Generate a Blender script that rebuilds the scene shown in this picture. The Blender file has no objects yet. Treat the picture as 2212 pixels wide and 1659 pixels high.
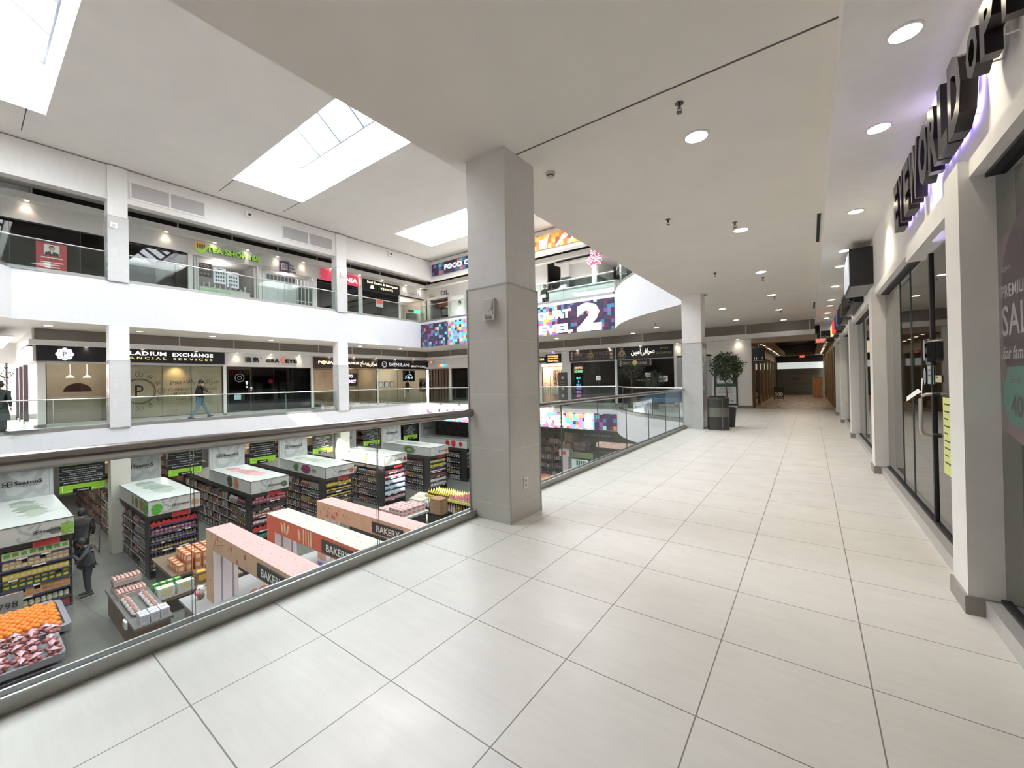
import bpy, math, random
from mathutils import Vector, Matrix
from mathutils.geometry import tessellate_polygon
SC = bpy.context.scene
COL = SC.collection
random.seed(7)
PI = math.pi
# ---------------------------------------------------------------- camera
FPX, YAW, PITCH, ROLL, PCX, PCY = 878.18, .6369, .0057, -.0191, 1100.8, 819.19
CAMP = Vector((0, 0, 1.4))
def _basis():
    cy, sy = math.cos(YAW), math.sin(YAW)
    fw, rt, up = Vector((-sy, cy, 0)), Vector((cy, sy, 0)), Vector((0, 0, 1))
    cp, sp = math.cos(PITCH), math.sin(PITCH)
    f2, u2 = cp*fw+sp*up, cp*up-sp*fw
    cr, sr = math.cos(ROLL), math.sin(ROLL)
    return cr*rt+sr*u2, cr*u2-sr*rt, f2
CR, CU, CF = _basis()
cam = bpy.data.cameras.new('camera')
cam.sensor_fit = 'HORIZONTAL'; cam.sensor_width = 36
cam.lens = FPX/2212*36
cam.shift_x = (1106-PCX)/2212; cam.shift_y = (PCY-829.5)/2212
cam.clip_start = .05; cam.clip_end = 400
camo = bpy.data.objects.new('camera', cam); COL.objects.link(camo)
camo.matrix_world = Matrix(((CR.x, CU.x, -CF.x, 0), (CR.y, CU.y, -CF.y, 0), (CR.z, CU.z, -CF.z, 1.4), (0, 0, 0, 1)))
SC.camera = camo
# ---------------------------------------------------------------- world, sun, daylight, exposure
SC.view_settings.view_transform = 'Standard'; SC.view_settings.look = 'None'
SC.view_settings.gamma = 1; SC.view_settings.use_curve_mapping = False
SC.view_settings.exposure = 1.45
SC.cycles.use_denoising = True
SC.cycles.max_bounces = 10; SC.cycles.diffuse_bounces = 5; SC.cycles.glossy_bounces = 4
SC.cycles.transparent_max_bounces = 24; SC.cycles.sample_clamp_indirect = 6
SC.cycles.caustics_reflective = False; SC.cycles.caustics_refractive = False
wd = bpy.data.worlds.new('sky'); SC.world = wd; wd.use_nodes = True
bg = wd.node_tree.nodes['Background']
bg.inputs[0].default_value = (.92, .95, 1, 1); bg.inputs[1].default_value = 8
def lamp(kind, name, loc, energy, color=(1, 1, 1), size=None, size_y=None, target=None, spot=None, blend=.6, rad=.05):
    L = bpy.data.lights.new(name, kind); L.energy = energy; L.color = color
    if kind == 'AREA':
        L.shape = 'RECTANGLE'; L.size = size; L.size_y = size_y or size
    if kind == 'SPOT':
        L.spot_size = spot; L.spot_blend = blend; L.shadow_soft_size = rad
    if kind == 'POINT': L.shadow_soft_size = rad
    o = bpy.data.objects.new(name, L); COL.objects.link(o); o.location = loc
    if target is not None:
        o.rotation_euler = (Vector(target)-Vector(loc)).to_track_quat('-Z', 'Y').to_euler()
    return o
sd = Vector((-1, 2.05, -2.15)).normalized()
sun = lamp('SUN', 'sun', (-12, -10, 20), 14, (1, .96, .9)); sun.data.angle = .009
sun.rotation_euler = sd.to_track_quat('-Z', 'Y').to_euler()
SKY_Y = [(-8.75, -6.05), (-1.2, 1.57), (6.45, 9.17), (14.2, 16.9)]
SKX0, SKX1 = -18.15, -5.4
for a, b in SKY_Y:
    p = lamp('AREA', 'skylight_portal', ((SKX0+SKX1)/2, (a+b)/2, 9.62), 1, size=SKX1-SKX0, size_y=b-a)
    p.data.cycles.is_portal = True
# grocery tube lights hidden above the fascia line, under the level-one slab
for x in (-22.6, -25.6, -28.6):
    for y in (1.5, 7.5, 13.5):
        lamp('AREA', 'tube_light', (x, y, -1.12), 45, (1, .96, .88), size=.25, size_y=5)
for x in (-1.0,):
    for y in (1, 7, 13):
        lamp('AREA', 'tube_light', (x, y, -1.12), 60, (1, .96, .9), size=2.5, size_y=5)
# ---------------------------------------------------------------- pixel rays onto real planes of the place
def ray(px, py):
    return (CR*((px-PCX)/FPX)-CU*((py-PCY)/FPX)+CF).normalized()
def onz(px, py, z): v = ray(px, py); return CAMP+v*((z-1.4)/v.z)
def onx(px, py, x): v = ray(px, py); return CAMP+v*(x/v.x)
def ony(px, py, y): v = ray(px, py); return CAMP+v*(y/v.y)
# ---------------------------------------------------------------- materials
MATS = {}
def M(name, col=(.8, .8, .8), rough=.5, metal=0, emit=0, ecol=None, noise=0, nscale=8, bump=0, bscale=60, spec=.5, coat=0):
    if name in MATS: return MATS[name]
    m = bpy.data.materials.new(name); m.use_nodes = True; MATS[name] = m
    nt = m.node_tree; b = nt.nodes['Principled BSDF']
    b.inputs['Base Color'].default_value = (*col, 1); b.inputs['Roughness'].default_value = rough
    b.inputs['Metallic'].default_value = metal; b.inputs['Specular IOR Level'].default_value = spec
    if coat: b.inputs['Coat Weight'].default_value = coat
    if emit:
        b.inputs['Emission Color'].default_value = (*(ecol or col), 1); b.inputs['Emission Strength'].default_value = emit*.42
    tc = nt.nodes.new('ShaderNodeTexCoord')
    n = nt.nodes.new('ShaderNodeTexNoise'); n.inputs['Scale'].default_value = nscale; n.inputs['Detail'].default_value = 4
    nt.links.new(tc.outputs['Object'], n.inputs['Vector'])
    a = max(noise, .03)
    mr = nt.nodes.new('ShaderNodeMapRange'); mr.inputs['From Min'].default_value = .3; mr.inputs['From Max'].default_value = .7
    mr.inputs['To Min'].default_value = 1-a; mr.inputs['To Max'].default_value = 1+a*.5
    nt.links.new(n.outputs['Fac'], mr.inputs['Value'])
    mx = nt.nodes.new('ShaderNodeVectorMath'); mx.operation = 'SCALE'; mx.inputs[0].default_value = col
    nt.links.new(mr.outputs[0], mx.inputs['Scale']); nt.links.new(mx.outputs[0], b.inputs['Base Color'])
    if bump:
        n2 = nt.nodes.new('ShaderNodeTexNoise'); n2.inputs['Scale'].default_value = bscale; n2.inputs['Detail'].default_value = 3
        nt.links.new(tc.outputs['Object'], n2.inputs['Vector'])
        bp = nt.nodes.new('ShaderNodeBump'); bp.inputs['Strength'].default_value = bump; bp.inputs['Distance'].default_value = .01
        nt.links.new(n2.outputs['Fac'], bp.inputs['Height']); nt.links.new(bp.outputs[0], b.inputs['Normal'])
    return m
def glass(name, tint=(.93, .96, .95), gloss=.06, edge=.55, rough=.02):
    """thin pane: see-through, with a mirror share that rises at grazing angles"""
    if name in MATS: return MATS[name]
    m = bpy.data.materials.new(name); m.use_nodes = True; MATS[name] = m
    nt = m.node_tree; nt.nodes.clear()
    o = nt.nodes.new('ShaderNodeOutputMaterial'); mix = nt.nodes.new('ShaderNodeMixShader')
    t = nt.nodes.new('ShaderNodeBsdfTransparent'); t.inputs[0].default_value = (*tint, 1)
    g = nt.nodes.new('ShaderNodeBsdfGlossy'); g.inputs['Roughness'].default_value = rough
    lw = nt.nodes.new('ShaderNodeLayerWeight'); lw.inputs[0].default_value = .5
    pw = nt.nodes.new('ShaderNodeMath'); pw.operation = 'POWER'; pw.inputs[1].default_value = 4
    mr = nt.nodes.new('ShaderNodeMapRange'); mr.inputs['To Min'].default_value = gloss; mr.inputs['To Max'].default_value = edge
    nt.links.new(lw.outputs['Facing'], pw.inputs[0]); nt.links.new(pw.outputs[0], mr.inputs['Value'])
    nt.links.new(mr.outputs[0], mix.inputs[0]); nt.links.new(t.outputs[0], mix.inputs[1]); nt.links.new(g.outputs[0], mix.inputs[2])
    nt.links.new(mix.outputs[0], o.inputs[0])
    return m
def mosaic(name, cols, cell, axis, emit=0, z0=0, rough=.35, h0=0, seed=0):
    """square colour cells on a vertical face; axis: the horizontal world axis"""
    m = bpy.data.materials.new(name); m.use_nodes = True; MATS[name] = m
    nt = m.node_tree; b = nt.nodes['Principled BSDF']; b.inputs['Roughness'].default_value = rough
    g = nt.nodes.new('ShaderNodeNewGeometry'); s = nt.nodes.new('ShaderNodeSeparateXYZ'); nt.links.new(g.outputs['Position'], s.inputs[0])
    def fl(out, off):
        a = nt.nodes.new('ShaderNodeMath'); a.operation = 'SUBTRACT'; a.inputs[1].default_value = off; nt.links.new(out, a.inputs[0])
        d = nt.nodes.new('ShaderNodeMath'); d.operation = 'DIVIDE'; d.inputs[1].default_value = cell; nt.links.new(a.outputs[0], d.inputs[0])
        f = nt.nodes.new('ShaderNodeMath'); f.operation = 'FLOOR'; nt.links.new(d.outputs[0], f.inputs[0]); return f.outputs[0]
    c = nt.nodes.new('ShaderNodeCombineXYZ'); nt.links.new(fl(s.outputs[axis], h0), c.inputs[0]); nt.links.new(fl(s.outputs[2], z0), c.inputs[1])
    c.inputs[2].default_value = seed
    w = nt.nodes.new('ShaderNodeTexWhiteNoise'); nt.links.new(c.outputs[0], w.inputs['Vector'])
    r = nt.nodes.new('ShaderNodeValToRGB'); r.color_ramp.interpolation = 'CONSTANT'; nt.links.new(w.outputs['Value'], r.inputs[0])
    els = r.color_ramp.elements
    while len(els) < len(cols): els.new(.5)
    p = 0
    for e, (wt, cc) in zip(els, cols):
        e.position = p; e.color = (*cc, 1); p += wt
    nt.links.new(r.outputs[0], b.inputs['Base Color'])
    if emit:
        nt.links.new(r.outputs[0], b.inputs['Emission Color']); b.inputs['Emission Strength'].default_value = emit*.42
    return m
def grid_mat(name, col, gcol, lines, rough=.3, noise=.04, streak=False, width=.005, spec=.5, gstr=1):
    """flat tiles with grout lines; lines: list of (axis, offset, spacing)"""
    m = bpy.data.materials.new(name); m.use_nodes = True; MATS[name] = m
    nt = m.node_tree; b = nt.nodes['Principled BSDF']; b.inputs['Specular IOR Level'].default_value = spec
    g = nt.nodes.new('ShaderNodeNewGeometry'); s = nt.nodes.new('ShaderNodeSeparateXYZ'); nt.links.new(g.outputs['Position'], s.inputs[0])
    def math_(op, a, b_=None, v=None):
        n = nt.nodes.new('ShaderNodeMath'); n.operation = op; nt.links.new(a, n.inputs[0])
        if b_ is not None: nt.links.new(b_, n.inputs[1])
        if v is not None: n.inputs[1].default_value = v
        return n.outputs[0]
    acc = None; cells = []
    for ax, off, sp in lines:
        t = math_('DIVIDE', math_('SUBTRACT', s.outputs[ax], v=off), v=sp)
        cells.append(math_('ROUND', math_('SUBTRACT', t, v=.5)))
        d = math_('ABSOLUTE', math_('SUBTRACT', math_('FRACT', math_('ADD', t, v=.5)), v=.5))
        k = math_('LESS_THAN', d, v=width/sp/2)
        acc = k if acc is None else math_('MAXIMUM', acc, k)
    n = nt.nodes.new('ShaderNodeTexNoise'); n.inputs['Scale'].default_value = 3; n.inputs['Detail'].default_value = 6; n.inputs['Roughness'].default_value = .65
    nt.links.new(g.outputs['Position'], n.inputs['Vector'])
    fac = n.outputs['Fac']
    if streak:
        w = nt.nodes.new('ShaderNodeTexWhiteNoise'); c = nt.nodes.new('ShaderNodeCombineXYZ')
        nt.links.new(cells[0], c.inputs[0]); nt.links.new(cells[1], c.inputs[1]); nt.links.new(c.outputs[0], w.inputs['Vector'])
        mp = nt.nodes.new('ShaderNodeMapping'); mp.inputs['Scale'].default_value = (1.2, 14, 1); mp.inputs['Rotation'].default_value = (0, 0, .5)
        ad = nt.nodes.new('ShaderNodeVectorMath'); ad.operation = 'ADD'
        sc = nt.nodes.new('ShaderNodeVectorMath'); sc.operation = 'SCALE'; sc.inputs['Scale'].default_value = 7
        nt.links.new(w.outputs['Color'], sc.inputs[0]); nt.links.new(sc.outputs[0], ad.inputs[0]); nt.links.new(g.outputs['Position'], ad.inputs[1])
        nt.links.new(ad.outputs[0], mp.inputs[0])
        n2 = nt.nodes.new('ShaderNodeTexNoise'); n2.inputs['Scale'].default_value = 2.2; n2.inputs['Detail'].default_value = 7; n2.inputs['Roughness'].default_value = .75
        nt.links.new(mp.outputs[0], n2.inputs['Vector'])
        fac = math_('MULTIPLY', math_('ADD', fac, n2.outputs['Fac']), v=.5)
    mr = nt.nodes.new('ShaderNodeMapRange'); mr.inputs['From Min'].default_value = .38; mr.inputs['From Max'].default_value = .62
    mr.inputs['To Min'].default_value = 1-noise; mr.inputs['To Max'].default_value = 1+noise; nt.links.new(fac, mr.inputs['Value'])
    sc2 = nt.nodes.new('ShaderNodeVectorMath'); sc2.operation = 'SCALE'; sc2.inputs[0].default_value = col; nt.links.new(mr.outputs[0], sc2.inputs['Scale'])
    mx = nt.nodes.new('ShaderNodeMix'); mx.data_type = 'RGBA'; nt.links.new(math_('MULTIPLY', acc, v=gstr), mx.inputs['Factor'])
    nt.links.new(sc2.outputs[0], mx.inputs[6]); mx.inputs[7].default_value = (*gcol, 1); nt.links.new(mx.outputs[2], b.inputs['Base Color'])
    mr2 = nt.nodes.new('ShaderNodeMapRange'); mr2.inputs['From Min'].default_value = .4; mr2.inputs['From Max'].default_value = .6
    mr2.inputs['To Min'].default_value = rough+.09; mr2.inputs['To Max'].default_value = rough-.07
    nt.links.new(fac, mr2.inputs['Value']); nt.links.new(mr2.outputs[0], b.inputs['Roughness'])
    return m
# ---------------------------------------------------------------- mesh builder
class MB:
    def __init__(s): s.v = []; s.f = []; s.m = []; s.sm = []
    def add(s, vs, fs, mat=0, smooth=False):
        o = len(s.v); s.v += [tuple(v) for v in vs]
        for f in fs: s.f.append([i+o for i in f]); s.m.append(mat); s.sm.append(smooth)
        return s
    def box(s, x0, y0, z0, x1, y1, z1, mat=0):
        x0, x1 = sorted((x0, x1)); y0, y1 = sorted((y0, y1)); z0, z1 = sorted((z0, z1))
        return s.add([(x0, y0, z0), (x1, y0, z0), (x1, y1, z0), (x0, y1, z0), (x0, y0, z1), (x1, y0, z1), (x1, y1, z1), (x0, y1, z1)],
                     [(0, 3, 2, 1), (4, 5, 6, 7), (0, 1, 5, 4), (1, 2, 6, 5), (2, 3, 7, 6), (3, 0, 4, 7)], mat)
    def quad(s, a, b, c, d, mat=0): return s.add([a, b, c, d], [(0, 1, 2, 3)], mat)
    def prism(s, pts, z0, z1, mat=0, cap=True, side=None, holes=()):
        """pts CCW xy outline; holes CW or CCW"""
        loops = [pts]+list(holes); allp = []; idx = []
        for L in loops: idx.append(range(len(allp), len(allp)+len(L))); allp += list(L)
        n = len(allp)
        vs = [(p[0], p[1], z0) for p in allp]+[(p[0], p[1], z1) for p in allp]
        if cap:
            tri = tessellate_polygon([[Vector((p[0], p[1], 0)) for p in L] for L in loops])
            fs = []
            for t in tri:
                a, b, c = [Vector(allp[i][:2]) for i in t]
                cr = (b-a).cross(c-a)
                if cr < 0: t = (t[0], t[2], t[1])
                fs.append((t[0]+n, t[1]+n, t[2]+n)); fs.append((t[0], t[2], t[1]))
            s.add(vs, fs, mat)
        fs = []
        for ix in idx:
            ix = list(ix)
            for i in range(len(ix)):
                a, b = ix[i], ix[(i+1) % len(ix)]; fs.append((a, b, b+n, a+n))
        return s.add(vs, fs, mat if side is None else side)
    def cyl(s, c, r, h, n=16, mat=0, r2=None, axis='z', smooth=True):
        r2 = r if r2 is None else r2; vs = []
        for k, (rr, t) in enumerate(((r, 0), (r2, h))):
            for i in range(n):
                a = 2*PI*i/n; u, w = rr*math.cos(a), rr*math.sin(a)
                vs.append({'z': (c[0]+u, c[1]+w, c[2]+t), 'x': (c[0]+t, c[1]+u, c[2]+w), 'y': (c[0]+w, c[1]+t, c[2]+u)}[axis])
        s.add(vs, [(i, (i+1) % n, n+(i+1) % n, n+i) for i in range(n)], mat, smooth)
        return s.add(vs, [tuple(range(n-1, -1, -1)), tuple(range(n, 2*n))], mat)
    def lathe(s, c, prof, n=14, mat=0, smooth=True):
        """prof: list of (r, z[, mat])"""
        vs = []
        for p in prof:
            for i in range(n):
                a = 2*PI*i/n; vs.append((c[0]+p[0]*math.cos(a), c[1]+p[0]*math.sin(a), c[2]+p[1]))
        for k in range(len(prof)-1):
            mm = prof[k][2] if len(prof[k]) > 2 else mat
            s.add(vs[k*n:(k+2)*n], [(i, (i+1) % n, n+(i+1) % n, n+i) for i in range(n)], mm, smooth)
        m0 = prof[0][2] if len(prof[0]) > 2 else mat; m1 = prof[-1][2] if len(prof[-1]) > 2 else mat
        s.add(vs[:n], [tuple(range(n-1, -1, -1))], m0); s.add(vs[-n:], [tuple(range(n))], m1)
        return s
    def tube(s, pts, r, n=10, mat=0, cap=True):
        """round bar along a polyline"""
        P = [Vector(p) for p in pts]; vs = []; up = Vector((0, 0, 1)); rr = r if isinstance(r, (list, tuple)) else [r]*len(P)
        for i, p in enumerate(P):
            t = ((P[min(i+1, len(P)-1)]-p).normalized()+(p-P[max(i-1, 0)]).normalized())
            t = t.normalized() if t.length > 1e-6 else (P[i]-P[i-1]).normalized()
            a = t.cross(up if abs(t.z) < .95 else Vector((1, 0, 0))).normalized(); b = t.cross(a)
            for k in range(n):
                an = 2*PI*k/n; vs.append(p+(a*math.cos(an)+b*math.sin(an))*rr[i])
        fs = [(i*n+k, i*n+(k+1) % n, (i+1)*n+(k+1) % n, (i+1)*n+k) for i in range(len(P)-1) for k in range(n)]
        s.add(vs, fs, mat, True)
        if cap: s.add(vs[:n], [tuple(range(n-1, -1, -1))], mat); s.add(vs[-n:], [tuple(range(n))], mat)
        return s
    def ball(s, c, r, n=10, m=6, mat=0, sq=(1, 1, 1)):
        vs = [(c[0], c[1], c[2]-r*sq[2])]
        for j in range(1, m):
            a = -PI/2+PI*j/m
            for i in range(n):
                b = 2*PI*i/n; vs.append((c[0]+r*sq[0]*math.cos(a)*math.cos(b), c[1]+r*sq[1]*math.cos(a)*math.sin(b), c[2]+r*sq[2]*math.sin(a)))
        vs.append((c[0], c[1], c[2]+r*sq[2])); t = len(vs)-1
        fs = [(0, 1+(i+1) % n, 1+i) for i in range(n)]
        for j in range(m-2):
            for i in range(n): fs.append((1+j*n+i, 1+j*n+(i+1) % n, 1+(j+1)*n+(i+1) % n, 1+(j+1)*n+i))
        fs += [(1+(m-2)*n+i, 1+(m-2)*n+(i+1) % n, t) for i in range(n)]
        return s.add(vs, fs, mat, True)
    def bar(s, a, b, w, h, mat=0):
        """rectangular bar from a to b (w across, h up)"""
        a, b = Vector(a), Vector(b); t = (b-a).normalized(); sd_ = t.cross(Vector((0, 0, 1)))
        sd_ = sd_.normalized() if sd_.length > 1e-4 else Vector((1, 0, 0)); u = sd_.cross(t)
        vs = []
        for p in (a, b):
            for i, j in ((-1, -1), (1, -1), (1, 1), (-1, 1)): vs.append(p+sd_*(i*w/2)+u*(j*h/2))
        return s.add(vs, [(0, 1, 2, 3), (7, 6, 5, 4), (0, 4, 5, 1), (1, 5, 6, 2), (2, 6, 7, 3), (3, 7, 4, 0)], mat)
    def mesh(s, name, mats, org=(0, 0, 0)):
        me = bpy.data.meshes.new(name)
        me.from_pydata([(v[0]-org[0], v[1]-org[1], v[2]-org[2]) for v in s.v], [], s.f)
        for m in mats: me.materials.append(m)
        me.polygons.foreach_set('material_index', s.m); me.polygons.foreach_set('use_smooth', s.sm); me.update()
        return me
    def build(s, name, mats, parent=None, label=None, cat=None, group=None, kind=None, org=None, local=False):
        if not isinstance(mats, (list, tuple)): mats = [mats]
        if parent is not None:
            g = parent.get('_o', (0, 0, 0)); off = (0, 0, 0) if local else tuple(g)
            o = bpy.data.objects.new(name, s.mesh(name, mats, off)); COL.objects.link(o); o.parent = parent; o['_o'] = off if not local else (0, 0, 0)
        else:
            if org is None:
                if kind == 'structure': org = (0, 0, 0)
                else:
                    xs, ys, zs = zip(*s.v); org = ((min(xs)+max(xs))/2, (min(ys)+max(ys))/2, min(zs))
            o = bpy.data.objects.new(name, s.mesh(name, mats, org)); COL.objects.link(o); o.location = org; o['_o'] = tuple(org)
        tag(o, label, cat, group, kind); return o
def tag(o, label=None, cat=None, group=None, kind=None):
    if label: o['label'] = label
    if cat: o['category'] = cat
    if group: o['group'] = group
    if kind: o['kind'] = kind
    return o
def thing(name, loc, label, cat, group=None, rz=0, kind=None):
    o = bpy.data.objects.new(name, None); COL.objects.link(o); o.location = loc; o.rotation_euler = (0, 0, rz); o['_o'] = tuple(loc)
    o.empty_display_size = .1
    return tag(o, label, cat, group, kind)
def struct(name, mb, mats): return mb.build(name, mats, kind='structure')
def copy_tree(o, loc=None, rz=None, label=None, group=None, parent=None):
    c = o.copy(); COL.objects.link(c); c.parent = parent
    if loc is not None: c.location = loc
    if rz is not None: c.rotation_euler = (0, 0, rz)
    if label: c['label'] = label
    if group: c['group'] = group
    for ch in list(o.children): copy_tree(ch, parent=c)
    return c
_FC = {}
def textmesh(body, size=1, bold=0, shear=0, align='CENTER', space=1):
    k = (body, bold, shear, align, space)
    if k not in _FC:
        c = bpy.data.curves.new('t', 'FONT'); c.body = body; c.offset = bold; c.shear = shear; c.align_x = align; c.resolution_u = 2; c.space_character = space; c.space_line = .95
        o = bpy.data.objects.new('t', c); COL.objects.link(o); bpy.context.view_layer.update()
        me = bpy.data.meshes.new_from_object(o.evaluated_get(bpy.context.evaluated_depsgraph_get()))
        _FC[k] = ([tuple(v.co) for v in me.vertices], [tuple(p.vertices) for p in me.polygons])
        bpy.data.objects.remove(o); bpy.data.curves.remove(c); bpy.data.meshes.remove(me)
    return _FC[k]
AX = {'+x': (Vector((0, 1, 0)), Vector((1, 0, 0))), '-y': (Vector((1, 0, 0)), Vector((0, -1, 0))), '-x': (Vector((0, -1, 0)), Vector((-1, 0, 0))), '+y': (Vector((-1, 0, 0)), Vector((0, 1, 0)))}
def text(mb, body, c, h, face, width=None, mat=0, bold=0, depth=0, shear=0, space=1, up=None, right=None):
    """lettering centred at c on a plane; face: the side it looks to; h: height of the block; width: fitted width"""
    vs, fs = textmesh(body, 1, bold, shear, 'CENTER', space)
    if not vs: return mb
    xs = [v[0] for v in vs]; ys = [v[1] for v in vs]
    cx_, cy_ = (min(xs)+max(xs))/2, (min(ys)+max(ys))/2; sy = h/(max(ys)-min(ys)); sx = (width/(max(xs)-min(xs))) if width else sy
    R_, N = AX[face] if right is None else (Vector(right), Vector(right).cross(Vector(up)))
    U = Vector((0, 0, 1)) if up is None else Vector(up); c = Vector(c)
    if depth:
        n = len(vs); V = [c+R_*((v[0]-cx_)*sx)+U*((v[1]-cy_)*sy) for v in vs]; V += [p+N*depth for p in V]
        F = [tuple(reversed(f)) for f in fs]+[tuple(i+n for i in f) for f in fs]
        cnt = {}
        for f in fs:
            for i in range(len(f)):
                e = (f[i], f[(i+1) % len(f)]); cnt[e] = 1
        for (a, b) in cnt:
            if (b, a) not in cnt: F.append((a, b, b+n, a+n))
        mb.add(V, F, mat)
    else:
        mb.add([c+R_*((v[0]-cx_)*sx)+U*((v[1]-cy_)*sy) for v in vs], fs, mat)
    return mb
def panel(mb, c, w, h, face, mat=0, t=.02):
    """flat board centred at c, width w, height h, thickness t behind its face"""
    R_, N = AX[face]; c = Vector(c); a = c-R_*(w/2)-Vector((0, 0, h/2))-N*t; b = c+R_*(w/2)+Vector((0, 0, h/2))
    return mb.box(a.x, a.y, a.z, b.x, b.y, b.z, mat)
# ================================================================ THE BUILDING
WH = M('white_paint', (.80, .785, .76), .6, noise=.02, bump=.05, bscale=200)
FW = M('fascia_paint', (.66, .67, .68), .55, noise=.015)
CEI = M('ceiling_paint', (.80, .765, .70), .7, noise=.02, nscale=2)
CEI2 = M('atrium_ceiling_paint', (.84, .81, .77), .7, noise=.02, nscale=1)
TRIMG = M('grey_metal', (.42, .42, .41), .35, .6)
SHOE = M('brushed_shoe', (.37, .37, .35), .38, .75, noise=.06, nscale=30)
BRONZE = M('handrail_metal', (.33, .31, .29), .22, .9, noise=.05)
STEEL = M('bright_steel', (.75, .75, .74), .25, .8)
BLACK = M('black_rubber', (.02, .02, .022), .5)
DARK = M('dark_void', (.015, .014, .013), .8)
CHROME = M('chrome_pin', (.9, .9, .9), .15, 1)
GL = glass('railing_glass', (.94, .97, .955), .022, .35)
GLF = glass('far_railing_glass', (.86, .92, .90), .06, .5)
GED = M('glass_edge', (.10, .14, .13), .2, spec=.5)
TX0, TY0, TS = -.408, 1.8025, .604
FLOOR = grid_mat('floor_tile', (.66, .635, .595), (.09, .085, .08), [(0, TX0, TS), (1, TY0, TS)], rough=.36, noise=.05, streak=True, width=.0055, gstr=.85)
SLABM = M('slab_edge', (.8, .8, .8), .6)
CVR = [(-3.06, 13.4), (-4.0, 14.1), (-4.75, 14.7), (-5.4, 15.3), (-5.95, 15.9), (-6.45, 16.6), (-6.85, 17.3), (-7.2, 18.0)]
def spline(P, k=4):
    o = []
    for i in range(len(P)-1):
        p0, p1, p2, p3 = (Vector(P[max(0, i-1)]), Vector(P[i]), Vector(P[i+1]), Vector(P[min(len(P)-1, i+2)]))
        for j in range(k):
            t = j/k; o.append(.5*((2*p1)+(p2-p0)*t+(2*p0-5*p1+4*p2-p3)*t*t+(3*p1-p0-3*p2+p3)*t**3))
    o.append(Vector(P[-1])); return [tuple(v) for v in o]
CV = spline(CVR)
CVL = [(-23.56-x, 14.4-y) for x, y in CV]           # the mirrored corner, from (-20.5,1.0) to (-16.36,-3.6)
VOID = [(-3.06, -3.6), (-3.06, 13.4)]+CV[1:]+[(-20.5, 18.0)]+CVL[:]
VOID = [tuple(p) for p in VOID]
# a hair outward offset of the opening for panels mounted on it is handled per piece
X0, X1, Y0, Y1 = -24.2, .86, -9, 40
def slab(name, z0, z1, mats, outer, mi=(0, 0)):
    mb = MB(); mb.prism(outer, z0, z1, mi[0], side=mi[1], holes=[VOID]); return struct(name, mb, mats)
OUT1 = [(-34, -9), (3.8, -9), (3.8, 40), (-34, 40)]
# level one: finished floor, slab body
slab('floor', -.06, 0, [FLOOR, FW], OUT1, (0, 1))
slab('ceiling_grocery', -1.0, -.06, [M('grocery_ceiling', (.12, .115, .11), .8), FW], OUT1, (0, 1))
slab('ceiling', 3.73, 5.30, [CEI, FW], OUT1, (0, 1))
slab('floor_upper', 5.30, 5.36, [FLOOR, FW], OUT1, (0, 1))
OUT3 = [(-34, -9), (3.8, -9), (3.8, 30), (-34, 30)]
VOID3 = [(-3.06, -6), (-3.06, 19), (-20.5, 19), (-20.5, -6)]; RING3 = [(-2.7, -6.4), (-2.7, 19.4), (-20.9, 19.4), (-20.9, -6.4)]
mb = MB(); mb.prism(OUT3, 8.95, 9.6, 0, holes=[RING3]); struct('ceiling_upper', mb, [M('upper_soffit_shaded', (.52, .50, .47), .7)])  # grey of the unlit soffit is put into its base colour
mb = MB(); mb.prism([RING3[3], RING3[0], RING3[1], RING3[2]], 8.35, 9.6, 0, side=0, holes=[VOID3]); struct('wall_beam_upper', mb, [WH])
# atrium roof: cove strip and plane with the skylight wells
mb = MB()
wells = [[(SKX0, a), (SKX1, a), (SKX1, b), (SKX0, b)] for a, b in SKY_Y if a > -3]
RI = [(-19.8, -8.9), (-3.2, -8.9), (-3.2, 18.4), (-19.8, 18.4)]
wells = [[(SKX0, a), (SKX1, a), (SKX1, b), (SKX0, b)] for a, b in SKY_Y]
mb.prism(RI, 9.6, 9.64, 0, holes=wells); struct('ceiling_atrium', mb, [CEI2])
mb = MB(); mb.prism([(-34, -9), (3.8, -9), (3.8, 30), (-34, 30)], 9.64, 9.72, 0, holes=[[(SKX0-.05, a-.05), (SKX1+.05, a-.05), (SKX1+.05, b+.05), (SKX0-.05, b+.05)] for a, b in SKY_Y]); struct('roof', mb, [CEI2])
# skylight wells, sloped monitor with mullions
MUL = M('skylight_mullion', (.05, .06, .08), .6)
GSK = glass('skylight_glass', (.97, .98, .99), .03, .25)
WELL = M('skylight_well_paint', (.9, .9, .89), .6)
for n_, (a, b) in enumerate(SKY_Y):
    mb = MB(); t = .1; zt = 11.15
    for (x0, y0, x1, y1) in ((SKX0-t, a-t, SKX0, b+t), (SKX1, a-t, SKX1+t, b+t), (SKX0, a-t, SKX1, a), (SKX0, b, SKX1, b+t)):
        mb.box(x0, y0, 9.72, x1, y1, zt)
    w = struct('skylight_well', mb, [WELL]); w['kind'] = 'structure'
    mb = MB(); ym = (a+b)/2; zr = 12.2; xs = [SKX0+i*(SKX1-SKX0)/8 for i in range(9)]
    for x in xs:
        mb.bar((x, a, zt), (x, ym, zr), .09, .14); mb.bar((x, b, zt), (x, ym, zr), .09, .14)
    mb.bar((SKX0, ym, zr), (SKX1, ym, zr), .08, .14)
    for yy in (a, b): mb.bar((SKX0, yy, zt), (SKX1, yy, zt), .1, .1)
    f = MB(); f.quad((SKX0, a, zt+.05), (SKX1, a, zt+.05), (SKX1, ym, zr+.05), (SKX0, ym, zr+.05)); f.quad((SKX0, ym, zr+.05), (SKX1, ym, zr+.05), (SKX1, b, zt+.05), (SKX0, b, zt+.05))
    e = struct('window_%d' % (n_+1), mb, [MUL]); f.build('glass', GSK, e)
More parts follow.
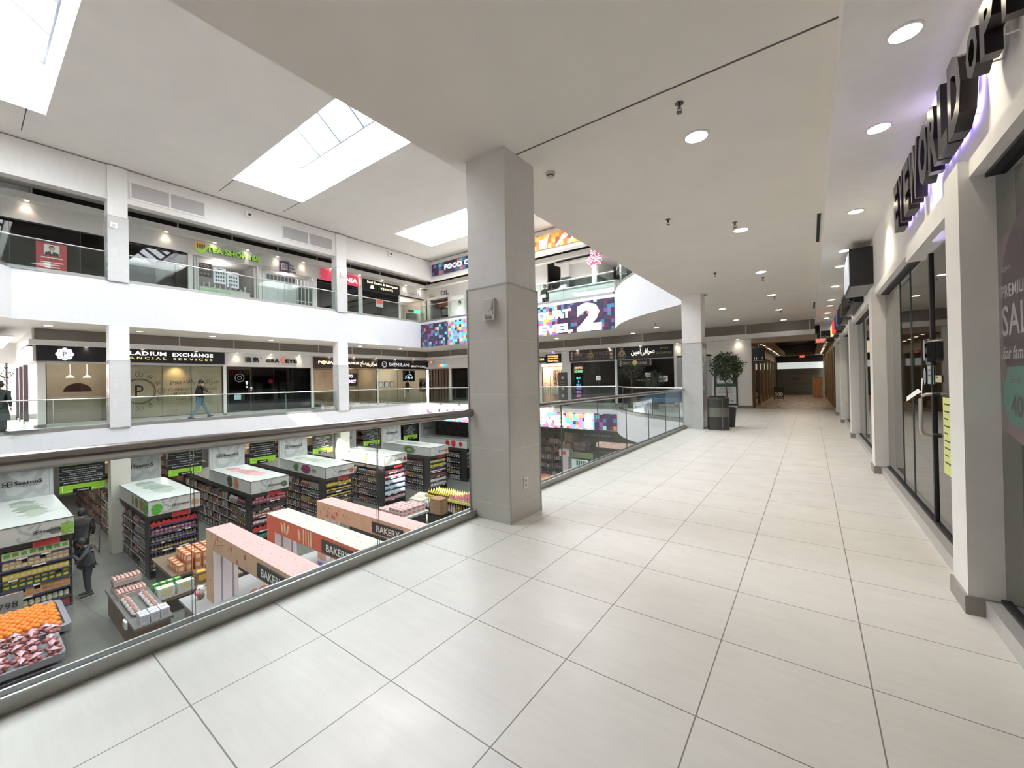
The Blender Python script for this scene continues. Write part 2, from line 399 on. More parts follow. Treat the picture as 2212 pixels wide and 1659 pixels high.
# coves and beams around the atrium top
mb = MB()
for p in [(-19.8, 1.2), (-19.8, 9.1), (-19.8, 6.5)]: mb.box(p[0], p[1]-.01, 9.594, -18.15, p[1]+.012, 9.6)
struct('trim_2', mb, [M('joint_dark', (.12, .11, .1), .8)])
# floor joint on our corridor ceiling
mb = MB(); mb.box(-2.4, 3.405, 3.726, .19, 3.42, 3.731); struct('trim_3', mb, [MATS['joint_dark']])
# lowered band above the right-hand shops and shop wall
mb = MB(); mb.box(.19, -9, 3.47, .9, 21.0, 3.74); struct('ceiling_band', mb, [M('band_paint', (.80, .78, .75), .65, noise=.02)])
mb = MB(); mb.box(.80, -9, 2.62, .98, 21.0, 3.6); struct('wall_right', mb, [WH])
# outer shell of the building
mb = MB(); mb.box(-34, -9.1, -5, 3.9, -9, 13); struct('wall_south', mb, [WH])
mb = MB(); mb.box(3.8, -9, -5, 3.9, 40, 10); struct('wall_east', mb, [WH])
# ---------------------------------------------------------------- columns
CT = grid_mat('column_tile', (.56, .535, .495), (.66, .64, .6), [(2, 2.37, .55)], rough=.10, noise=.02, width=.006)
CTW = grid_mat('column_tile_pale', (.60, .61, .60), (.5, .5, .49), [(2, 2.37, .55)], rough=.2, noise=.02, width=.006)
CP = M('column_paint', (.70, .68, .65), .55, noise=.02)
CPW = M('column_paint_white', (.86, .85, .84), .55, noise=.02)
def column(x0, y0, x1, y1, z0, zt, z1, tile, paint, label):
    mb = MB(); mb.box(x0, y0, z0, x1, y1, zt, 0); g = .012; mb.box(x0+g, y0+g, zt, x1-g, y1-g, z1, 1)
    if zt > z0:
        for x in (x0, x1):
            for y in (y0, y1): mb.box(x-.006, y-.006, z0, x+.006, y+.006, zt+.004, 2)
        mb.box(x0-.004, y0-.004, zt-.006, x1+.004, y1+.004, zt+.006, 2)
    o = mb.build('column', [tile, paint, TRIMG], kind='structure', org=((x0+x1)/2, (y0+y1)/2, z0)); o['label'] = label
    return o
column(-2.90, 3.19, -2.375, 3.745, 0, 2.37, 3.74, CT, CP, 'square tiled column at the end of the near glass railing')
column(-2.90, 12.1, -2.375, 12.65, 0, 2.37, 3.74, CTW, CPW, 'square column beside the potted tree')
for y0, y1, n in ((3.22, 3.79, 'left'), (12.12, 12.72, 'right')):
    column(-20.95, y0, -20.42, y1, 0, 2.45, 3.74, CTW, CPW, 'white column across the void on the first gallery, '+n)
    column(-20.95, y0, -20.42, y1, 5.36, 7.75, 9.6, CTW, CPW, 'white column across the void on the upper gallery, '+n)
GP = M('grocery_pillar_paint', (.55, .52, .44), .7, noise=.04)
for y0 in (3.22, 12.2): column(-21.0, y0, -20.45, y0+.56, -4.6, -4.6, -1.0, GP, GP, 'beige pillar in the grocery aisle')
# ---------------------------------------------------------------- near glass railing and the other runs
def off(path, d):
    """shift a path sideways (left of travel positive)"""
    o = []; n = len(path)
    for i, p in enumerate(path):
        a = Vector(path[max(i-1, 0)]); b = Vector(path[min(i+1, n-1)]); t = (b-a).normalized(); o.append((p[0]-t.y*d, p[1]+t.x*d))
    return o
def resample(path, step):
    P = [Vector(p) for p in path]; L = [0]
    for i in range(1, len(P)): L.append(L[-1]+(P[i]-P[i-1]).length)
    n = max(1, round(L[-1]/step)); out = []
    for k in range(n+1):
        s = L[-1]*k/n; i = max(j for j in range(len(L)) if L[j] <= s+1e-9); i = min(i, len(P)-2)
        t = (s-L[i])/max(1e-9, L[i+1]-L[i]); out.append(tuple(P[i].lerp(P[i+1], t)))
    return out
def ribbon(mb, path, d0, d1, z0, z1, mat=0):
    A, B = off(path, d0), off(path, d1); n = len(path)
    vs = [(p[0], p[1], z0) for p in A]+[(p[0], p[1], z0) for p in B]+[(p[0], p[1], z1) for p in B]+[(p[0], p[1], z1) for p in A]
    fs = []
    for i in range(n-1):
        for k in range(4):
            a, b = k*n+i, ((k+1) % 4)*n+i; fs.append((a, a+1, b+1, b))
    fs += [(0, n, 2*n, 3*n), (n-1, 4*n-1, 3*n-1, 2*n-1)]
    return mb.add(vs, fs, mat)
def railing(path, z, label, near=False, first=None, step=1.38, side=1, rail_r=.025, end0=True, end1=True, cuts=None):
    r = thing('glass_railing', (path[0][0], path[0][1], z), label, 'railing', 'glass railings round the void')
    mb = MB(); sw, sh = (.05, .072) if near else (.10, .115); ribbon(mb, path, -sw, sw, z+0, z+sh, 0); ribbon(mb, path, -sw*.45, sw*.45, z+sh-.002, z+sh+.002, 1)
    mb.build('base_shoe', [SHOE, BLACK], r)
    if near:
        m2 = MB(); ribbon(m2, path, .030, .046, z+.071, z+.0745, 0); ribbon(m2, path, -.046, -.030, z+.071, z+.0745, 0); m2.build('shoe_edge', [STEEL], r)
    h = z+1.08
    P = [(p[0], p[1], h) for p in path]
    mb = MB(); mb.tube(P, rail_r, 14 if near else 8); mb.build('handrail', [BRONZE if near else STEEL], r)
    pts = cuts or resample(path, step); G = []
    for a, b in zip(pts[:-1], pts[1:]):
        A, B = Vector(a), Vector(b); t = (B-A).normalized(); A2 = A+t*.008; B2 = B-t*.008; nn = Vector((-t.y, t.x))*.006
        q = [A2-nn, B2-nn, B2+nn, A2+nn]
        g = MB(); vs = [(p.x, p.y, zz) for zz in (z+.06, h-.02) for p in q]
        g.add(vs, [(0, 1, 5, 4), (2, 3, 7, 6)], 0); g.add(vs, [(1, 2, 6, 5), (3, 0, 4, 7), (4, 5, 6, 7)], 1)
        g.build('glass_pane', [GL if near else GLF, GED], r)
    return r
XR = -2.87
r = railing([(XR, -3.6), (XR, 3.33)], 0, 'near glass railing with bronze handrail overlooking the grocery store', True, rail_r=.042, cuts=[(XR, -3.6), (XR, -1.9), (XR, -.5), (XR, .79), (XR, 2.03), (XR, 3.4)])
mb = MB(); mb.cyl((XR, 3.30, 1.02), .012, .05, 8); mb.cyl((XR, 3.33, .96), .016, .05, 8); mb.tube([(XR, 3.33, .92), (XR, 3.33, .42)], .006, 6)
mb.build('end_bracket', [STEEL], r)
railing([(XR, 3.62), (XR, 12.2)], 0, 'long glass railing between the tiled column and the far column by the planter', True, rail_r=.034, cuts=[(XR, 3.62), (XR, 3.9), (XR, 5.10), (XR, 6.34), (XR, 7.64), (XR, 8.98), (XR, 10.28), (XR, 11.6), (XR, 12.2)])
railing([(XR, 12.6)]+[tuple(p) for p in off(CV, -.11)], 0, 'curved glass railing at the far right corner of the first gallery')
railing([(-7.25, 18.1), (-20.6, 18.1)], 0, 'glass railing above the LEVEL 1 banner', step=1.4)
railing([(-20.62, 18.0), (-20.62, 12.8)], 0, 'glass railing on the first gallery, beyond the second white column')
railing([(-20.62, 12.3), (-20.62, 3.8)], 0, 'glass railing on the first gallery in front of the exchange office')
railing([(-20.62, 3.3)]+[tuple(p) for p in off(CVL, -.11)], 0, 'glass railing at the left corner of the first gallery')
U = 5.36
railing([tuple(p) for p in off(CV, -.11)], U, 'curved glass railing at the end of the food court balcony')
railing([(-7.25, 18.1), (-20.6, 18.1)], U, 'glass railing above the FOOD COURT LEVEL 2 banner', step=1.4)
railing([(-20.62, 18.0), (-20.62, 12.8)], U, 'glass railing on the upper gallery before the real estate office')
railing([(-20.62, 12.3), (-20.62, 3.8)], U, 'glass railing on the upper gallery before the tea shop')
railing([(-20.62, 3.3)]+[tuple(p) for p in off(CVL, -.11)], U, 'glass railing at the left corner of the upper gallery')
# ---------------------------------------------------------------- galleries opposite: vent bands, bulkheads
VENT = M('vent_grille', (.26, .235, .21), .6, noise=.1, nscale=40)
VENT2 = M('vent_grille_pale', (.45, .44, .43), .6, noise=.08, nscale=60)
XS, YE = -23.3, 21.0
def bulkhead(name, zv0, zv1, zb, vm, x1=.19):
    """vent strip under the soffit and the dropped bulkhead over the shopfronts"""
    mb = MB()
    mb.box(XS, 1.5, zb, XS+.34, YE+.1, zv0); mb.box(XS, YE-.34, zb, x1, YE+.1, zv0)
    struct(name, mb, [WH])
    mb = MB(); mb.box(XS, 1.6, zv0, XS+.12, YE, zv1, 0); mb.box(XS, YE-.12, zv0, x1, YE, zv1, 0)
    for i in range(12):
        y = 1.6+i*2.18; 
        if y < YE: mb.box(XS+.11, y, zv0, XS+.14, y+.05, zv1, 1)
    for i in range(11):
        x = XS+.3+i*2.3
        if x < x1: mb.box(x, YE-.14, zv0, x+.05, YE-.11, zv1, 1)
    mb.build('wall_vent', [vm, M('vent_frame', (.62, .59, .55), .5)], kind='structure')
bulkhead('wall_bulkhead', 3.30, 3.73, 3.10, VENT)
bulkhead('wall_bulkhead_upper', 8.68, 8.95, 8.42, DARK)
# ================================================================ SHOPFRONTS
WN = [5]
def fb(mb, pl, u0, u1, d0, d1, z0, z1, mat=0):
    """box on a shopfront plane: u along it, d inward, z up"""
    if pl == 'W': return mb.box(XS-d1, u0, z0, XS-d0, u1, z1, mat)
    if pl == 'N': return mb.box(u0, YE+d0, z0, u1, YE+d1, z1, mat)
    if pl == 'E': return mb.box(.86+d0, u0, z0, .86+d1, u1, z1, mat)
def fp(pl, u, d, z):
    return {'W': (XS-d, u, z), 'N': (u, YE+d, z), 'E': (.86+d, u, z)}[pl]
FACE = {'W': '+x', 'N': '-y', 'E': '-x'}
GD = glass('shop_glass', (.80, .83, .80), .04, .6)
GDD = glass('dark_shop_glass', (.34, .35, .33), .035, .5)
FRM = M('shop_frame_dark', (.05, .05, .05), .4, .4)
SILL = M('sill_metal', (.52, .55, .53), .35, .5)
def room(pl, u0, u1, z0, z1, depth, wall, floor_=(.25, .22, .2), ceil=(.5, .5, .5), d0=.12, open0=False):
    mb = MB(); t = .06
    fb(mb, pl, u0, u1, depth, depth+t, z0, z1, 0); (fb(mb, pl, u0-t, u0, d0, depth+t, z0, z1, 0) if not open0 else 0); fb(mb, pl, u1, u1+t, d0, depth+t, z0, z1, 0)
    fb(mb, pl, u0, u1, d0, depth, z1, z1+t, 2)
    fb(mb, pl, u0, u1, d0, depth, z0, z0+.01, 1)
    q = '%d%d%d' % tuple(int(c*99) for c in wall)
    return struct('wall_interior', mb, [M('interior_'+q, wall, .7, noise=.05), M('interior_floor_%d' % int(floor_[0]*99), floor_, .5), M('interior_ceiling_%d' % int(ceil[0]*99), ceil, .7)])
def window(pl, u0, u1, z0, z1, mat, splits=(), sill=.1, frame=.03, fm=None, d=.06):
    mb = MB(); f = frame
    fb(mb, pl, u0, u1, d-.03, d+.05, z1-f, z1); fb(mb, pl, u0, u0+f, d-.02, d+.03, z0+sill, z1); fb(mb, pl, u1-f, u1, d-.02, d+.03, z0+sill, z1)
    fb(mb, pl, u0, u1, d-.04, d+.06, z0, z0+sill, 1)
    for s in splits: fb(mb, pl, s-.006, s+.006, d-.012, d+.012, z0+sill, z1, 0)
    e = struct('window_%d' % WN[0], mb, [fm or FRM, SILL]); WN[0] += 1
    g = MB(); a, b, c, dd = fp(pl, u0, d, z0+sill), fp(pl, u1, d, z0+sill), fp(pl, u1, d, z1), fp(pl, u0, d, z1)
    g.quad(a, b, c, dd); g.build('glass', mat, e); return e
def post(pl, u0, u1, z0, z1, base=True, d0=-.03):
    mb = MB(); fb(mb, pl, u0, u1, d0, .12, z0+.1, z1, 0)
    if base: fb(mb, pl, u0-.01, u1+.01, d0-.012, .12, z0, z0+.11, 1)
    else: fb(mb, pl, u0, u1, d0, .12, z0, z0+.11, 0)
    return struct('wall_post', mb, [WH, M('base_tile_brown', (.23, .2, .18), .4)])
def letters(mb, pl, body, u, z, h, w=None, mat=1, bold=0, d=-.0, depth=0, shear=0, space=1):
    return text(mb, body, fp(pl, u, d, z), h, FACE[pl], w, mat, bold, depth, shear, space)
def disc(mb, pl, u, z, r, mat, d=0, n=24, ring=0):
    R_, N = AX[FACE[pl]]; c = Vector(fp(pl, u, d, z)); P = []
    for rr in ([r-ring, r] if ring else [r]):
        P += [c+R_*(rr*math.cos(2*PI*i/n))+Vector((0, 0, rr*math.sin(2*PI*i/n))) for i in range(n)]
    if ring: mb.add(P, [(i, n+i, n+(i+1) % n, (i+1) % n) for i in range(n)], mat)
    else: mb.add(P, [tuple(range(n))], mat)
    return mb
WT = M('lettering_white', (.92, .92, .90), .5, emit=1.2); WTM = M('lettering_white_matt', (.88, .88, .86), .5)
GOLD = M('lettering_gold', (.95, .72, .22), .4, emit=.9); GOLDM = M('lettering_old_gold', (.50, .40, .22), .4, .3)
SIGNB = M('sign_black', (.012, .012, .014), .35); SIGNBR = M('sign_brown', (.05, .028, .022), .4)
def sign(name, pl, u0, u1, z0, z1, mats, label, draw, d=-.12, cat='sign', frame=None):
    t = thing(name, fp(pl, (u0+u1)/2, d, z0), label, cat)
    mb = MB(); fb(mb, pl, u0, u1, d, -.0, z0, z1); mb.build('sign_box', [mats[0]], t)
    m2 = MB(); draw(m2); 
    if m2.v: m2.build('lettering', mats, t)
    return t
DS = -.127
# ---------------------------------------------------------------- gallery opposite, first level
mb = MB(); mb.box(XS-.12, 1.7, 2.42, XS, YE+.1, 3.12); mb.box(XS-.1, YE, 2.42, -3.72, YE+.12, 3.12); struct('wall_signband', mb, [WH])
for a, b in ((1.72, 1.93), (7.73, 7.86), (12.12, 12.26), (16.58, 16.68)): post('W', a, b, 0, 2.45)
# --- exchange office with the round emblem
room('W', 1.95, 7.73, 0, 2.9, 3.2, (.42, .37, .31), ceil=(.6, .55, .45), open0=True)
window('W', 1.93, 7.73, 0, 2.45, GD, (3.72, 5.4, 6.45), sill=.12)
FILM = M('window_film', (.34, .30, .21), .5, noise=.25, nscale=.9, emit=.2, ecol=(.34, .27, .16))
INKB = M('film_print_brown', (.13, .085, .045), .6); INKD = M('film_print_dark', (.05, .02, .02), .6)
t = thing('window_film', fp('W', 5.8, .09, .15), 'beige printed film covering the exchange office window', 'window film')
mb = MB(); fb(mb, 'W', 4.0, 7.68, .085, .09, .15, 2.40); mb.build('film', FILM, t)
mb = MB(); u, z = 4.62, 1.28
disc(mb, 'W', u, z, .56, 0, .08, 40, .05); disc(mb, 'W', u, z, .49, 0, .08, 40, .015)
for k in range(12):
    a = k*PI/6; 
    if k % 3 == 0 and k != 6: disc(mb, 'W', u+.74*math.cos(a), z+.74*math.sin(a), .13, 0, .08, 20, .025)
    elif k != 6:
        for rr in (.66, .74): disc(mb, 'W', u+rr*math.cos(a), z+rr*math.sin(a), .07, 0, .08, 12, .02)
letters(mb, 'W', 'P', u, z, .52, .28, 1, 0, .078)
letters(mb, 'W', '€', u+.74, z, .12, None, 0, .01, .078); letters(mb, 'W', 'B', u, z-.74, .12, None, 0, .01, .078); letters(mb, 'W', '$', u, z+.74, .12, None, 0, .01, .078)
letters(mb, 'W', '\ufee1\ufeee\ufbfe\ufea9\ufefb\ufe8e\ufb58', 6.15, 1.66, .28, .95, 0, .01, .078); letters(mb, 'W', '\ufbfd\ufed3\ufe8d\ufeae\ufebb', 7.2, 1.66, .28, .75, 0, .01, .078)
letters(mb, 'W', 'CURRENCY EXCHANGE', 6.55, 1.33, .12, 1.9, 0, .01, .078); letters(mb, 'W', 'MONEY TRANSFER', 6.55, 1.14, .12, 1.5, 0, .01, .078)
letters(mb, 'W', '\ufe8d\ufead\ufebb \ufbfd\ufed3', 6.2, .88, .14, .6, 0, .01, .078)
mb.build('print', [INKB, INKD], t)
lamp('SPOT', 'office_lamp', fp('W', 5.9, -.25, 2.42), 30, (1, .62, .28), target=fp('W', 5.85, .09, 1.7), spot=1.9, blend=1)
def sg(mb):
    letters(mb, 'W', 'PALLADIUM', 4.6, 2.92, .17, 1.8, 1, .03, DS, space=1.12); letters(mb, 'W', 'EXCHANGE', 6.5, 2.91, .17, 1.55, 1, .03, DS, space=1.1)
    letters(mb, 'W', 'F I N A N C I A L', 4.6, 2.72, .11, 1.8, 2, .02, DS); letters(mb, 'W', 'S E R V I C E S', 6.5, 2.71, .11, 1.5, 2, .02, DS)
    u, z = 2.42, 2.79
    for k in range(8): disc(mb, 'W', u+.17*math.cos(k*PI/4), z+.17*math.sin(k*PI/4), .08, 3, DS, 14)
    disc(mb, 'W', u, z, .2, 3, DS-.001); disc(mb, 'W', u, z, .165, 4, DS-.003, 24, .012); letters(mb, 'W', 'P', u, z, .18, None, 4, .01, DS-.004)
sign('shop_sign', 'W', 1.72, 7.76, 2.52, 3.09, [SIGNB, WT, M('lettering_yellow', (.85, .75, .30), .5, emit=.6), M('emblem_white', (.85, .87, .95), .4, emit=.9), M('emblem_grey', (.3, .33, .38), .5)], 'long black sign reading PALLADIUM EXCHANGE FINANCIAL SERVICES', sg)
# interior of the office: counter, half-round desk board, pendants
t = thing('reception_desk', fp('W', 2.9, 2.2, 0), 'white reception desk with a dark half-round emblem behind the office glass', 'desk')
mb = MB(); fb(mb, 'W', 2.0, 3.7, 1.9, 2.4, .02, 1.05); fb(mb, 'W', 1.98, 3.72, 1.85, 2.45, 1.05, 1.1); mb.build('counter', M('desk_white', (.55, .5, .43), .5), t)
mb = MB(); P = [Vector(fp('W', 2.95+.42*math.cos(a*PI/12), 1.5, 1.32+.36*math.sin(a*PI/12))) for a in range(13)]; mb.add(P, [tuple(range(13))]); mb.build('emblem_board', M('maroon_board', (.05, .01, .012), .5), t)
for u in (2.75, 3.25):
    t = thing('pendant_lamp', fp('W', u, 1.7, 1.95), 'small cone pendant lamp glowing in the office, '+('left' if u < 3 else 'right')+' one', 'lamp', 'pendant lamps in the exchange office')
    mb = MB(); mb.lathe(fp('W', u, 1.7, 1.92), [(.13, 0), (.12, .02), (.03, .1)], 14); mb.build('lamp_shade', M('lamp_shade_warm', (1, .8, .5), .5, emit=6), t)
    mb = MB(); mb.tube([fp('W', u, 1.7, 2.02), fp('W', u, 1.7, 2.9)], .008, 6); mb.build('cord', WH, t)
lamp('POINT', 'office_lamp', fp('W', 3.0, 1.5, 2.3), 20, (1, .85, .65), rad=.2)
# --- optician
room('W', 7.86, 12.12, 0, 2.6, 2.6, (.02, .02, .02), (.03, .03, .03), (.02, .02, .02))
window('W', 7.86, 12.12, 0, 2.4, GDD, (9.0, 10.1, 11.1), sill=.12)
t = thing('glass_door', fp('W', 8.45, .05, .1), 'dark glass door of the optician with stickers and bar handle', 'door')
mb = MB(); fb(mb, 'W', 7.93, 8.97, .03, .05, .14, .2); fb(mb, 'W', 7.93, 8.97, .03, .05, 2.28, 2.36); fb(mb, 'W', 7.93, 7.96, .03, .05, .2, 2.28); fb(mb, 'W', 8.94, 8.97, .03, .05, .2, 2.28); mb.build('door_frame', FRM, t)
mb = MB(); mb.tube([fp('W', 8.85, 0, 1.0), fp('W', 8.85, -.05, 1.02), fp('W', 8.85, -.05, 1.28), fp('W', 8.85, 0, 1.3)], .012, 8); mb.build('handle', STEEL, t)
mb = MB(); disc(mb, 'W', 8.45, 1.85, .22, 0, .02, 30, .035); disc(mb, 'W', 8.45, 1.85, .1, 0, .02, 20, .03)
for u, z, r_ in ((8.78, 1.55, .05), (8.78, 1.38, .05), (8.98, 1.33, .05), (8.98, 1.22, .03)): disc(mb, 'W', u, z, r_, 1, .02, 14)
fb(mb, 'W', 8.72, 8.84, .02, .025, 1.6, 1.68, 1); fb(mb, 'W', 8.2, 8.5, .02, .025, .75, 1.0, 2)
mb.build('sticker', [M('sticker_grey', (.18, .18, .18), .5), WTM, M('sticker_blue', (.45, .62, .68), .5)], t)
for i, u in enumerate((9.35, 9.75, 10.55, 11.0, 11.45)):
    t = thing('spectacle_display', fp('W', u, 1.0, .02), 'tall dim display panel of spectacles behind dark glass, number %s from the door' % ['first', 'second', 'third', 'fourth', 'fifth'][i], 'display', 'display panels in the optician')
    mb = MB(); fb(mb, 'W', u-.16, u+.16, 1.0, 1.06, .5, 1.62); mb.build('board', M('board_dark', (.05, .06, .06), .5), t)
    mb = MB()
    for k in range(8): fb(mb, 'W', u-.12, u+.12, .98, 1.0, .6+k*.12, .615+k*.12)
    mb.build('rail', M('board_line', (.3, .33, .33), .5), t)
mb = MB(); mb.ball(fp('W', 10.25, .8, 1.67), .13, 14, 8); mb.build('red_lamp', M('red_glow', (.5, .03, .03), .5, emit=.3), label='small red ball lamp behind the dark optician window', cat='lamp')
def sg(mb):
    letters(mb, 'W', '喜鳥', 9.02, 2.78, .27, .68, 1, 0, DS+.12, .04); letters(mb, 'W', '+', 9.46, 2.9, .09, None, 1, .02, DS+.12)
    letters(mb, 'W', 'GRA', 10.03, 2.76, .2, .68, 1, .04, DS+.12, .04); letters(mb, 'W', 'EYE', 11.0, 2.76, .2, .62, 1, .04, DS+.12, .04)
    letters(mb, 'W', '(', 10.55, 2.79, .36, .2, 2, .07, DS+.12, .04); letters(mb, 'W', 'OPTICAL', 11.42, 2.84, .05, .2, 1, 0, DS+.12)
t = thing('shop_sign', fp('W', 10.1, 0, 2.6), 'raised black lettering reading GRACEEYE with a red crescent', 'sign'); m2 = MB(); sg(m2); m2.build('lettering', [SIGNB, SIGNB, M('crescent_red', (.85, .22, .15), .5, emit=.3)], t)
# --- exchange with brown sign
room('W', 12.26, 16.58, 0, 2.6, 2.6, (.42, .36, .28), ceil=(.5, .45, .4))
window('W', 12.26, 16.58, 0, 2.38, GD, (13.9, 15.2), sill=.12)
lamp('POINT', 'office_lamp', fp('W', 15.4, 1.2, 2.1), 18, (1, .8, .55), rad=.15)
t = thing('window_poster', fp('W', 13.0, .1, .9), 'tan poster with a gold ring logo in the window beside the white column', 'poster')
mb = MB(); fb(mb, 'W', 12.35, 13.65, .09, .1, .95, 2.3); mb.build('board', M('poster_tan', (.52, .34, .22), .6, emit=.25), t)
mb = MB(); disc(mb, 'W', 13.0, 2.0, .2, 0, .085, 30, .05); disc(mb, 'W', 13.0, 2.0, .1, 0, .085, 20, .04)
letters(mb, 'W', 'Money Transfer', 13.0, 1.58, .08, 1.0, 0, 0, .085); letters(mb, 'W', 'Crypto Currency', 13.0, 1.42, .08, 1.0, 0, 0, .085); mb.build('print', [GOLDM], t)
t = thing('led_screen', fp('W', 14.5, .1, 1.3), 'black screen with glowing CRYPTO CURRENCY letters behind the right white column', 'screen')
mb = MB(); fb(mb, 'W', 13.9, 15.2, .1, .15, 1.3, 2.12); mb.build('screen', SIGNB, t)
mb = MB(); letters(mb, 'W', 'CRYPTO', 14.42, 1.93, .2, .9, 0, .05, .095); letters(mb, 'W', 'CURRENCY', 14.52, 1.6, .2, 1.15, 1, .05, .095); mb.build('lettering', [M('led_lilac', (.55, .45, 1), .5, emit=4), M('led_pink', (.95, .35, .8), .5, emit=4)], t)
def sg(mb):
    letters(mb, 'W', 'PORSAJ EXCHANGE', 13.85, 2.73, .2, 2.7, 1, .03, DS); letters(mb, 'W', '\ufe9d\ufe8e\ufeb3\ufead\ufeee\ufb58', 15.6, 2.72, .36, .62, 1, .01, DS); letters(mb, 'W', '\ufbfd\ufed3\ufe8d\ufeae\ufebb', 16.22, 2.72, .36, .6, 1, .01, DS)
    disc(mb, 'W', 12.83, 2.74, .12, 2, DS-.004, 20, .06)
sign('shop_sign', 'W', 12.25, 16.57, 2.42, 3.03, [SIGNBR, M('lettering_cream', (1, .86, .62), .5, emit=1.3), GOLD], 'dark brown sign with cream letters reading PORSAJ EXCHANGE', sg)
# --- beauty clinic
room('W', 16.68, 21.0, 0, 2.6, 2.4, (.62, .56, .47), ceil=(.6, .58, .52))
window('W', 16.68, 20.98, 0, 2.38, GD, (18.3,), sill=.12)
lamp('POINT', 'office_lamp', fp('W', 19, 1.1, 2.2), 22, (1, .9, .75), rad=.2)
def sg(mb):
    letters(mb, 'W', 'SHEMIRANI', 18.35, 2.72, .24, 1.8, 1, 0, DS); letters(mb, 'W', 'BEAUTY CLINIC', 20.1, 2.64, .13, 1.35, 1, .01, DS); letters(mb, 'W', '178', 20.85, 2.53, .1, .26, 1, .02, DS)
    disc(mb, 'W', 17.1, 2.72, .2, 1, DS, 24, .03); disc(mb, 'W', 17.12, 2.70, .12, 2, DS-.003, 20, .04)
sign('shop_sign', 'W', 16.68, 21.04, 2.42, 3.03, [SIGNB, M('lettering_silver', (.75, .75, .8), .5, emit=.8), GOLDM], 'black sign with silver letters reading SHEMIRANI BEAUTY CLINIC', sg)
for i, u in enumerate((16.95, 17.4, 17.85)):
    t = thing('picture_frame', fp('W', u, .12, 1.2), '%s small framed certificate in the beauty clinic window' % ['leftmost', 'middle', 'rightmost'][i], 'picture', 'certificates in the clinic window')
    mb = MB(); fb(mb, 'W', u-.16, u+.16, .1, .13, 1.18, 1.55); mb.build('frame', FRM, t); mb = MB(); fb(mb, 'W', u-.13, u+.13, .095, .1, 1.21, 1.52); mb.build('certificate', WTM, t)
t = thing('wall_screen', fp('W', 19.35, .1, 1.55), 'black hanging screen with a blue-white picture in the clinic window', 'screen')
mb = MB(); fb(mb, 'W', 18.85, 19.9, .1, .15, 1.55, 2.33); mb.build('screen', SIGNB, t)
mb = MB(); random.seed(3)
for k in range(22): disc(mb, 'W', 19.35+random.gauss(0, .16), 1.9+random.gauss(0, .12), random.uniform(.02, .06), 0, .095, 8)
mb.build('picture', M('screen_blue', (.5, .65, .8), .5, emit=.9), t)
SKN = M('print_skin', (.62, .45, .36), .6); HAIR = M('print_hair', (.05, .03, .025), .6)
t = thing('clinic_poster', fp('W', 19.3, .12, .6), 'poster of a smiling face on the clinic glass', 'poster')
mb = MB(); disc(mb, 'W', 19.25, 1.15, .25, 0, .1, 24); fb(mb, 'W', 19.15, 19.35, .1, .105, .8, 1.0, 0); disc(mb, 'W', 19.2, 1.3, .2, 1, .098, 24); fb(mb, 'W', 19.2, 19.34, .09, .095, 1.05, 1.08, 2); mb.build('print', [SKN, HAIR, WTM], t)
t = thing('clinic_poster', fp('W', 20.7, .12, .6), 'poster of a woman with long dark hair at the right end of the clinic window', 'poster')
mb = MB(); fb(mb, 'W', 20.3, 20.95, .1, .11, .75, 1.75, 0); disc(mb, 'W', 20.62, 1.3, .3, 1, .095, 24); disc(mb, 'W', 20.68, 1.42, .13, 2, .09, 20); fb(mb, 'W', 20.55, 20.85, .088, .09, .95, 1.2, 2); mb.build('print', [M('poster_beige', (.55, .47, .38), .6), HAIR, SKN], t)
# --- folding wooden gate and the end wall left part
room('N', -23.2, -20.95, 0, 2.6, .9, (.05, .04, .035))
t = thing('folding_gate', (-22.1, YE+.05, 0), 'brown slatted folding gate closed across the corner shop', 'gate')
GW = M('gate_wood', (.22, .14, .10), .55, noise=.15)
for k in range(15):
    u = -23.12+k*.15; mb = MB(); fb(mb, 'N', u, u+.075, .02+(k % 2)*.04, .06+(k % 2)*.04, .02, 2.36); mb.build('slat', GW, t)
mb = MB(); fb(mb, 'N', -23.2, -20.95, .0, .12, 2.36, 2.45); fb(mb, 'N', -23.2, -20.95, .0, .1, 1.1, 1.14); mb.build('rail', GW, t)
t = thing('shop_sign', (-21.6, YE-.04, 2.6), 'small multicoloured round-letter sign above the folding gate', 'sign')
cs = [(.8, .1, .1), (.9, .6, .1), (.1, .5, .9), (.1, .35, .8)]
for k, c in enumerate(cs):
    mb = MB(); mb.cyl((-21.9+k*.2, YE-.06, 2.68), .09, .05, 16, axis='y'); mb.build('letter_disc', M('disc_%d' % k, c, .5, emit=1.2), t)
post('N', -20.95, -20.72, 0, 2.45)
room('N', -20.7, -19.0, 0, 2.5, 1.5, (.03, .04, .04)); window('N', -20.72, -19.0, 0, 2.4, GDD, (-20.2,), sill=.12)
mb = MB(); fb(mb, 'N', -19.0, -13.1, 0, .12, 0, 2.45); struct('wall_north', mb, [WH])
# exit sign near the corner
def exit_sign(c, face, label):
    t = thing('exit_sign', c, label, 'exit sign'); R_, N = AX[face]
    mb = MB(); panel(mb, Vector(c)+N*.05, .34, .17, face, 0, .1); mb.build('housing', M('exit_housing', (.6, .58, .55), .5), t)
    mb = MB(); text(mb, 'EXIT', Vector(c)+N*.056, .11, face, .26, 0, .03); mb.build('lettering', M('exit_red', (1, .08, .06), .5, emit=3), t)
exit_sign((-22.2, YE-.5, 2.92), '-y', 'small red EXIT sign hung at the corner near the folding gate')
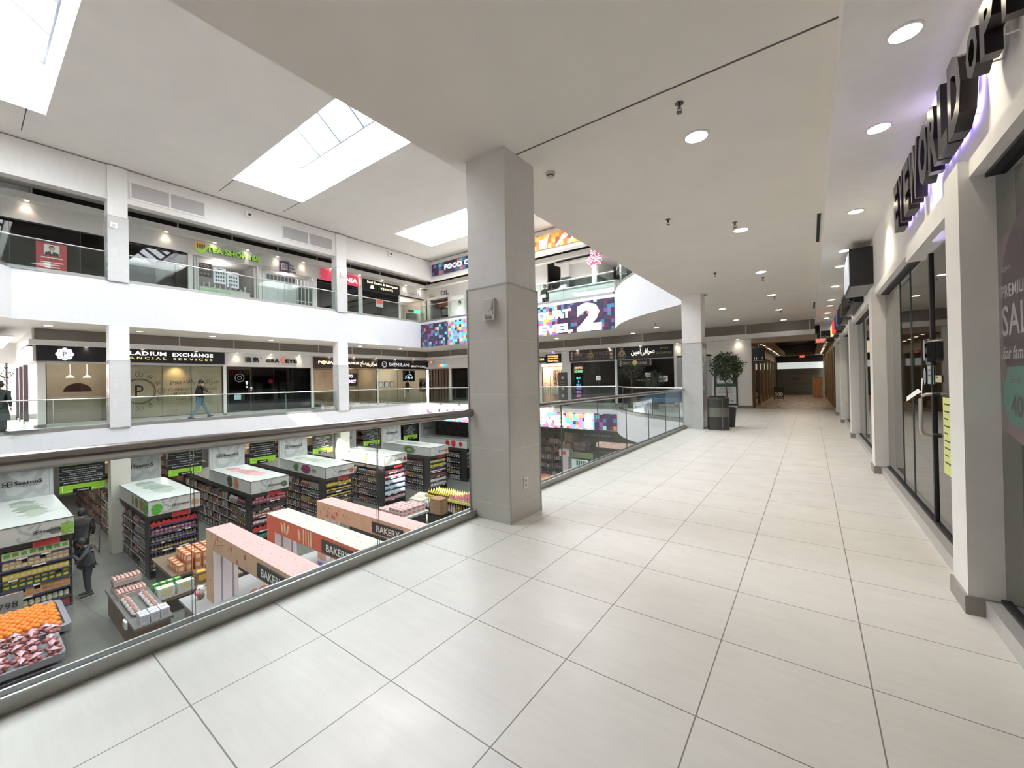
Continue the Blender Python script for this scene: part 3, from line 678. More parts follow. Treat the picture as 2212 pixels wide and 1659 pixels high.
# --- jewellery shop, crypto lounge, amin exchange on the end wall
room('N', -13.1, -11.68, 0, 2.6, 2.0, (.75, .62, .5), ceil=(.8, .75, .7)); window('N', -13.1, -11.7, 0, 2.25, GD, (-12.55,), sill=.12)
lamp('POINT', 'shop_lamp', (-12.4, YE+.9, 2.3), 40, (1, .82, .66), rad=.2)
t = thing('reflected_lattice', (-12.4, YE+1.4, 0), 'pale lattice standing in for a grid reflected in the lit jewellery window', 'shelving')  # lattice added behind the glass in place of a reflected grid
mb = MB()
for k in range(8): fb(mb, 'N', -13.0, -11.8, 1.3, 1.5, .5+k*.22, .52+k*.22)
for k in range(9): fb(mb, 'N', -13.0+k*.15, -12.98+k*.15, 1.3, 1.5, .5, 2.1)
mb.build('lattice', M('lattice_brown', (.30, .2, .15), .6), t)
random.seed(5)
for k in range(9):
    u = -12.98+k*.155; mb = MB(); h = random.uniform(.15, .4)
    for j in range(6): mb.ball((u+random.uniform(-.03, .03), YE+.3+random.uniform(-.05, .05), .95+random.uniform(0, h)), random.uniform(.03, .045), 8, 5, 0)
    mb.cyl((u, YE+.3, .55), .05, .42, 10, 1); mb.build('flower_display', [M('blossom_white', (.9, .85, .8), .6), WTM], label='white flower display in the jewellery window', cat='flowers', group='white flowers in the jewellery window')
def sg(mb):
    for k, s in enumerate(('EXCHANGE', 'JEWELLERY', 'WE BUY GOLD')): letters(mb, 'N', s, -12.22, 2.85-k*.14, .085, .72, 1, .02, DS)
sign('led_sign', 'N', -12.72, -11.74, 2.45, 2.98, [SIGNB, M('led_orange', (1, .35, .12), .5, emit=3)], 'black sign with three rows of glowing orange letters over the jewellery window', sg)
def sg(mb): letters(mb, 'N', '166', -12.98, 2.7, .16, .3, 1, .02, DS)
sign('led_sign', 'N', -13.3, -12.78, 2.5, 2.85, [SIGNB, GOLD], 'small black sign with the glowing number 166', sg)
post('N', -11.68, -11.12, 0, 2.45)
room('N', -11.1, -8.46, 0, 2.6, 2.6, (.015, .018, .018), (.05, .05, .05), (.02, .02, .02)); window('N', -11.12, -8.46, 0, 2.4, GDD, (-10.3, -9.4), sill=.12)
COIN = M('coin_grey', (.35, .33, .3), .4, .3)
def crest(mb, u, z, s, m=2):
    disc(mb, 'N', u, z, .2*s, m, DS-.002, 24, .04*s); disc(mb, 'N', u, z, .12*s, m, DS-.002, 20, .05*s); disc(mb, 'N', u-.01, z+.27*s, .06*s, m, DS-.002, 10); fb(mb, 'N', u-.1*s, u+.1*s, DS-.002, DS, z+.3*s, z+.33*s, m); disc(mb, 'N', u, z-.1*s, .24*s, m, DS-.001, 24, .02*s)
def sg(mb):
    letters(mb, 'N', 'CRYPTO', -10.38, 2.82, .19, .85, 1, 0, DS); letters(mb, 'N', 'LOUNGE', -9.25, 2.85, .19, .9, 1, 0, DS)
    letters(mb, 'N', 'CRYPTOCURRENCY', -10.38, 2.62, .07, .85, 1, 0, DS); letters(mb, 'N', 'BUY & SELL', -9.2, 2.66, .07, .6, 1, 0, DS)
    for k in range(3): disc(mb, 'N', -10.98, 2.95-k*.17, .075, 3, DS, 16); disc(mb, 'N', -8.6, 2.98-k*.19, .085, 3, DS, 16)
    crest(mb, -9.8, 2.78, .8)
sign('shop_sign', 'N', -11.13, -8.42, 2.47, 3.1, [SIGNBR, M('lettering_dull', (.28, .27, .25), .5), GOLDM, COIN], 'dark sign with grey serif letters reading CRYPTO LOUNGE', sg)
post('N', -8.46, -8.33, 0, 3.1)
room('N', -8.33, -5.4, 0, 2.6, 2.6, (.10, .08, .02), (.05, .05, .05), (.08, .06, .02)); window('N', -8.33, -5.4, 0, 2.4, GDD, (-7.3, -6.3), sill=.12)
def sg(mb):
    letters(mb, 'N', '\ufee6\ufbff\ufee3\ufe8d', -7.25, 2.79, .36, .52, 1, .015, DS); letters(mb, 'N', '\ufbfd\ufed3\ufe8d\ufeae\ufebb', -6.65, 2.79, .36, .7, 1, .015, DS)
    letters(mb, 'N', 'AMIN', -5.85, 2.93, .11, .42, 2, 0, DS); letters(mb, 'N', 'EXCHANGE', -5.85, 2.7, .11, .74, 2, 0, DS); crest(mb, -8.0, 2.78, .85)
sign('shop_sign', 'N', -8.33, -5.4, 2.46, 3.1, [SIGNB, M('lettering_ivory', (1, .95, .75), .5, emit=1.4), GOLDM, COIN], 'black sign with white Persian script reading AMIN EXCHANGE', sg)
def sg(mb):
    letters(mb, 'N', 'CRYPTO', -7.75, 2.24, .13, .5, 1, .01, DS+.1); letters(mb, 'N', 'LOUNGE', -6.98, 2.24, .13, .52, 1, .01, DS+.1); disc(mb, 'N', -7.36, 2.25, .13, 2, DS+.098, 20)
    for k in range(3): disc(mb, 'N', -8.12, 2.34-k*.1, .045, 1, DS+.1, 10); disc(mb, 'N', -6.55, 2.36-k*.1, .045, 1, DS+.1, 10)
sign('shop_sign', 'N', -8.28, -6.45, 2.08, 2.42, [SIGNBR, M('lettering_dim', (.45, .43, .4), .5, emit=.1), M('coin_gold', (.6, .5, .15), .4, emit=.3)], 'smaller black CRYPTO LOUNGE board below the Persian sign', sg, d=-.02)
mb = MB(); letters(mb, 'N', '416.491.3800', -6.95, 1.35, .09, .75, 0, .005, .05); mb.build('window_lettering', [GOLDM], label='gold phone number lettering on the dark exchange window', cat='lettering')
for (u, z, w_, h_, l) in ((-9.45, 1.5, .27, .24, 'white notice on the dark crypto lounge door'), (-6.7, 1.6, .28, .24, 'white notice on the dark exchange window'), (-5.95, 1.4, .44, .3, 'pale blue and white sheet on the exchange window')):
    mb = MB(); fb(mb, 'N', u-w_/2, u+w_/2, .03, .04, z-h_/2, z+h_/2, 0); fb(mb, 'N', u-w_*.3, u+w_*.3, .025, .03, z-h_*.3, z+h_*.3, 1); mb.build('paper_notice', [WTM, M('paper_blue', (.6, .72, .74), .6)], label=l, cat='notice')
t = thing('led_column_sign', (-10.65, YE+.06, .3), 'tall vertical board of multicoloured glowing letters by the crypto lounge', 'sign')
mb = MB(); fb(mb, 'N', -11.05, -10.35, .09, .13, .3, 2.35); mb.build('board', SIGNB, t)
ledc = [((1, .55, .4), 'CRYPTO', 2.1, .5), ((.4, 1, .4), 'LOUNGE', 1.9, .5), ((.1, .9, 1), 'BUY', 1.52, .26), ((.1, .5, 1), '&', 1.33, .1), ((.2, .35, 1), 'SELL', 1.12, .3), ((.3, .3, 1), 'WITH', .92, .3), ((.65, .3, 1), 'BTC', .72, .26), ((1, .2, .5), 'ETH', .5, .26)]
for k, (c, s, z, w_) in enumerate(ledc):
    mb = MB(); letters(mb, 'N', s, -10.68, z, .14, w_, 0, .03, .085); mb.build('lettering', M('led_%d' % k, c, .5, emit=3.5), t)
t = thing('standing_board', (-11.15, YE-.9, 0), 'tall dark free-standing board with gold coins in front of the crypto lounge', 'sign stand')
mb = MB(); mb.box(-11.43, YE-.92, .05, -10.88, YE-.88, 1.85); mb.box(-11.4, YE-1.05, 0, -10.9, YE-.75, .05); mb.build('board', M('board_charcoal', (.045, .04, .04), .5), t)
mb = MB()
for z in (1.55, .95, .55, .2): disc(mb, 'N', -11.15, z, .09, 0, -.93, 18)
text(mb, 'BUY / SELL', (-11.15, YE-.925, 1.32), .06, '-y', .3); text(mb, 'INSTANTLY', (-11.15, YE-.925, 1.17), .05, '-y', .3); mb.build('print', [M('coin_pale', (.42, .36, .26), .5)], t)
post('N', -5.4, -5.26, 0, 3.1)
mb = MB(); fb(mb, 'N', -5.26, -3.72, 0, .12, 0, 2.5); struct('wall_north_panel', mb, [M('grey_panel_wall', (.42, .45, .46), .4)])
# for-sale board and white pier by the corridor
mb = MB(); fb(mb, 'N', -3.72, -2.1, .0, .14, 0, 3.12); struct('wall_pier', mb, [WH])
mb = MB(); fb(mb, 'N', -2.68, -2.09, -.02, .1, 0, .12); struct('baseboard_pier', mb, [MATS['base_tile_brown']])
t = thing('poster_board', (-3.15, YE-.02, .15), 'framed notice board with for-sale sheets behind the potted tree', 'notice board')
mb = MB(); fb(mb, 'N', -3.62, -2.66, -.04, 0, .12, 2.38); mb.build('frame', FRM, t)
mb = MB(); fb(mb, 'N', -3.56, -2.72, -.05, -.04, .2, .98, 0); fb(mb, 'N', -3.56, -2.72, -.05, -.04, 1.02, 1.1, 1); fb(mb, 'N', -3.5, -2.85, -.05, -.04, 1.12, 1.6, 0)
mb.build('sheet', [M('sheet_pale', (.6, .64, .62), .5), M('sheet_green', (.03, .16, .12), .5)], t)
mb = MB(); letters(mb, 'N', 'FOR SALE', -3.14, .88, .07, .42, 0, .005, -.055); letters(mb, 'N', 'Move In Ready\nSound & Beyond', -3.14, .74, .14, .6, 0, 0, -.055); letters(mb, 'N', '2700', -2.95, .33, .07, .25, 0, .01, -.055); mb.build('lettering', INKD, t)
# ---------------------------------------------------------------- corridor beyond
CW = M('corridor_gold_wall', (.30, .21, .11), .5, noise=.1); CF_ = grid_mat('corridor_floor', (.42, .33, .25), (.12, .09, .06), [(0, TX0, TS), (1, TY0, TS)], rough=.3, noise=.05)
mb = MB(); mb.box(-2.1, 21.0, .001, .86, 38, .004); struct('floor_corridor', mb, [CF_])
mb = MB(); mb.box(-2.25, 21.13, 0, -2.1, 38, 3.1, 0)
struct('wall_corridor_west', mb, [CW])
mb = MB(); mb.box(-2.3, 37.0, 0, .9, 37.15, 3.2); struct('wall_corridor_end', mb, [M('corridor_end_wall', (.10, .11, .10), .5)])
mb = MB(); mb.box(-2.1, 21.0, 2.9, -1.45, 37, 3.12); mb.box(.3, 21.0, 2.9, .95, 37, 3.12); mb.box(-1.45, 21.0, 2.9, .3, 21.6, 3.12); mb.box(-1.45, 36, 2.9, .3, 37, 3.12); struct('ceiling_corridor', mb, [M('corridor_ceiling', (.42, .33, .24), .6)])
mb = MB(); mb.box(-1.5, 21.5, 3.5, .35, 36.2, 3.55); mb.box(-1.5, 21.4, 3.1, -1.46, 36.2, 3.5); mb.box(.31, 21.4, 3.1, .35, 36.2, 3.5); mb.box(-1.5, 36.1, 3.1, .35, 36.2, 3.5); mb.box(-1.5, 21.4, 3.1, .35, 21.5, 3.5)
for k in range(7): mb.box(-1.45, 22.6+k*2, 3.1, .3, 22.75+k*2, 3.5)
struct('ceiling_coffer', mb, [M('coffer_dark', (.04, .03, .025), .6)])
for k in range(6):
    y = 22+k*2.3
    t = thing('ceiling_light', (-.55, y, 3.28), 'slim white strip lamp in the dark coffered corridor ceiling', 'light', 'strip lamps in the corridor coffer')
    mb = MB(); mb.box(-.8, y-.05, 3.3, -.15, y+.05, 3.34); mb.build('diffuser', M('strip_white', (1, .95, .88), .5, emit=4), t)
    mb = MB(); mb.tube([(-.7, y, 3.34), (-.7, y, 3.5)], .01, 6); mb.tube([(-.25, y, 3.34), (-.25, y, 3.5)], .01, 6); mb.build('cord', FRM, t)
lamp('AREA', 'corridor_lamp', (-.55, 29, 2.85), 26, (1, .78, .55), size=1.6, size_y=12)
for k in range(7):                                      # gold storefront frames along the corridor
    y = 21.6+k*2.2
    mb = MB(); mb.box(-2.1, y, 0, -2.02, y+.16, 2.5); mb.box(-2.1, y, 2.42, -2.04, y+2.2, 2.55); struct('wall_corridor_frame', mb, [CW])
    g = MB(); g.box(-2.095, y+.2, .12, -2.08, y+2.16, 2.4); struct('window_%d' % WN[0], g, [M('corridor_dark_glass', (.035, .032, .028), .06, spec=.8)]); WN[0] += 1
for k in range(7):
    y = 21.2+k*2.2
    mb = MB(); mb.box(.78, y, 0, .9, y+.2, 2.6); mb.box(.82, y, 0, .9, y+2.2, 3.0); struct('wall_corridor_frame', mb, [CW])
# end wall of the corridor: white band, lettering, door
t = thing('office_front', (-.6, 36.9, 0), 'dark office front at the corridor end with a white glowing band', 'shopfront')
mb = MB(); mb.box(-2.05, 36.92, 2.45, .75, 36.98, 2.88); mb.build('fascia', SIGNB, t)
mb = MB(); mb.box(-2.0, 36.94, 1.95, .75, 36.98, 2.42); mb.build('lit_band', M('band_glow', (.80, .88, .86), .5, emit=.55), t)
mb = MB(); mb.box(-2.0, 36.94, .25, .75, 36.98, 1.95); mb.build('film', M('film_olive', (.13, .14, .12), .5), t)
mb = MB(); text(mb, 'GLOBAL TAX SERVICES\nONE STOP SERVICES', (-.2, 36.93, 1.65), .28, '-y', 1.6); text(mb, 'CRA', (-.9, 36.93, 1.2), .2, '-y', .5, 0, .02); text(mb, 'PERSONAL TAX  SMALL BUSINESS', (-.4, 36.93, .85), .1, '-y', 1.6); mb.build('lettering', INKD, t)
exit_sign((-.45, 36.5, 2.81), '-y', 'tiny red EXIT sign at the far end of the dark corridor')
t = thing('crate_stack', (.3, 33.2, 0), 'tall orange-brown crate standing at the right of the far corridor', 'crate')
mb = MB(); mb.box(.12, 33.0, .02, .62, 33.4, 1.25); mb.build('carton', M('crate_orange', (.55, .30, .17), .7, noise=.25, nscale=12), t); mb = MB(); mb.box(.1, 32.98, 1.25, .64, 33.42, 1.29); mb.build('lid', M('crate_orange2', (.48, .25, .13), .7), t)
t = thing('sandwich_board', (-1.45, 27.9, 0), 'small folding board reading 300 on the corridor floor', 'sign stand')
mb = MB(); mb.box(-1.72, 27.9, .12, -1.22, 27.94, .8); mb.build('board', M('sand_black', (.03, .03, .03), .5), t)
mb = MB(); text(mb, '300', (-1.47, 27.89, .38), .22, '-y', .4, 0, .03); mb.box(-1.7, 27.895, .2, -1.24, 27.899, .22); mb.build('lettering', WTM, t)
for a in (-1.7, -1.25):
    for b in (0, .35):
        mb = MB(); mb.tube([(a, 27.92, .8), (a, 27.92+b, 0)], .012, 6); mb.build('leg', STEEL, t)
t = thing('washroom_sign', (-1.85, 21.25, 2.2), 'black hanging sign with white washroom figures at the corridor mouth', 'sign')
mb = MB(); mb.box(-2.08, 21.0, 2.06, -1.58, 21.05, 2.68); mb.build('sign_box', SIGNB, t)
mb = MB()
for u in (-1.98, -1.9, -1.68): mb.box(u-.018, 20.99, 2.17, u+.018, 20.995, 2.25); mb.cyl((u, 20.99, 2.28), .014, .005, 10, axis='y')
mb.box(-2.04, 20.99, 2.1, -1.62, 20.995, 2.112); mb.build('pictogram', WTM, t)
mb = MB(); mb.tube([(-1.83, 21.02, 2.68), (-1.83, 21.02, 2.9)], .01, 6); mb.build('hanger', STEEL, t)
# ================================================================ RIGHT-HAND SHOPS
POSTS = [(3.48, 3.78), (7.70, 8.02), (11.75, 12.08), (15.3, 15.6), (18.2, 18.5)]
def rpost(a, b):
    mb = MB(); mb.box(.715, a, .1, .93, b, 2.63, 0); mb.box(.70, a-.01, 0, .93, b+.01, .105, 1); return struct('wall_post', mb, [WH, M('base_tile_stone', (.27, .25, .23), .4, noise=.08)])
for a, b in POSTS: rpost(a, b)
GR = glass('storefront_glass', (.60, .62, .58), .16, .95)
spans = [(-4, 3.48)]+[(POSTS[i][1], POSTS[i+1][0]) for i in range(4)]+[(18.5, 21)]
SEAM = onx(2018, 850, .86).y
for i, (a, b) in enumerate(spans):
    mb = MB(); mb.box(.76, a, 2.53, .93, b, 2.63, 0); mb.box(.82, a, 2.51, .90, b, 2.53, 2); mb.box(.78, a, 0, .92, b, .10, 1); mb.box(.84, a, .10, .88, b, .12, 2)
    if i in (1, 3): mb.box(.74, a, 2.44, .88, a+1.5, 2.56, 0)
    e = struct('window_%d' % WN[0], mb, [WH, M('sill_pale', (.55, .54, .53), .35, .4), BLACK]); WN[0] += 1
    g = MB(); g.quad((.86, a, .12), (.86, b, .12), (.86, b, 2.5), (.86, a, 2.5)); g.build('glass', GR, e)
    n = 4 if i == 1 else 3
    g = MB()
    js = [SEAM+.9, SEAM+1.5] if i == 1 else [a+(b-a)*k/n for k in range(1, n)]
    for y in js: g.box(.853, y-.004, .12, .867, y+.004, 2.5)
    g.build('pane_joint', GED, e)
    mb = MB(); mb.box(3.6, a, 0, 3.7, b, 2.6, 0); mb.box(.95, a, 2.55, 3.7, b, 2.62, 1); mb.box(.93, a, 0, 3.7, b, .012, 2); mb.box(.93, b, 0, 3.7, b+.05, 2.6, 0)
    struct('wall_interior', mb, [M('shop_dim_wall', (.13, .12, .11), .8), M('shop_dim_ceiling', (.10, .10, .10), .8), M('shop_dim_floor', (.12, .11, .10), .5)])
# door of the optometry shop: dark meeting stile, lock, D-handle, tags and papers
t = thing('glass_door', (.86, SEAM, .1), 'frameless glass shop door with a black stile, lock and bent pull handle', 'door')
mb = MB(); mb.box(.845, SEAM-.02, .1, .875, SEAM+.02, 2.5); mb.build('stile', BLACK, t)
HZ = [onx(2000, 852, .80).z, onx(2003, 940, .80).z]
mb = MB(); y = SEAM-.12
def bend(cy, z0, z1, x0=.86, x1=.79, r=.03):
    return [(x0, cy-.0, z1), (x1+r, cy, z1), (x1+.01, cy, z1-.012), (x1, cy, z1-r), (x1, cy, z0+r), (x1+.01, cy, z0+.012), (x1+r, cy, z0), (x0, cy, z0)]
HY = onx(2003, 895, .80).y
mb.tube(bend(SEAM-.06, HZ[1], HZ[0], .86, .765, .04), .014, 12); mb.build('pull_handle', M('handle_grey', (.42, .41, .39), .35, .5), t)
mb = MB()
for z in HZ: mb.cyl((.835, SEAM-.06, z), .02, .025, 10, axis='x')
mb.build('handle_washer', BLACK, t)
mb = MB(); zl = onx(2020, 755, .84).z
mb.box(.81, SEAM-.07, zl-.06, .86, SEAM+.01, zl+.06); mb.cyl((.81, SEAM-.03, zl+.06), .04, .05, 14, axis='x'); mb.cyl((.81, SEAM-.03, zl-.06), .04, .05, 14, axis='x'); mb.build('lock', M('lock_black', (.012, .012, .014), .25, coat=.5), t)
mb = MB(); zt = HZ[0]
mb.add([(.775, SEAM-.06, zt+.02), (.75, SEAM-.02, zt+.0), (.70, SEAM+.10, zt-.07), (.705, SEAM+.13, zt-.03), (.76, SEAM+.0, zt+.05)], [(0, 1, 2, 3, 4)]); mb.add([(.775, SEAM-.06, zt), (.78, SEAM-.08, zt+.14), (.78, SEAM-.03, zt+.14), (.775, SEAM-.02, zt)], [(0, 1, 2, 3)])
mb.build('paper_tag', WTM, t)
def stick(px0, py0, px1, py1, label, mats, name='window_paper', cat='notice', d=.853, lines=0):
    a, b = onx(px0, py0, d), onx(px1, py1, d); t = thing(name, (d, (a.y+b.y)/2, min(a.z, b.z)), label, cat)
    mb = MB(); mb.box(d-.002, min(a.y, b.y), min(a.z, b.z), d+.002, max(a.y, b.y), max(a.z, b.z)); mb.build('sheet', mats[0], t)
    if lines:
        mb = MB(); y0, y1, z0, z1 = min(a.y, b.y), max(a.y, b.y), min(a.z, b.z), max(a.z, b.z); random.seed(lines)
        for k in range(lines):
            z = z1-(k+1)*(z1-z0)/(lines+1.5); mb.box(d-.004, y1-.12*(y1-y0)-random.uniform(.25, .7)*(y1-y0), z, d-.003, y1-.12*(y1-y0), z+.012)
        mb.build('print', mats[1], t)
    return t
YEL = M('paper_lime', (.62, .66, .22), .6, emit=.12); INK = M('ink', (.08, .08, .08), .6)
stick(2037, 858, 2068, 1040, 'lime yellow opening-hours sheet on the glass beside the door handle', [YEL, INK], lines=9)
stick(2004, 790, 2017, 830, 'small blue and yellow sticker sheet above the door handle', [M('paper_teal', (.35, .45, .42), .5), INK], lines=2)
stick(2021, 811, 2034, 826, 'small cream card on the shop door under the lock', [M('paper_cream', (.6, .52, .35), .5), INK], lines=1)
mb = MB(); c = onx(1996, 757, .853); 
for k, (dz, r_) in enumerate(((0, .10), (-.24, .08))):
    mb.add([(.853, c.y+.05*math.cos(2*PI*i/18), c.z+dz+r_*math.sin(2*PI*i/18)) for i in range(18)], [tuple(range(18))])
mb.build('oval_sticker', [M('sticker_pale_blue', (.30, .38, .40), .4)], label='two pale blue oval stickers on the glass left of the lock', cat='sticker')
# sale poster in the near window
t = thing('sale_poster', (.853, 3.0, .7), 'pink window poster with a purple circle reading PREMIUM SALE', 'poster')
PA, PB = onx(2150, 540, .875), onx(2160, 925, .875)
py = PA.y-.03
mb = MB(); mb.add([(.877, py, PB.z+.0), (.877, py-1.0, PB.z-.2), (.877, py-1.0, PA.z+.25), (.877, py-.05, PA.z+.03), (.877, py, PA.z-.02)], [(0, 1, 2, 3, 4)]); mb.build('backing', M('poster_pink', (.42, .25, .31), .6, emit=.10), t)
zc = onx(2195, 690, .873).z; mb = MB(); n = 40; cyy = py-.42
mb.add([(.874, cyy+.40*math.cos(2*PI*i/n), zc+.06+.50*math.sin(2*PI*i/n)) for i in range(n)], [tuple(range(n))]); mb.build('purple_disc', M('poster_purple', (.085, .02, .07), .6, emit=.1), t)
mb = MB(); f = lambda p: onx(2190, p, .870).z
for s, p, h, w_, sh in (('Biggest', 570, .035, .13, .3), ('PREMIUM', 622, .07, .36, 0), ('SALE', 688, .17, .44, 0), ('for family', 765, .09, .36, .3)):
    text(mb, s, (.872, py-.06-w_/2, f(p)), h, '-x', w_, 0, .01, 0, sh)
mb.build('lettering', M('poster_white_text', (.75, .68, .72), .6, emit=.25), t)
mb = MB(); a, b = onx(2168, 850, .871), onx(2212, 850, .871); z0, z1 = f(918), f(792)
mb.add([(.870, py-.04, (z0+z1)/2), (.870, py-.14, z0), (.870, py-.6, z0), (.870, py-.6, z1), (.870, py-.14, z1)], [(0, 1, 2, 3, 4)]); mb.build('teal_badge', M('badge_teal', (.12, .42, .36), .5, emit=.15), t)
mb = MB(); text(mb, 'Family', (.868, py-.23, f(822)), .045, '-x', .16, 0, .01, 0, .2); text(mb, '40', (.868, py-.25, f(876)), .12, '-x', .16, 0, .03); mb.build('badge_lettering', INK, t)
mb = MB(); mb.box(.84, py+.06, .35, .86, py+.05, 2.3)
# raised channel letters over the shop, one mesh per letter
LB = M('channel_black', (.018, .016, .016), .3, .2, noise=.1); PG = M('halo_violet', (.45, .35, 1), .5, emit=4)
t = thing('shop_sign', (.75, 5, 2.8), 'raised black halo-lit letters EYEWORLD OPTO on the right wall', 'sign')
XL = .70
def ly(px): return onx(px, 420, XL).y
word = [('E', 1930, 1944, 432, 514), ('Y', 1945, 1962, 404, 482), ('E', 1956, 1980, 376, 456), ('W', 1974, 1990, 330, 436), ('O', 1981, 2008, 318, 413), ('R', 2002, 2026, 276, 382), ('L', 2022, 2046, 247, 366), ('D', 2040, 2082, 182, 326)]
yy0, yy1 = ly(1930), ly(2082)
wn = [.95, 1.05, .95, 1.5, 1.25, 1.1, .95, 1.15]; tot = sum(wn); acc = 0
zt, zb = 3.245, 2.80
for k, (ch, *_r) in enumerate(word):
    y = yy0+(yy1-yy0)*(acc+wn[k]/2)/tot; w_ = abs(yy1-yy0)*wn[k]/tot*.9; acc += wn[k]
    mb = MB(); text(mb, ch, (XL+.07, y, (zt+zb)/2), zt-zb, '-x', w_, 0, .045, .07); mb.build('letter', LB, t)
    mb = MB()
    for dz in (-.15, .15): mb.tube([(XL+.07, y, (zt+zb)/2+dz), (.80, y, (zt+zb)/2+dz)], .005, 5)
    mb.build('standoff', STEEL, t)
    mb = MB(); text(mb, ch, (XL+.075, y, (zt+zb)/2), (zt-zb)*.86, '-x', w_*.86, 0, .03); g = [tuple(reversed(q)) for q in mb.f]; mb.f = g; mb.build('halo_tube', PG, t)
mb = None
yo0 = ly(2098)
for k, ch in enumerate('OPTO'):
    y = yo0-.10-k*.215; mb = MB(); text(mb, ch, (XL+.05, y, 3.03), .26, '-x', .18, 0, .045, .06); mb.build('letter', LB, t)
    mb = MB()
    for dz in (-.08, .08): mb.tube([(XL+.05, y, 3.03+dz), (.80, y, 3.03+dz)], .005, 5)
    mb.build('standoff', STEEL, t)
lamp('AREA', 'halo_light', (.79, (yy0+yy1)/2, 3.02), 1.5, (.6, .5, 1), size=.3, size_y=abs(yy1-yy0), target=(1.5, (yy0+yy1)/2, 3.02))
# blade box and further dark signs along the same wall
t = thing('box_sign', (.7, 8.5, 2.75), 'black box sign with a pale lit front, second sign along the right wall', 'sign')
mb = MB(); mb.box(.52, 8.25, 2.78, .80, 9.4, 3.36); mb.build('sign_box', SIGNB, t); mb = MB(); mb.box(.515, 8.29, 2.82, .52, 9.36, 3.32); mb.build('lit_face', M('lit_face', (.55, .6, .68), .4, emit=.5), t); mb = MB(); mb.box(.53, 8.26, 2.77, .79, 9.39, 2.78); mb.build('underside', M('under_grey', (.25, .25, .24), .5), t)
sg_ = [(9.7, 12.0, 'row of black raised letters on the right wall, just past the box sign', (.012, .012, .012), 0), (12.4, 14.0, 'dark sign with ribbed raised letters halfway down the right wall', (.02, .02, .025), 0),
       (14.3, 15.6, 'narrow dark blue sign far down the right wall', (.03, .05, .16), .3), (15.9, 17.2, 'red lit sign far down the right wall', (.75, .05, .04), 1.2), (17.5, 18.4, 'small yellow lit sign near the end of the right wall', (.85, .6, .2), 1.0)]
for i, (a, b, l, c, e) in enumerate(sg_):
    t = thing('shop_sign', (.72, (a+b)/2, 2.7), l, 'sign')
    mb = MB(); mb.box(.66, a, 2.72, .80, b, 3.12); mb.build('sign_box', SIGNB, t)
    n = max(3, int((b-a)/.22)); mb = MB()
    for k in range(n):
        y = a+(b-a)*(k+.5)/n; mb.box(.60, y-.05, 2.76, .66, y+.05, 3.10)
    mb.build('raised_letters', M('sg_%d' % i, c, .4, emit=e), t)
exit_sign((.35, 19.8, 2.75), '-y', 'red EXIT sign hanging at the end of the right-hand shops')
mb = MB(); mb.tube([(.35, 19.85, 2.84), (.35, 19.85, 3.47)], .01, 6); mb.build('sign_hanger', STEEL, label='thin steel rod holding the EXIT sign by the right-hand shops', cat='hanger')
t = thing('shop_sign', (.5, 20.6, 2.9), 'black sign board with slanted lettering above the corridor shops', 'sign')
mb = MB(); mb.box(.25, 20.7, 2.75, .79, 20.76, 3.2); mb.build('board', SIGNB, t); mb = MB(); text(mb, 'salon', (.52, 20.69, 2.95), .12, '-y', .35, 0, 0, 0, .3); mb.build('lettering', WTM, t)
# ================================================================ UPPER GALLERY
U0 = 5.36
mb = MB(); mb.box(XS-.12, -3, 7.72, XS, YE+.1, 8.95); struct('wall_signband_upper', mb, [WH])
mb = MB(); mb.box(XS, -3.0, 8.42, XS+.34, 1.5, 8.68); struct('wall_bulkhead_upper', mb, [WH])
for a, b in ((4.12, 4.3), (6.38, 6.56), (9.40, 9.56), (12.32, 12.56), (13.68, 13.76), (15.3, 15.6), (18.49, 18.65), (20.9, 21.05)): post('W', a, b, U0, 7.75, False, 0)
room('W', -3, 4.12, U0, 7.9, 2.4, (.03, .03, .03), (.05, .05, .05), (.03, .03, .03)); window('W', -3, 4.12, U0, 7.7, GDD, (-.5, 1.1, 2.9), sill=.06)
t = thing('red_poster', fp('W', 2.12, .1, 5.9), 'red window poster with a portrait of a man in a dark suit', 'poster')
RED = M('poster_red', (.45, .05, .06), .6, emit=.15)
mb = MB(); fb(mb, 'W', 1.73, 2.52, .03, .04, 5.6, 7.05); mb.build('board', RED, t)
mb = MB(); fb(mb, 'W', 1.93, 2.33, .022, .03, 6.55, 6.98, 0)
c = 2.13; mb.add([Vector(fp('W', c+p[0], .018, 6.55+p[1])) for p in ((-.19, 0), (.19, 0), (.17, .12), (.06, .17), (-.06, .17), (-.17, .12))], [(0, 1, 2, 3, 4, 5)], 2)
disc(mb, 'W', c, 6.82, .078, 1, .016, 16); disc(mb, 'W', c, 6.86, .08, 2, .017, 16); mb.add([Vector(fp('W', c+p[0], .015, 6.55+p[1])) for p in ((-.03, .17), (.03, .17), (0, .02))], [(0, 1, 2)], 0)
mb.build('portrait', [WTM, SKN, HAIR], t)
mb = MB()
for k, w_ in enumerate((.55, 0, .6, .4, .42)):
    if w_: fb(mb, 'W', 2.13-w_/2, 2.13+w_/2, .02, .03, 6.46-k*.09, 6.5-k*.09)
mb.build('text_lines', WTM, t)
room('W', 4.3, 6.38, U0, 7.9, 2.0, (.03, .03, .03), (.05, .05, .05), (.03, .03, .03)); window('W', 4.3, 6.38, U0, 7.66, GDD, (), sill=.06)
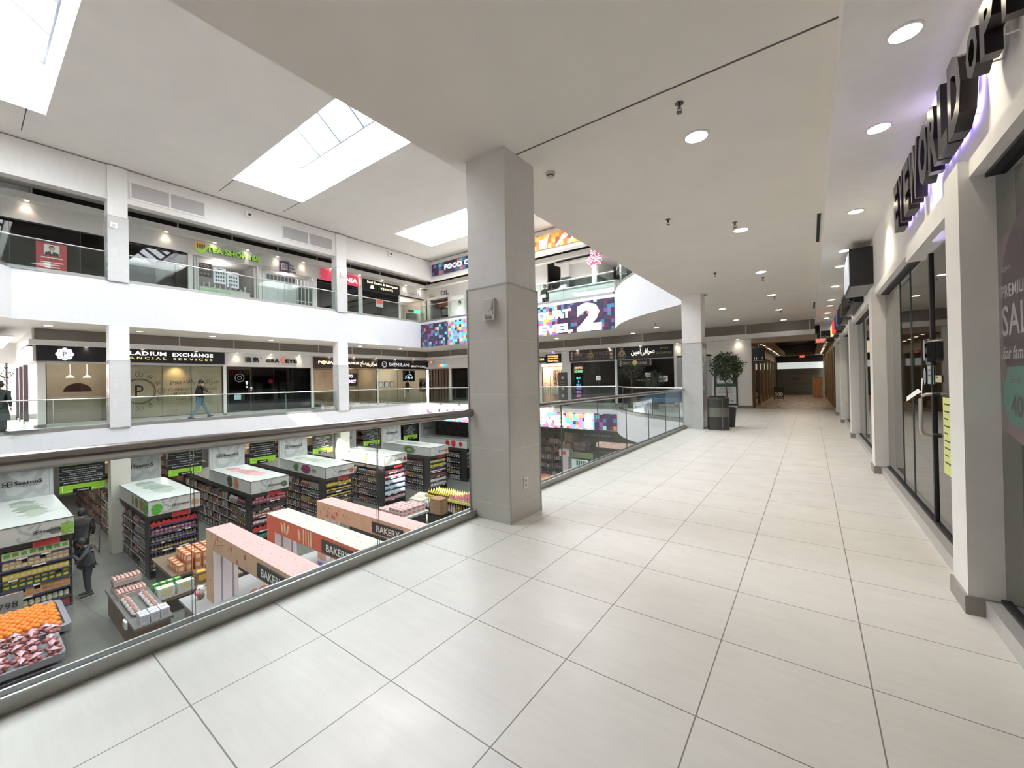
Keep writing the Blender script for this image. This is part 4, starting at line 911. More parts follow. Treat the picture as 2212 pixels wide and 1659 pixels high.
# tea shop
room('W', 6.56, 9.4, U0, 7.8, 2.6, (.16, .15, .14), (.3, .3, .3), (.35, .35, .33))
lamp('POINT', 'shop_lamp', fp('W', 8, 1.2, 7.5), 30, (1, .95, .9), rad=.2)
t = thing('tea_counter', fp('W', 7.9, .4, U0), 'white and green counter across the open front of the tea shop', 'counter')
mb = MB(); fb(mb, 'W', 6.9, 9.1, .3, .7, U0+.01, U0+.92); mb.build('body', M('counter_white', (.7, .72, .68), .4), t)
mb = MB(); fb(mb, 'W', 6.95, 8.2, .29, .3, U0+.62, U0+.86); mb.build('green_panel', M('counter_green', (.42, .68, .38), .4), t)
mb = MB(); fb(mb, 'W', 6.86, 9.14, .26, .74, U0+.92, U0+.96); mb.build('top', M('counter_top', (.6, .62, .62), .2), t)
for i, (a, b, z0, z1, dk) in enumerate(((6.82, 7.48, 6.85, 7.5, 1), (7.56, 8.1, 6.62, 7.4, 0), (8.14, 8.68, 6.5, 7.32, 0))):
    t = thing('menu_board', fp('W', (a+b)/2, .55, z0), 'hanging menu board in the tea shop, %s one' % ['leftmost dark', 'middle white', 'rightmost white'][i], 'menu', 'menu boards of the tea shop')
    mb = MB(); fb(mb, 'W', a, b, .55, .58, z0, z1); mb.build('board', M('menu_dark', (.10, .09, .09), .5) if dk else M('menu_white', (.72, .75, .82), .5, emit=.35), t)
    mb = MB(); random.seed(i)
    for k in range(4):
        for j in range(3): mb_c = fb(mb, 'W', a+.08+k*(b-a-.12)/4, a+.08+k*(b-a-.12)/4+.07, .54, .55, z0+.1+j*.19, z0+.2+j*.19, 0)
    fb(mb, 'W', a+.15, b-.15, .54, .55, z1-.09, z1-.05, 0)
    mb.build('pictures', M('menu_ink', (.2, .17, .2), .5) if not dk else M('menu_rose', (.45, .3, .3), .5), t)
random.seed(11)
for k in range(9):
    u = 7.1+k*.23; h = random.choice((.12, .2, .28)); mb = MB(); mb.lathe(fp('W', u, .45, U0+.96), [(.05, 0), (.055, h*.8), (.03, h)], 8)
    mb.build('cup_stack', [M('cup_grey', (.5, .5, .5), .3, .3)], label='small cups and tins standing in a row on the tea shop counter', cat='cup', group='cups on the tea shop counter')
for a in (6.62, 9.2):
    mb = MB()
    for j in range(3): fb(mb, 'W', a+j*.06, a+j*.06+.045, .02+(j % 2)*.05, .06+(j % 2)*.05, U0, 7.62)
    mb.build('folding_shutter', M('shutter_white', (.66, .66, .64), .5), label='stacked white folding shutter at the %s side of the tea shop front' % ('left' if a < 8 else 'right'), cat='shutter')
# tea sign: bowl emblem and green letters
t = thing('shop_sign', fp('W', 8, 0, 7.9), 'green raised letters TEA SHOP 168 with a leaf and bowl emblem', 'sign')
LG = M('letter_green', (.33, .62, .10), .4, emit=.35); LGD = M('letter_green_side', (.08, .2, .05), .5)
mb = MB(); vs0 = len(mb.v); letters(mb, 'W', 'TEA SHOP 168', 8.27, 8.08, .30, 2.35, 0, .06, 0, .08); mb.build('letter_side', LGD, t)
mb = MB(); letters(mb, 'W', 'TEA SHOP 168', 8.27, 8.08, .30, 2.35, 0, .05, -.083); mb.build('lettering', LG, t)
mb = MB(); mb.cyl((XS, 6.86, 8.12), .24, .08, 24, axis='x'); mb.build('emblem', M('emblem_gold', (.75, .5, .2), .5, emit=.2), t)
mb = MB(); 
pts = [(-.25, -.02), (-.2, -.2), (-.05, -.3), (.12, -.26), (.22, -.1), (.34, .12), (.2, .1), (.1, -.08), (-.03, -.14), (-.16, -.08)]
mb.add([Vector(fp('W', 6.88+p[0], -.09, 8.1+p[1])) for p in pts], [(0, 1, 2, 8, 9), (2, 3, 7, 8), (3, 4, 6, 7), (4, 5, 6)]); mb.build('leaf', LG, t)
mb = MB()
for k in range(5): fb(mb, 'W', 6.72+k*.07, 6.75+k*.07, -.085, -.08, 8.02, 8.24)
fb(mb, 'W', 6.7, 7.02, -.085, -.08, 8.13, 8.15); mb.build('emblem_strokes', M('emblem_brown', (.2, .08, .04), .5), t)
# ask the stars
room('W', 9.56, 12.32, U0, 7.7, 1.2, (.45, .45, .43), (.3, .3, .3), (.5, .5, .5)); lamp('POINT', 'shop_lamp', fp('W', 11, .6, 7.4), 14, rad=.2)
t = thing('glazed_shutter', fp('W', 10.5, .05, U0), 'white grid of narrow glazed shutters with small dark panels along its top', 'shutter')
SW_ = M('shutter_frame_white', (.72, .73, .72), .4)
mb = MB()
for k in range(10): fb(mb, 'W', 9.6+k*.19, 9.625+k*.19, .02, .06, U0, 7.55)
for z in (U0+.02, 6.1, 6.55, 7.05, 7.5): fb(mb, 'W', 9.6, 11.32, .03, .05, z, z+.03)
mb.build('grid', SW_, t)
mb = MB(); fb(mb, 'W', 9.6, 11.32, .045, .05, U0, 7.5); mb.build('panes', M('pane_pale', (.62, .68, .68), .2), t)
for k in range(8):
    mb = MB(); fb(mb, 'W', 9.82+k*.19, 9.95+k*.19, .015, .03, 7.18, 7.42); mb.build('notice_panel', M('panel_ink', (.16, .16, .17), .5), t)
t = thing('glass_door', fp('W', 11.9, .05, U0), 'narrow white-framed glass door right of the white grid shutters', 'door')
mb = MB()
for k in range(5): fb(mb, 'W', 11.45+k*.2, 11.49+k*.2, .02, .06, U0, 7.45)
for z in (U0, 6.2, 7.0, 7.42): fb(mb, 'W', 11.4, 12.3, .02, .06, z, z+.04)
mb.build('door_frame', SW_, t); mb = MB(); fb(mb, 'W', 11.45, 12.25, .05, .06, U0, 7.0); mb.build('pane', M('pane_dark', (.07, .09, .09), .08), t)
t = thing('shop_sign', fp('W', 10.7, 0, 7.7), 'purple square sign with a white grid beside the words Ask The Stars', 'sign')
mb = MB(); fb(mb, 'W', 10.44, 10.97, -.06, 0, 7.68, 8.28); mb.build('board', M('sign_purple', (.16, .09, .25), .5), t)
mb = MB(); fb(mb, 'W', 10.54, 10.87, -.065, -.06, 7.80, 8.16, 0); letters(mb, 'W', '点星\n時光', 10.705, 7.98, .28, .26, 1, .01, -.07); mb.build('emblem', [WTM, M('sign_ink', (.1, .06, .15), .5)], t)
mb = MB(); letters(mb, 'W', 'Ask', 11.12, 8.14, .13, .25, 0, .03, -.01); letters(mb, 'W', 'The', 11.13, 7.96, .13, .27, 0, .03, -.01); letters(mb, 'W', 'Stars', 11.18, 7.78, .13, .36, 0, .03, -.01)
letters(mb, 'W', '647 889 3560', 9.8, 7.78, .06, .5, 0, 0, -.01); mb.build('lettering', [INK], t)
# red sign unit
room('W', 12.56, 13.68, U0, 7.7, 1.8, (.06, .055, .05), (.05, .05, .05), (.05, .05, .05)); window('W', 12.56, 13.68, U0, 7.56, GDD, (), sill=.06)
room('W', 13.76, 15.3, U0, 7.7, 1.8, (.10, .06, .055), (.05, .05, .05), (.05, .05, .05)); window('W', 13.76, 15.3, U0, 7.6, GDD, (14.5,), sill=.06)
mb = MB(); mb.tube([fp('W', 13.4, .065, 6.1), fp('W', 13.4, -.05, 6.12), fp('W', 13.4, -.05, 6.5), fp('W', 13.4, .065, 6.52)], .014, 8); mb.build('door_handle', STEEL, label='white bar handle on the dark glass door under the red sign', cat='handle')
def sgu(mb):
    letters(mb, 'W', 'ICONIA', 14.3, 7.98, .30, 1.75, 1, .03, DS)
sign('shop_sign', 'W', 12.79, 15.25, 7.67, 8.30, [M('sign_red', (.68, .06, .12), .4, emit=.5), WT], 'red lit box sign with white capitals, partly behind the right white column upstairs', sgu)
# real estate
room('W', 15.6, 18.49, U0, 7.6, 2.2, (.12, .14, .13), (.1, .1, .1), (.2, .2, .2)); window('W', 15.6, 18.49, U0, 7.55, GDD, (), sill=.06)
def sgu(mb):
    letters(mb, 'W', 'Real Estate & Mortgage', 17.1, 8.1, .20, 2.45, 1, .02, DS); letters(mb, 'W', '부동산•모기지', 17.4, 7.83, .17, 1.0, 1, .02, DS); disc(mb, 'W', 16.25, 7.85, .12, 1, DS, 14); fb(mb, 'W', 16.08, 16.42, DS, DS+.01, 7.72, 7.76, 1)
sign('shop_sign', 'W', 15.6, 18.49, 7.62, 8.27, [SIGNB, M('lettering_buttercream', (1, .92, .65), .5, emit=1.1)], 'black sign with cream letters reading Real Estate & Mortgage', sgu)
t = thing('window_notice', fp('W', 16.9, .02, 6.6), 'white notice with a red block in the real estate window', 'notice')
mb = MB(); fb(mb, 'W', 16.62, 17.2, .02, .03, 6.6, 7.12, 0); fb(mb, 'W', 16.66, 17.16, .015, .02, 6.82, 7.08, 1); mb.build('sheet', [WTM, M('notice_red', (.8, .12, .08), .5, emit=.5)], t)
# salon corner
room('W', 18.65, 20.9, U0, 7.6, 2.4, (.42, .33, .29), (.3, .28, .26), (.5, .48, .45)); lamp('POINT', 'shop_lamp', fp('W', 19.7, 1.0, 7.3), 26, (1, .9, .82), rad=.2)
mb = MB(); letters(mb, 'W', 'L', 19.35, 8.02, .16, .1, 0, -.005, -.01); letters(mb, 'W', '~~', 19.7, 7.95, .05, .5, 0, 0, -.01); letters(mb, 'W', '12', 20.2, 8.0, .2, .25, 0, -.005, -.01, 0, .4); letters(mb, 'W', 'Nails  Waxing  Beauty Spa', 20.0, 7.80, .05, 1.5, 0, 0, -.01)
disc(mb, 'W', 18.95, 7.92, .13, 0, -.01, 20, .012); disc(mb, 'W', 18.95, 8.16, .03, 0, -.01, 8); mb.build('wall_lettering', [INK], label='thin black script and flask emblem on the white wall at the upper corner', cat='lettering')
t = thing('digital_sign', fp('W', 20.25, .5, 6.6), 'black bar sign with a glowing green end in the upper corner shop', 'sign')
mb = MB(); fb(mb, 'W', 19.75, 20.3, .5, .56, 6.72, 6.88); mb.build('sign_box', SIGNB, t); mb = MB(); fb(mb, 'W', 20.3, 20.85, .48, .56, 6.70, 6.90); mb.build('green_panel', M('green_glow', (.05, .8, .3), .5, emit=3), t)
t = thing('shelf_unit', fp('W', 18.95, .8, U0), 'white product shelving at the left of the corner shop', 'shelving')
for k in range(5):
    mb = MB(); fb(mb, 'W', 18.72, 19.15, .7, .95, U0+.3+k*.36, U0+.32+k*.36); mb.build('shelf', WTM, t)
mb = MB(); fb(mb, 'W', 18.72, 19.15, .95, .97, U0, 7.3); mb.build('back_panel', WTM, t)
t = thing('shelf_rack', fp('W', 20.5, .9, U0), 'tall black rack with pale shelf edges in the corner shop', 'shelving')
mb = MB(); fb(mb, 'W', 20.15, 20.85, .9, 1.3, U0, 6.7); mb.build('body', SIGNB, t)
for k in range(5):
    mb = MB(); fb(mb, 'W', 20.2, 20.8, .85, .9, U0+.15+k*.25, U0+.17+k*.25); mb.build('shelf', STEEL, t)
# upper end wall: cafe, OL, poster, then the open food court
mb = MB(); mb.box(XS, YE, 7.62, -20.95, YE+.12, 8.95); struct('wall_signband_upper', mb, [WH])
room('N', -23.2, -20.95, U0, 7.62, 2.0, (.45, .43, .4), (.3, .28, .26), (.35, .15, .12)); lamp('POINT', 'shop_lamp', (-22, YE+1.0, 7.2), 20, (1, .92, .85), rad=.2)
mb = MB()
for j in range(4): fb(mb, 'N', -23.15+j*.09, -23.08+j*.09, .0, .05+(j % 2)*.04, U0, 7.6)
mb.build('folding_shutter', MATS['shutter_white'], label='stacked white folding shutter at the upper corner beside the cafe front', cat='shutter')
t = thing('cafe_canopy', (-21.7, YE+.8, 6.2), 'dark red and black canopy box inside the cafe front', 'canopy')
mb = MB(); fb(mb, 'N', -22.7, -21.0, .5, 1.3, 7.1, 7.55); mb.build('red_valance', M('valance_red', (.2, .06, .05), .6), t); mb = MB(); fb(mb, 'N', -22.3, -21.2, .6, 1.2, 6.45, 6.95); mb.build('menu_box', SIGNB, t)
mb = MB(); letters(mb, 'N', "CAFE", -22.7, 8.0, .09, .4, 0, .01, -.01); letters(mb, 'N', "MY MARU", -22.55, 7.84, .09, .6, 0, .02, -.01); mb.build('wall_lettering', [INK], label='two small lines of black lettering left of the letters OL on the upper wall', cat='lettering')
mb = MB(); letters(mb, 'N', "OL", -21.25, 7.95, .32, .8, 0, -.01, -.01, .03); mb.build('wall_lettering', [INK], label='large thin black letters OL on the upper end wall', cat='lettering')
mb = MB(); fb(mb, 'N', -20.95, -12.6, 0, .12, U0, 8.95); struct('wall_north_upper', mb, [WH])
t = thing('figure_poster', (-20.1, YE-.02, 5.6), 'white poster with a dark-haired figure in a white coat beside the tiled column', 'poster')
mb = MB(); fb(mb, 'N', -20.55, -19.4, -.03, -.005, 5.5, 7.55); mb.build('board', M('poster_white', (.78, .78, .76), .5, emit=.2), t)
mb = MB(); c = -19.75; mb.add([Vector(fp('N', c+p[0], -.035, 5.6+p[1])) for p in ((-.3, 0), (.3, 0), (.28, .95), (.12, 1.15), (-.12, 1.15), (-.3, .9))], [tuple(range(6))], 2); disc(mb, 'N', c, 7.02, .16, 1, -.036, 20); disc(mb, 'N', c-.03, 6.95, .11, 0, -.038, 16); fb(mb, 'N', c-.3, c+.3, -.037, -.036, 5.6, 5.8, 1); mb.build('print', [SKN, HAIR, M('coat_white', (.9, .9, .9), .5, emit=.3)], t)
# food court behind the upper end railing
mb = MB(); mb.box(-34, 29.0, U0, 3.8, 29.1, 8.95); struct('wall_foodcourt', mb, [M('warm_wall', (.55, .5, .45), .6)])
column(-11.68, 21.0, -11.12, 21.6, U0, 7.42, 8.2, M('slate_tile', (.06, .075, .075), .4), CPW, 'column with a dark slate lower half in the food court')
mb = MB(); mb.box(-11.12, 21.35, 7.3, -9.45, 23.5, 8.2, 0); mb.box(-11.1, 21.4, U0, -9.5, 23.5, 7.3, 1); struct('wall_foodcourt_core', mb, [WH, MATS['slate_tile']])
mb = MB(); mb.box(-12.0, 20.9, 8.2, -6, 23.6, 8.36, 0); mb.box(-11.9, 20.86, 8.3, -6.1, 20.9, 8.35, 1); struct('ceiling_drop', mb, [WH, DARK])
for x, y in ((-13.4, 19.6), (-9.0, 23.9), (-7.6, 24.8), (-6.9, 20.5)):
    pass
t = thing('planter_ledge', (-9.6, 19.0, U0), 'long white ledge behind the food court railing', 'ledge')
mb = MB(); mb.box(-11.0, 18.5, U0, -7.4, 19.1, U0+.72); mb.build('body', M('ledge_white', (.82, .82, .8), .5), t); mb = MB(); mb.box(-11.05, 18.45, U0+.72, -7.35, 19.15, U0+.78); mb.build('top', MATS['ledge_white'], t)
# vase with pink blossom
t = thing('flower_vase', (-8.55, 18.8, U0+.78), 'tall white vase of pink blossom on the food court ledge', 'vase')
b = (-8.55, 18.8, U0+.78)
mb = MB(); mb.lathe(b, [(.12, 0), (.13, .1), (.10, .7), (.14, .95)], 16); mb.build('vase', WTM, t)
mb = MB(); random.seed(21); bl = MB(); ROSE = M('blossom_pink', (.80, .22, .34), .6)
for k in range(16):
    a = random.uniform(0, 2*PI); r_ = random.uniform(.1, .48); h = random.uniform(.25, .75)
    e = (b[0]+r_*math.cos(a), b[1]+r_*math.sin(a)*.6, b[2]+.9+h*(1.1-r_)); mb.tube([(b[0], b[1], b[2]+.85), ((b[0]+e[0])/2, (b[1]+e[1])/2, b[2]+1.1+h*.3), e], .008, 4)
    for j in range(9): bl.ball((e[0]+random.gauss(0, .07), e[1]+random.gauss(0, .06), e[2]+random.gauss(0, .09)), random.uniform(.025, .05), 6, 4)
mb.build('twigs', M('twig_brown', (.2, .1, .08), .7), t); bl.build('blossom', ROSE, t, kind='stuff')
# kiosk board and bakery counter
t = thing('menu_stand', (-10.75, 19.6, U0), 'leaning dark stand with white picture squares beside the slate column', 'sign stand')
mb = MB(); mb.add([(-11.1, 19.3, U0), (-10.4, 19.3, U0), (-10.4, 19.75, U0), (-11.1, 19.75, U0), (-10.9, 19.5, 6.6), (-10.5, 19.5, 6.6), (-10.5, 19.6, 6.6), (-10.9, 19.6, 6.6)], [(0, 3, 2, 1), (4, 5, 6, 7), (0, 1, 5, 4), (1, 2, 6, 5), (2, 3, 7, 6), (3, 0, 4, 7)]); mb.build('body', M('stand_dark', (.10, .11, .12), .4), t)
mb = MB()
for k in range(3): z = 5.7+k*.28; mb.box(-10.95, 19.30+(z-U0)*.14-.02, z, -10.65, 19.31+(z-U0)*.14, z+.18)
mb.build('pictures', WTM, t)
A_, B_ = onx(1168, 620, -14.2), onx(1210, 640, -14.2)
t = thing('bakery_sign', (-14.2, 23, 6.7), 'cream sign board with brown capitals BAKE & L in the food court', 'sign')
mb = MB(); mb.box(-14.35, 21.6, 6.31, -14.2, 27.5, 7.15); mb.build('board', M('board_cream', (.66, .6, .48), .6), t); mb = MB(); text(mb, 'BAKE & L', (-14.19, 24.6, 6.88), .34, '+x', 4.6, 0, .03); mb.build('lettering', M('letter_brown', (.25, .17, .1), .5), t)
t = thing('food_counter', (-14.6, 24, U0), 'dark food counter below the cream sign', 'counter'); mb = MB(); mb.box(-15.4, 21.6, U0+.01, -14.3, 27.5, 6.3); mb.build('body', M('counter_charcoal', (.06, .06, .06), .4), t)
mb = MB(); mb.box(-14.3, 21.6, 6.24, -14.15, 27.5, 6.30); mb.build('edge', STEEL, t)
# ================================================================ BANNERS
DKP = [(.34, (.030, .022, .055)), (.14, (.055, .02, .07)), (.12, (.10, .02, .05)), (.08, (.03, .05, .09)), (.07, (.16, .07, .24)), (.06, (.03, .20, .25)), (.05, (.05, .16, .34)), (.05, (.24, .1, .3)), (.04, (.10, .45, .48)), (.03, (.55, .16, .1)), (.02, (.3, .5, .45))]
BRP = [(.16, (.05, .03, .08)), (.14, (.1, .45, .5)), (.1, (.12, .3, .6)), (.12, (.35, .12, .4)), (.1, (.7, .15, .35)), (.1, (.15, .6, .6)), (.1, (.75, .25, .15)), (.08, (.3, .1, .1)), (.1, (.85, .5, .12))]
ORP = [(.25, (.85, .35, .05)), (.2, (.75, .16, .06)), (.15, (.9, .5, .1)), (.15, (.35, .08, .06)), (.1, (.12, .06, .14)), (.15, (.6, .22, .04))]
MD = mosaic('mosaic_dark', DKP, .175, 0, .35, 3.7, seed=3.2); MBR = mosaic('mosaic_bright', BRP, .175, 0, .5, 3.7, seed=1.7)
t = thing('food_court_banner', (-13.8, 17.98, 3.74), 'long mosaic banner reading FOOD COURT LEVEL 2 on the upper gallery edge', 'banner')
mb = MB(); mb.box(-20.4, 17.93, 3.73, -17.9, 17.97, 5.2); mb.box(-10.2, 17.93, 3.73, -7.2, 17.97, 5.2); mb.build('dark_mosaic', MD, t)
mb = MB(); mb.box(-17.9, 17.93, 3.73, -10.2, 17.97, 5.2); mb.build('bright_mosaic', MBR, t)
WB = M('banner_white', (.95, .95, 1), .5, emit=1.1)
mb = MB(); text(mb, 'FOOD', (-14.75, 17.925, 4.73), .44, '-y', 2.1, 0, .05); text(mb, 'COURT', (-10.68, 17.925, 4.73), .44, '-y', 2.5, 0, .05); text(mb, 'LEVEL', (-10.55, 17.925, 4.02), .44, '-y', 2.4, 0, .05); text(mb, '2', (-8.47, 17.924, 4.44), 1.36, '-y', 1.3, 0, .06); mb.build('lettering', WB, t)
t = thing('level_banner', (-13.8, 17.98, -.95), 'bright mosaic banner reading SHOPS LEVEL 1 on the first gallery edge', 'banner')
ML = mosaic('mosaic_lit', BRP, .175, 0, 2.2, -.95, seed=4.4); ML2 = mosaic('mosaic_lit_dark', DKP, .175, 0, .5, -.95, seed=2.2)
mb = MB(); mb.box(-20.4, 17.93, -.97, -8.3, 17.97, -.2); mb.build('lit_mosaic', ML, t); mb = MB(); mb.box(-8.3, 17.93, -.97, -7.2, 17.97, -.2); mb.build('dark_mosaic', ML2, t)
mb = MB(); text(mb, 'SHOPS', (-14.6, 17.925, -.6), .5, '-y', 2.6, 0, .05); text(mb, 'LEVEL', (-10.75, 17.925, -.6), .5, '-y', 2.3, 0, .05); text(mb, '1', (-8.6, 17.925, -.58), .66, '-y', .4, 0, .08); mb.build('lettering', M('banner_white_bright', (1, 1, 1), .5, emit=3), t)
MO = mosaic('mosaic_orange', ORP, .24, 0, .6, 8.57, seed=5); MT = mosaic('mosaic_top', DKP, .24, 0, .3, 8.57, seed=9)
t = thing('roof_banner', (-14, 18.98, 8.57), 'high mosaic banner with FOOD COURT lettering, a cup, fork and knife', 'banner')
mb = MB(); mb.box(-20.35, 18.93, 8.56, -12.1, 18.97, 9.33); mb.build('dark_mosaic', MT, t); mb = MB(); mb.box(-12.1, 18.93, 8.56, -8.9, 18.97, 9.33); mb.build('orange_mosaic', MO, t)
mb = MB(); text(mb, 'FOOD COURT', (-17.3, 18.925, 8.96), .36, '-y', 3.7, 0, .05)
y = 18.925
mb.add([(-11.75, y, 8.57), (-11.35, y, 8.57), (-11.25, y, 9.1), (-11.85, y, 9.1)], [(0, 1, 2, 3)]); mb.add([(-11.3, y, 9.1), (-11.2, y, 9.1), (-11.15, y, 9.3), (-11.25, y, 9.3)], [(0, 1, 2, 3)])
def slant(p, q, w_):
    d = Vector((q[0]-p[0], 0, q[1]-p[1])).normalized(); n_ = Vector((-d.z, 0, d.x))*w_/2; P, Q = Vector((p[0], y, p[1])), Vector((q[0], y, q[1])); mb.add([P-n_, P+n_, Q+n_, Q-n_], [(0, 1, 2, 3)])
slant((-10.75, 8.57), (-10.35, 8.95), .14); slant((-10.38, 8.92), (-10.25, 9.04), .26)
for k in range(4): slant((-10.33+k*.06, 9.08-k*.05), (-10.08+k*.07, 9.32-k*.03), .035)
slant((-10.0, 8.57), (-9.4, 9.2), .13)
mb.build('lettering', M('banner_white_soft', (.9, .9, .9), .5, emit=.6), t)
# ================================================================ CEILING FITTINGS
LRING = M('light_ring', (.75, .75, .73), .4); LEM = M('downlight_glow', (1, .97, .92), .5, emit=14); LEMW = M('downlight_warm', (1, .88, .66), .5, emit=14)
def _dl(name, r, glow):
    t = thing(name, (0, 0, 0), 'x', 'light'); mb = MB(); mb.lathe((0, 0, 0), [(r*1.22, -.006), (r*1.22, 0), (r, 0), (r, -.006)], 24)
    mb = MB(); n = 24
    vs = [(rr*math.cos(2*PI*i/n), rr*math.sin(2*PI*i/n), z) for rr, z in ((r*1.2, 0), (r*1.2, -.008), (r, -.008), (r, 0)) for i in range(n)]
    mb.add(vs, [(k*n+i, k*n+(i+1) % n, (k+1)*n+(i+1) % n, (k+1)*n+i) for k in range(3) for i in range(n)]); mb.build('trim_ring', LRING, t, local=True)
    mb = MB(); mb.cyl((0, 0, -.005), r, .004, n); mb.build('diffuser', glow, t, local=True); return t
def lights(locs, r, glow, lab, group):
    p = _dl('downlight', r, glow)
    for i, (l, s) in enumerate(zip(locs, lab)):
        o = p if i == 0 else copy_tree(p); o.location = l; o['_o'] = tuple(l); o['label'] = s; o['group'] = group
ORD = ['nearest', 'second', 'third', 'fourth', 'fifth', 'sixth', 'seventh', 'eighth', 'ninth', 'tenth', 'eleventh', 'twelfth', 'thirteenth', 'fourteenth']
L1 = [(-.84, 4.24, 3.73), (-.84, 7.36, 3.73), (-.84, 10.6, 3.73), (-.84, 13.8, 3.73), (-.84, 17.0, 3.73), (-.84, 20.2, 3.73)]
lights(L1, .098, LEM, ['round downlight in the middle row of the corridor ceiling, %s from the camera' % s for s in ORD], 'downlights along the middle of the corridor ceiling')
L2 = [(.50, y, 3.47) for y in (3.42, 4.6, 6.75, 8.75, 9.95, 12.1, 14.2, 15.35, 17.1, 18.6)]
lights(L2, .075, LEMW, ['small warm downlight over the right-hand shops, %s from the camera' % s for s in ORD], 'downlights in the lowered band over the right-hand shops')
for i, y in enumerate((3.42, 4.6, 6.75, 8.75, 9.95, 12.1, 14.2, 17.1)): lamp('SPOT', 'downlight_beam', (.5, y, 3.44), 26, (1, .9, .72), target=(.66, y, 0), spot=1.9, blend=.9, rad=.06)
for i, l in enumerate(L1[:5]): lamp('SPOT', 'downlight_beam', (l[0], l[1], 3.70), 30, (1, .95, .88), target=(l[0], l[1], 0), spot=2.2, blend=1, rad=.09)
L3 = [(-2.36, 15.4, 3.73), (-2.38, 18.8, 3.73), (-5.6, 18.9, 3.73), (-7.2, 20.3, 3.73), (-11.2, 19.6, 3.73), (-15, 19.6, 3.73)]
lights(L3, .098, LEM, ['round downlight past the far column, nearer one', 'round downlight past the far column, farther one', 'round downlight under the curved gallery edge, right one', 'round downlight under the curved gallery edge, left one', 'round downlight under the mosaic banner, right one', 'round downlight under the mosaic banner, left one'], 'downlights at the far end of the first gallery')
L4 = [(-22.0, y, 3.73) for y in (1.9, 4.4, 6.9, 9.4, 14.5, 17.5)]
lights(L4, .11, LEM, ['round soffit downlight over the opposite walkway, %s from the left' % s for s in ['first']+ORD[1:]], 'downlights in the soffit over the opposite walkway')
L5 = [tuple(onz(px, py, 8.95))[:2]+(8.95,) for px, py in ((187, 411), (397, 464), (716, 548), (774, 563), (842, 581), (902, 597))]
lights(L5, .12, LEM, ['round downlight in the upper gallery soffit, %s from the left' % s for s in ['first']+ORD[1:]], 'downlights in the upper gallery soffit')
L6 = [(XS+.17, y, 8.42) for y in (1.5, 5.56, 7.4, 8.84, 10.3, 11.7, 13.4, 15.3, 17.0, 19.0, 20.4)]
lights(L6, .07, LEMW, ['small warm spotlight under the upper bulkhead, %s from the left' % s for s in ['first']+ORD[1:]], 'spotlights washing the upper shop signs')
for x, y, z in L6: lamp('SPOT', 'wash_beam', (x-.02, y, z-.03), 6, (1, .82, .66), target=(x-.12, y, z-1), spot=1.7, blend=1, rad=.03)
L7 = [(XS+.17, y, 3.10) for y in (3.0, 4.7, 6.6, 8.3, 9.9, 11.4, 13.2, 14.8, 16.4, 18.0, 19.6)]
lights(L7, .06, LEMW, ['small spotlight under the bulkhead over the first gallery shops, %s from the left' % s for s in ['first']+ORD[1:]], 'spotlights over the first gallery shop signs')
for x, y, z in L7: lamp('SPOT', 'wash_beam', (x-.02, y, z-.03), 5, (1, .84, .68), target=(x-.12, y, z-1), spot=1.7, blend=1, rad=.03)
L8 = [(x, YE-.17, 3.10) for x in (-12.2, -10.6, -8.7, -7.0, -5.2, -2.6)]
lights(L8, .06, LEMW, ['small spotlight on the end bulkhead, %s from the left' % s for s in ['first']+ORD[1:]], 'spotlights over the end wall shop signs')
for x, y, z in L8: lamp('SPOT', 'wash_beam', (x, y+.02, z-.03), 5, (1, .84, .68), target=(x, y+.12, z-1), spot=1.7, blend=1, rad=.03)
L9 = [(-1.75, 21.8+k*1.25, 2.9) for k in range(11)]; L10 = [(.6, 21.8+k*1.25, 2.9) for k in range(11)]
lights(L9, .06, LEMW, ['tiny downlight in the left row of the dark corridor, %s from its mouth' % s for s in ['first']+ORD[1:]], 'downlights on the left of the dark corridor')
lights(L10, .06, LEMW, ['tiny downlight in the right row of the dark corridor, %s from its mouth' % s for s in ['first']+ORD[1:]], 'downlights on the right of the dark corridor')
# sprinklers
SPK = M('sprinkler_metal', (.10, .095, .09), .35, .6)
for i, (x, y) in enumerate(((-.85, 3.64), (-1.63, 6.18), (-.87, 6.95), (-1.66, 10.0), (-.85, 11.2), (-.8, 14.2), (-.8, 17.3))):
    t = thing('sprinkler', (x, y, 3.73), 'dark ceiling sprinkler head, %s from the camera' % ORD[i], 'sprinkler', 'sprinkler heads in the corridor ceiling')
    mb = MB(); mb.lathe((x, y, 3.73), [(.035, -.004), (.035, 0)], 14); mb.build('escutcheon', SPK, t)
    mb = MB(); mb.lathe((x, y, 3.73), [(.012, -.045), (.012, 0)], 8); mb.tube([(x-.012, y, 3.69), (x-.018, y, 3.67), (x, y, 3.655), (x+.018, y, 3.67), (x+.012, y, 3.69)], .003, 5); mb.build('body', SPK, t)
    mb = MB(); mb.cyl((x, y, 3.648), .024, .004, 12); mb.build('deflector', SPK, t)
for i, (a, b) in enumerate(((7.35, 8.87), (16.1, 17.6))):
    t = thing('air_slot', (.145, (a+b)/2, 3.73), 'narrow black air slot in the ceiling beside the lowered band, %s one' % ('nearer', 'farther')[i], 'vent', 'black air slots')
    mb = MB(); mb.box(.125, a, 3.722, .165, b, 3.731); mb.build('slot', DARK, t); mb = MB(); mb.box(.118, a-.01, 3.726, .125, b+.01, 3.731); mb.box(.165, a-.01, 3.726, .172, b+.01, 3.731); mb.build('frame', TRIMG, t)
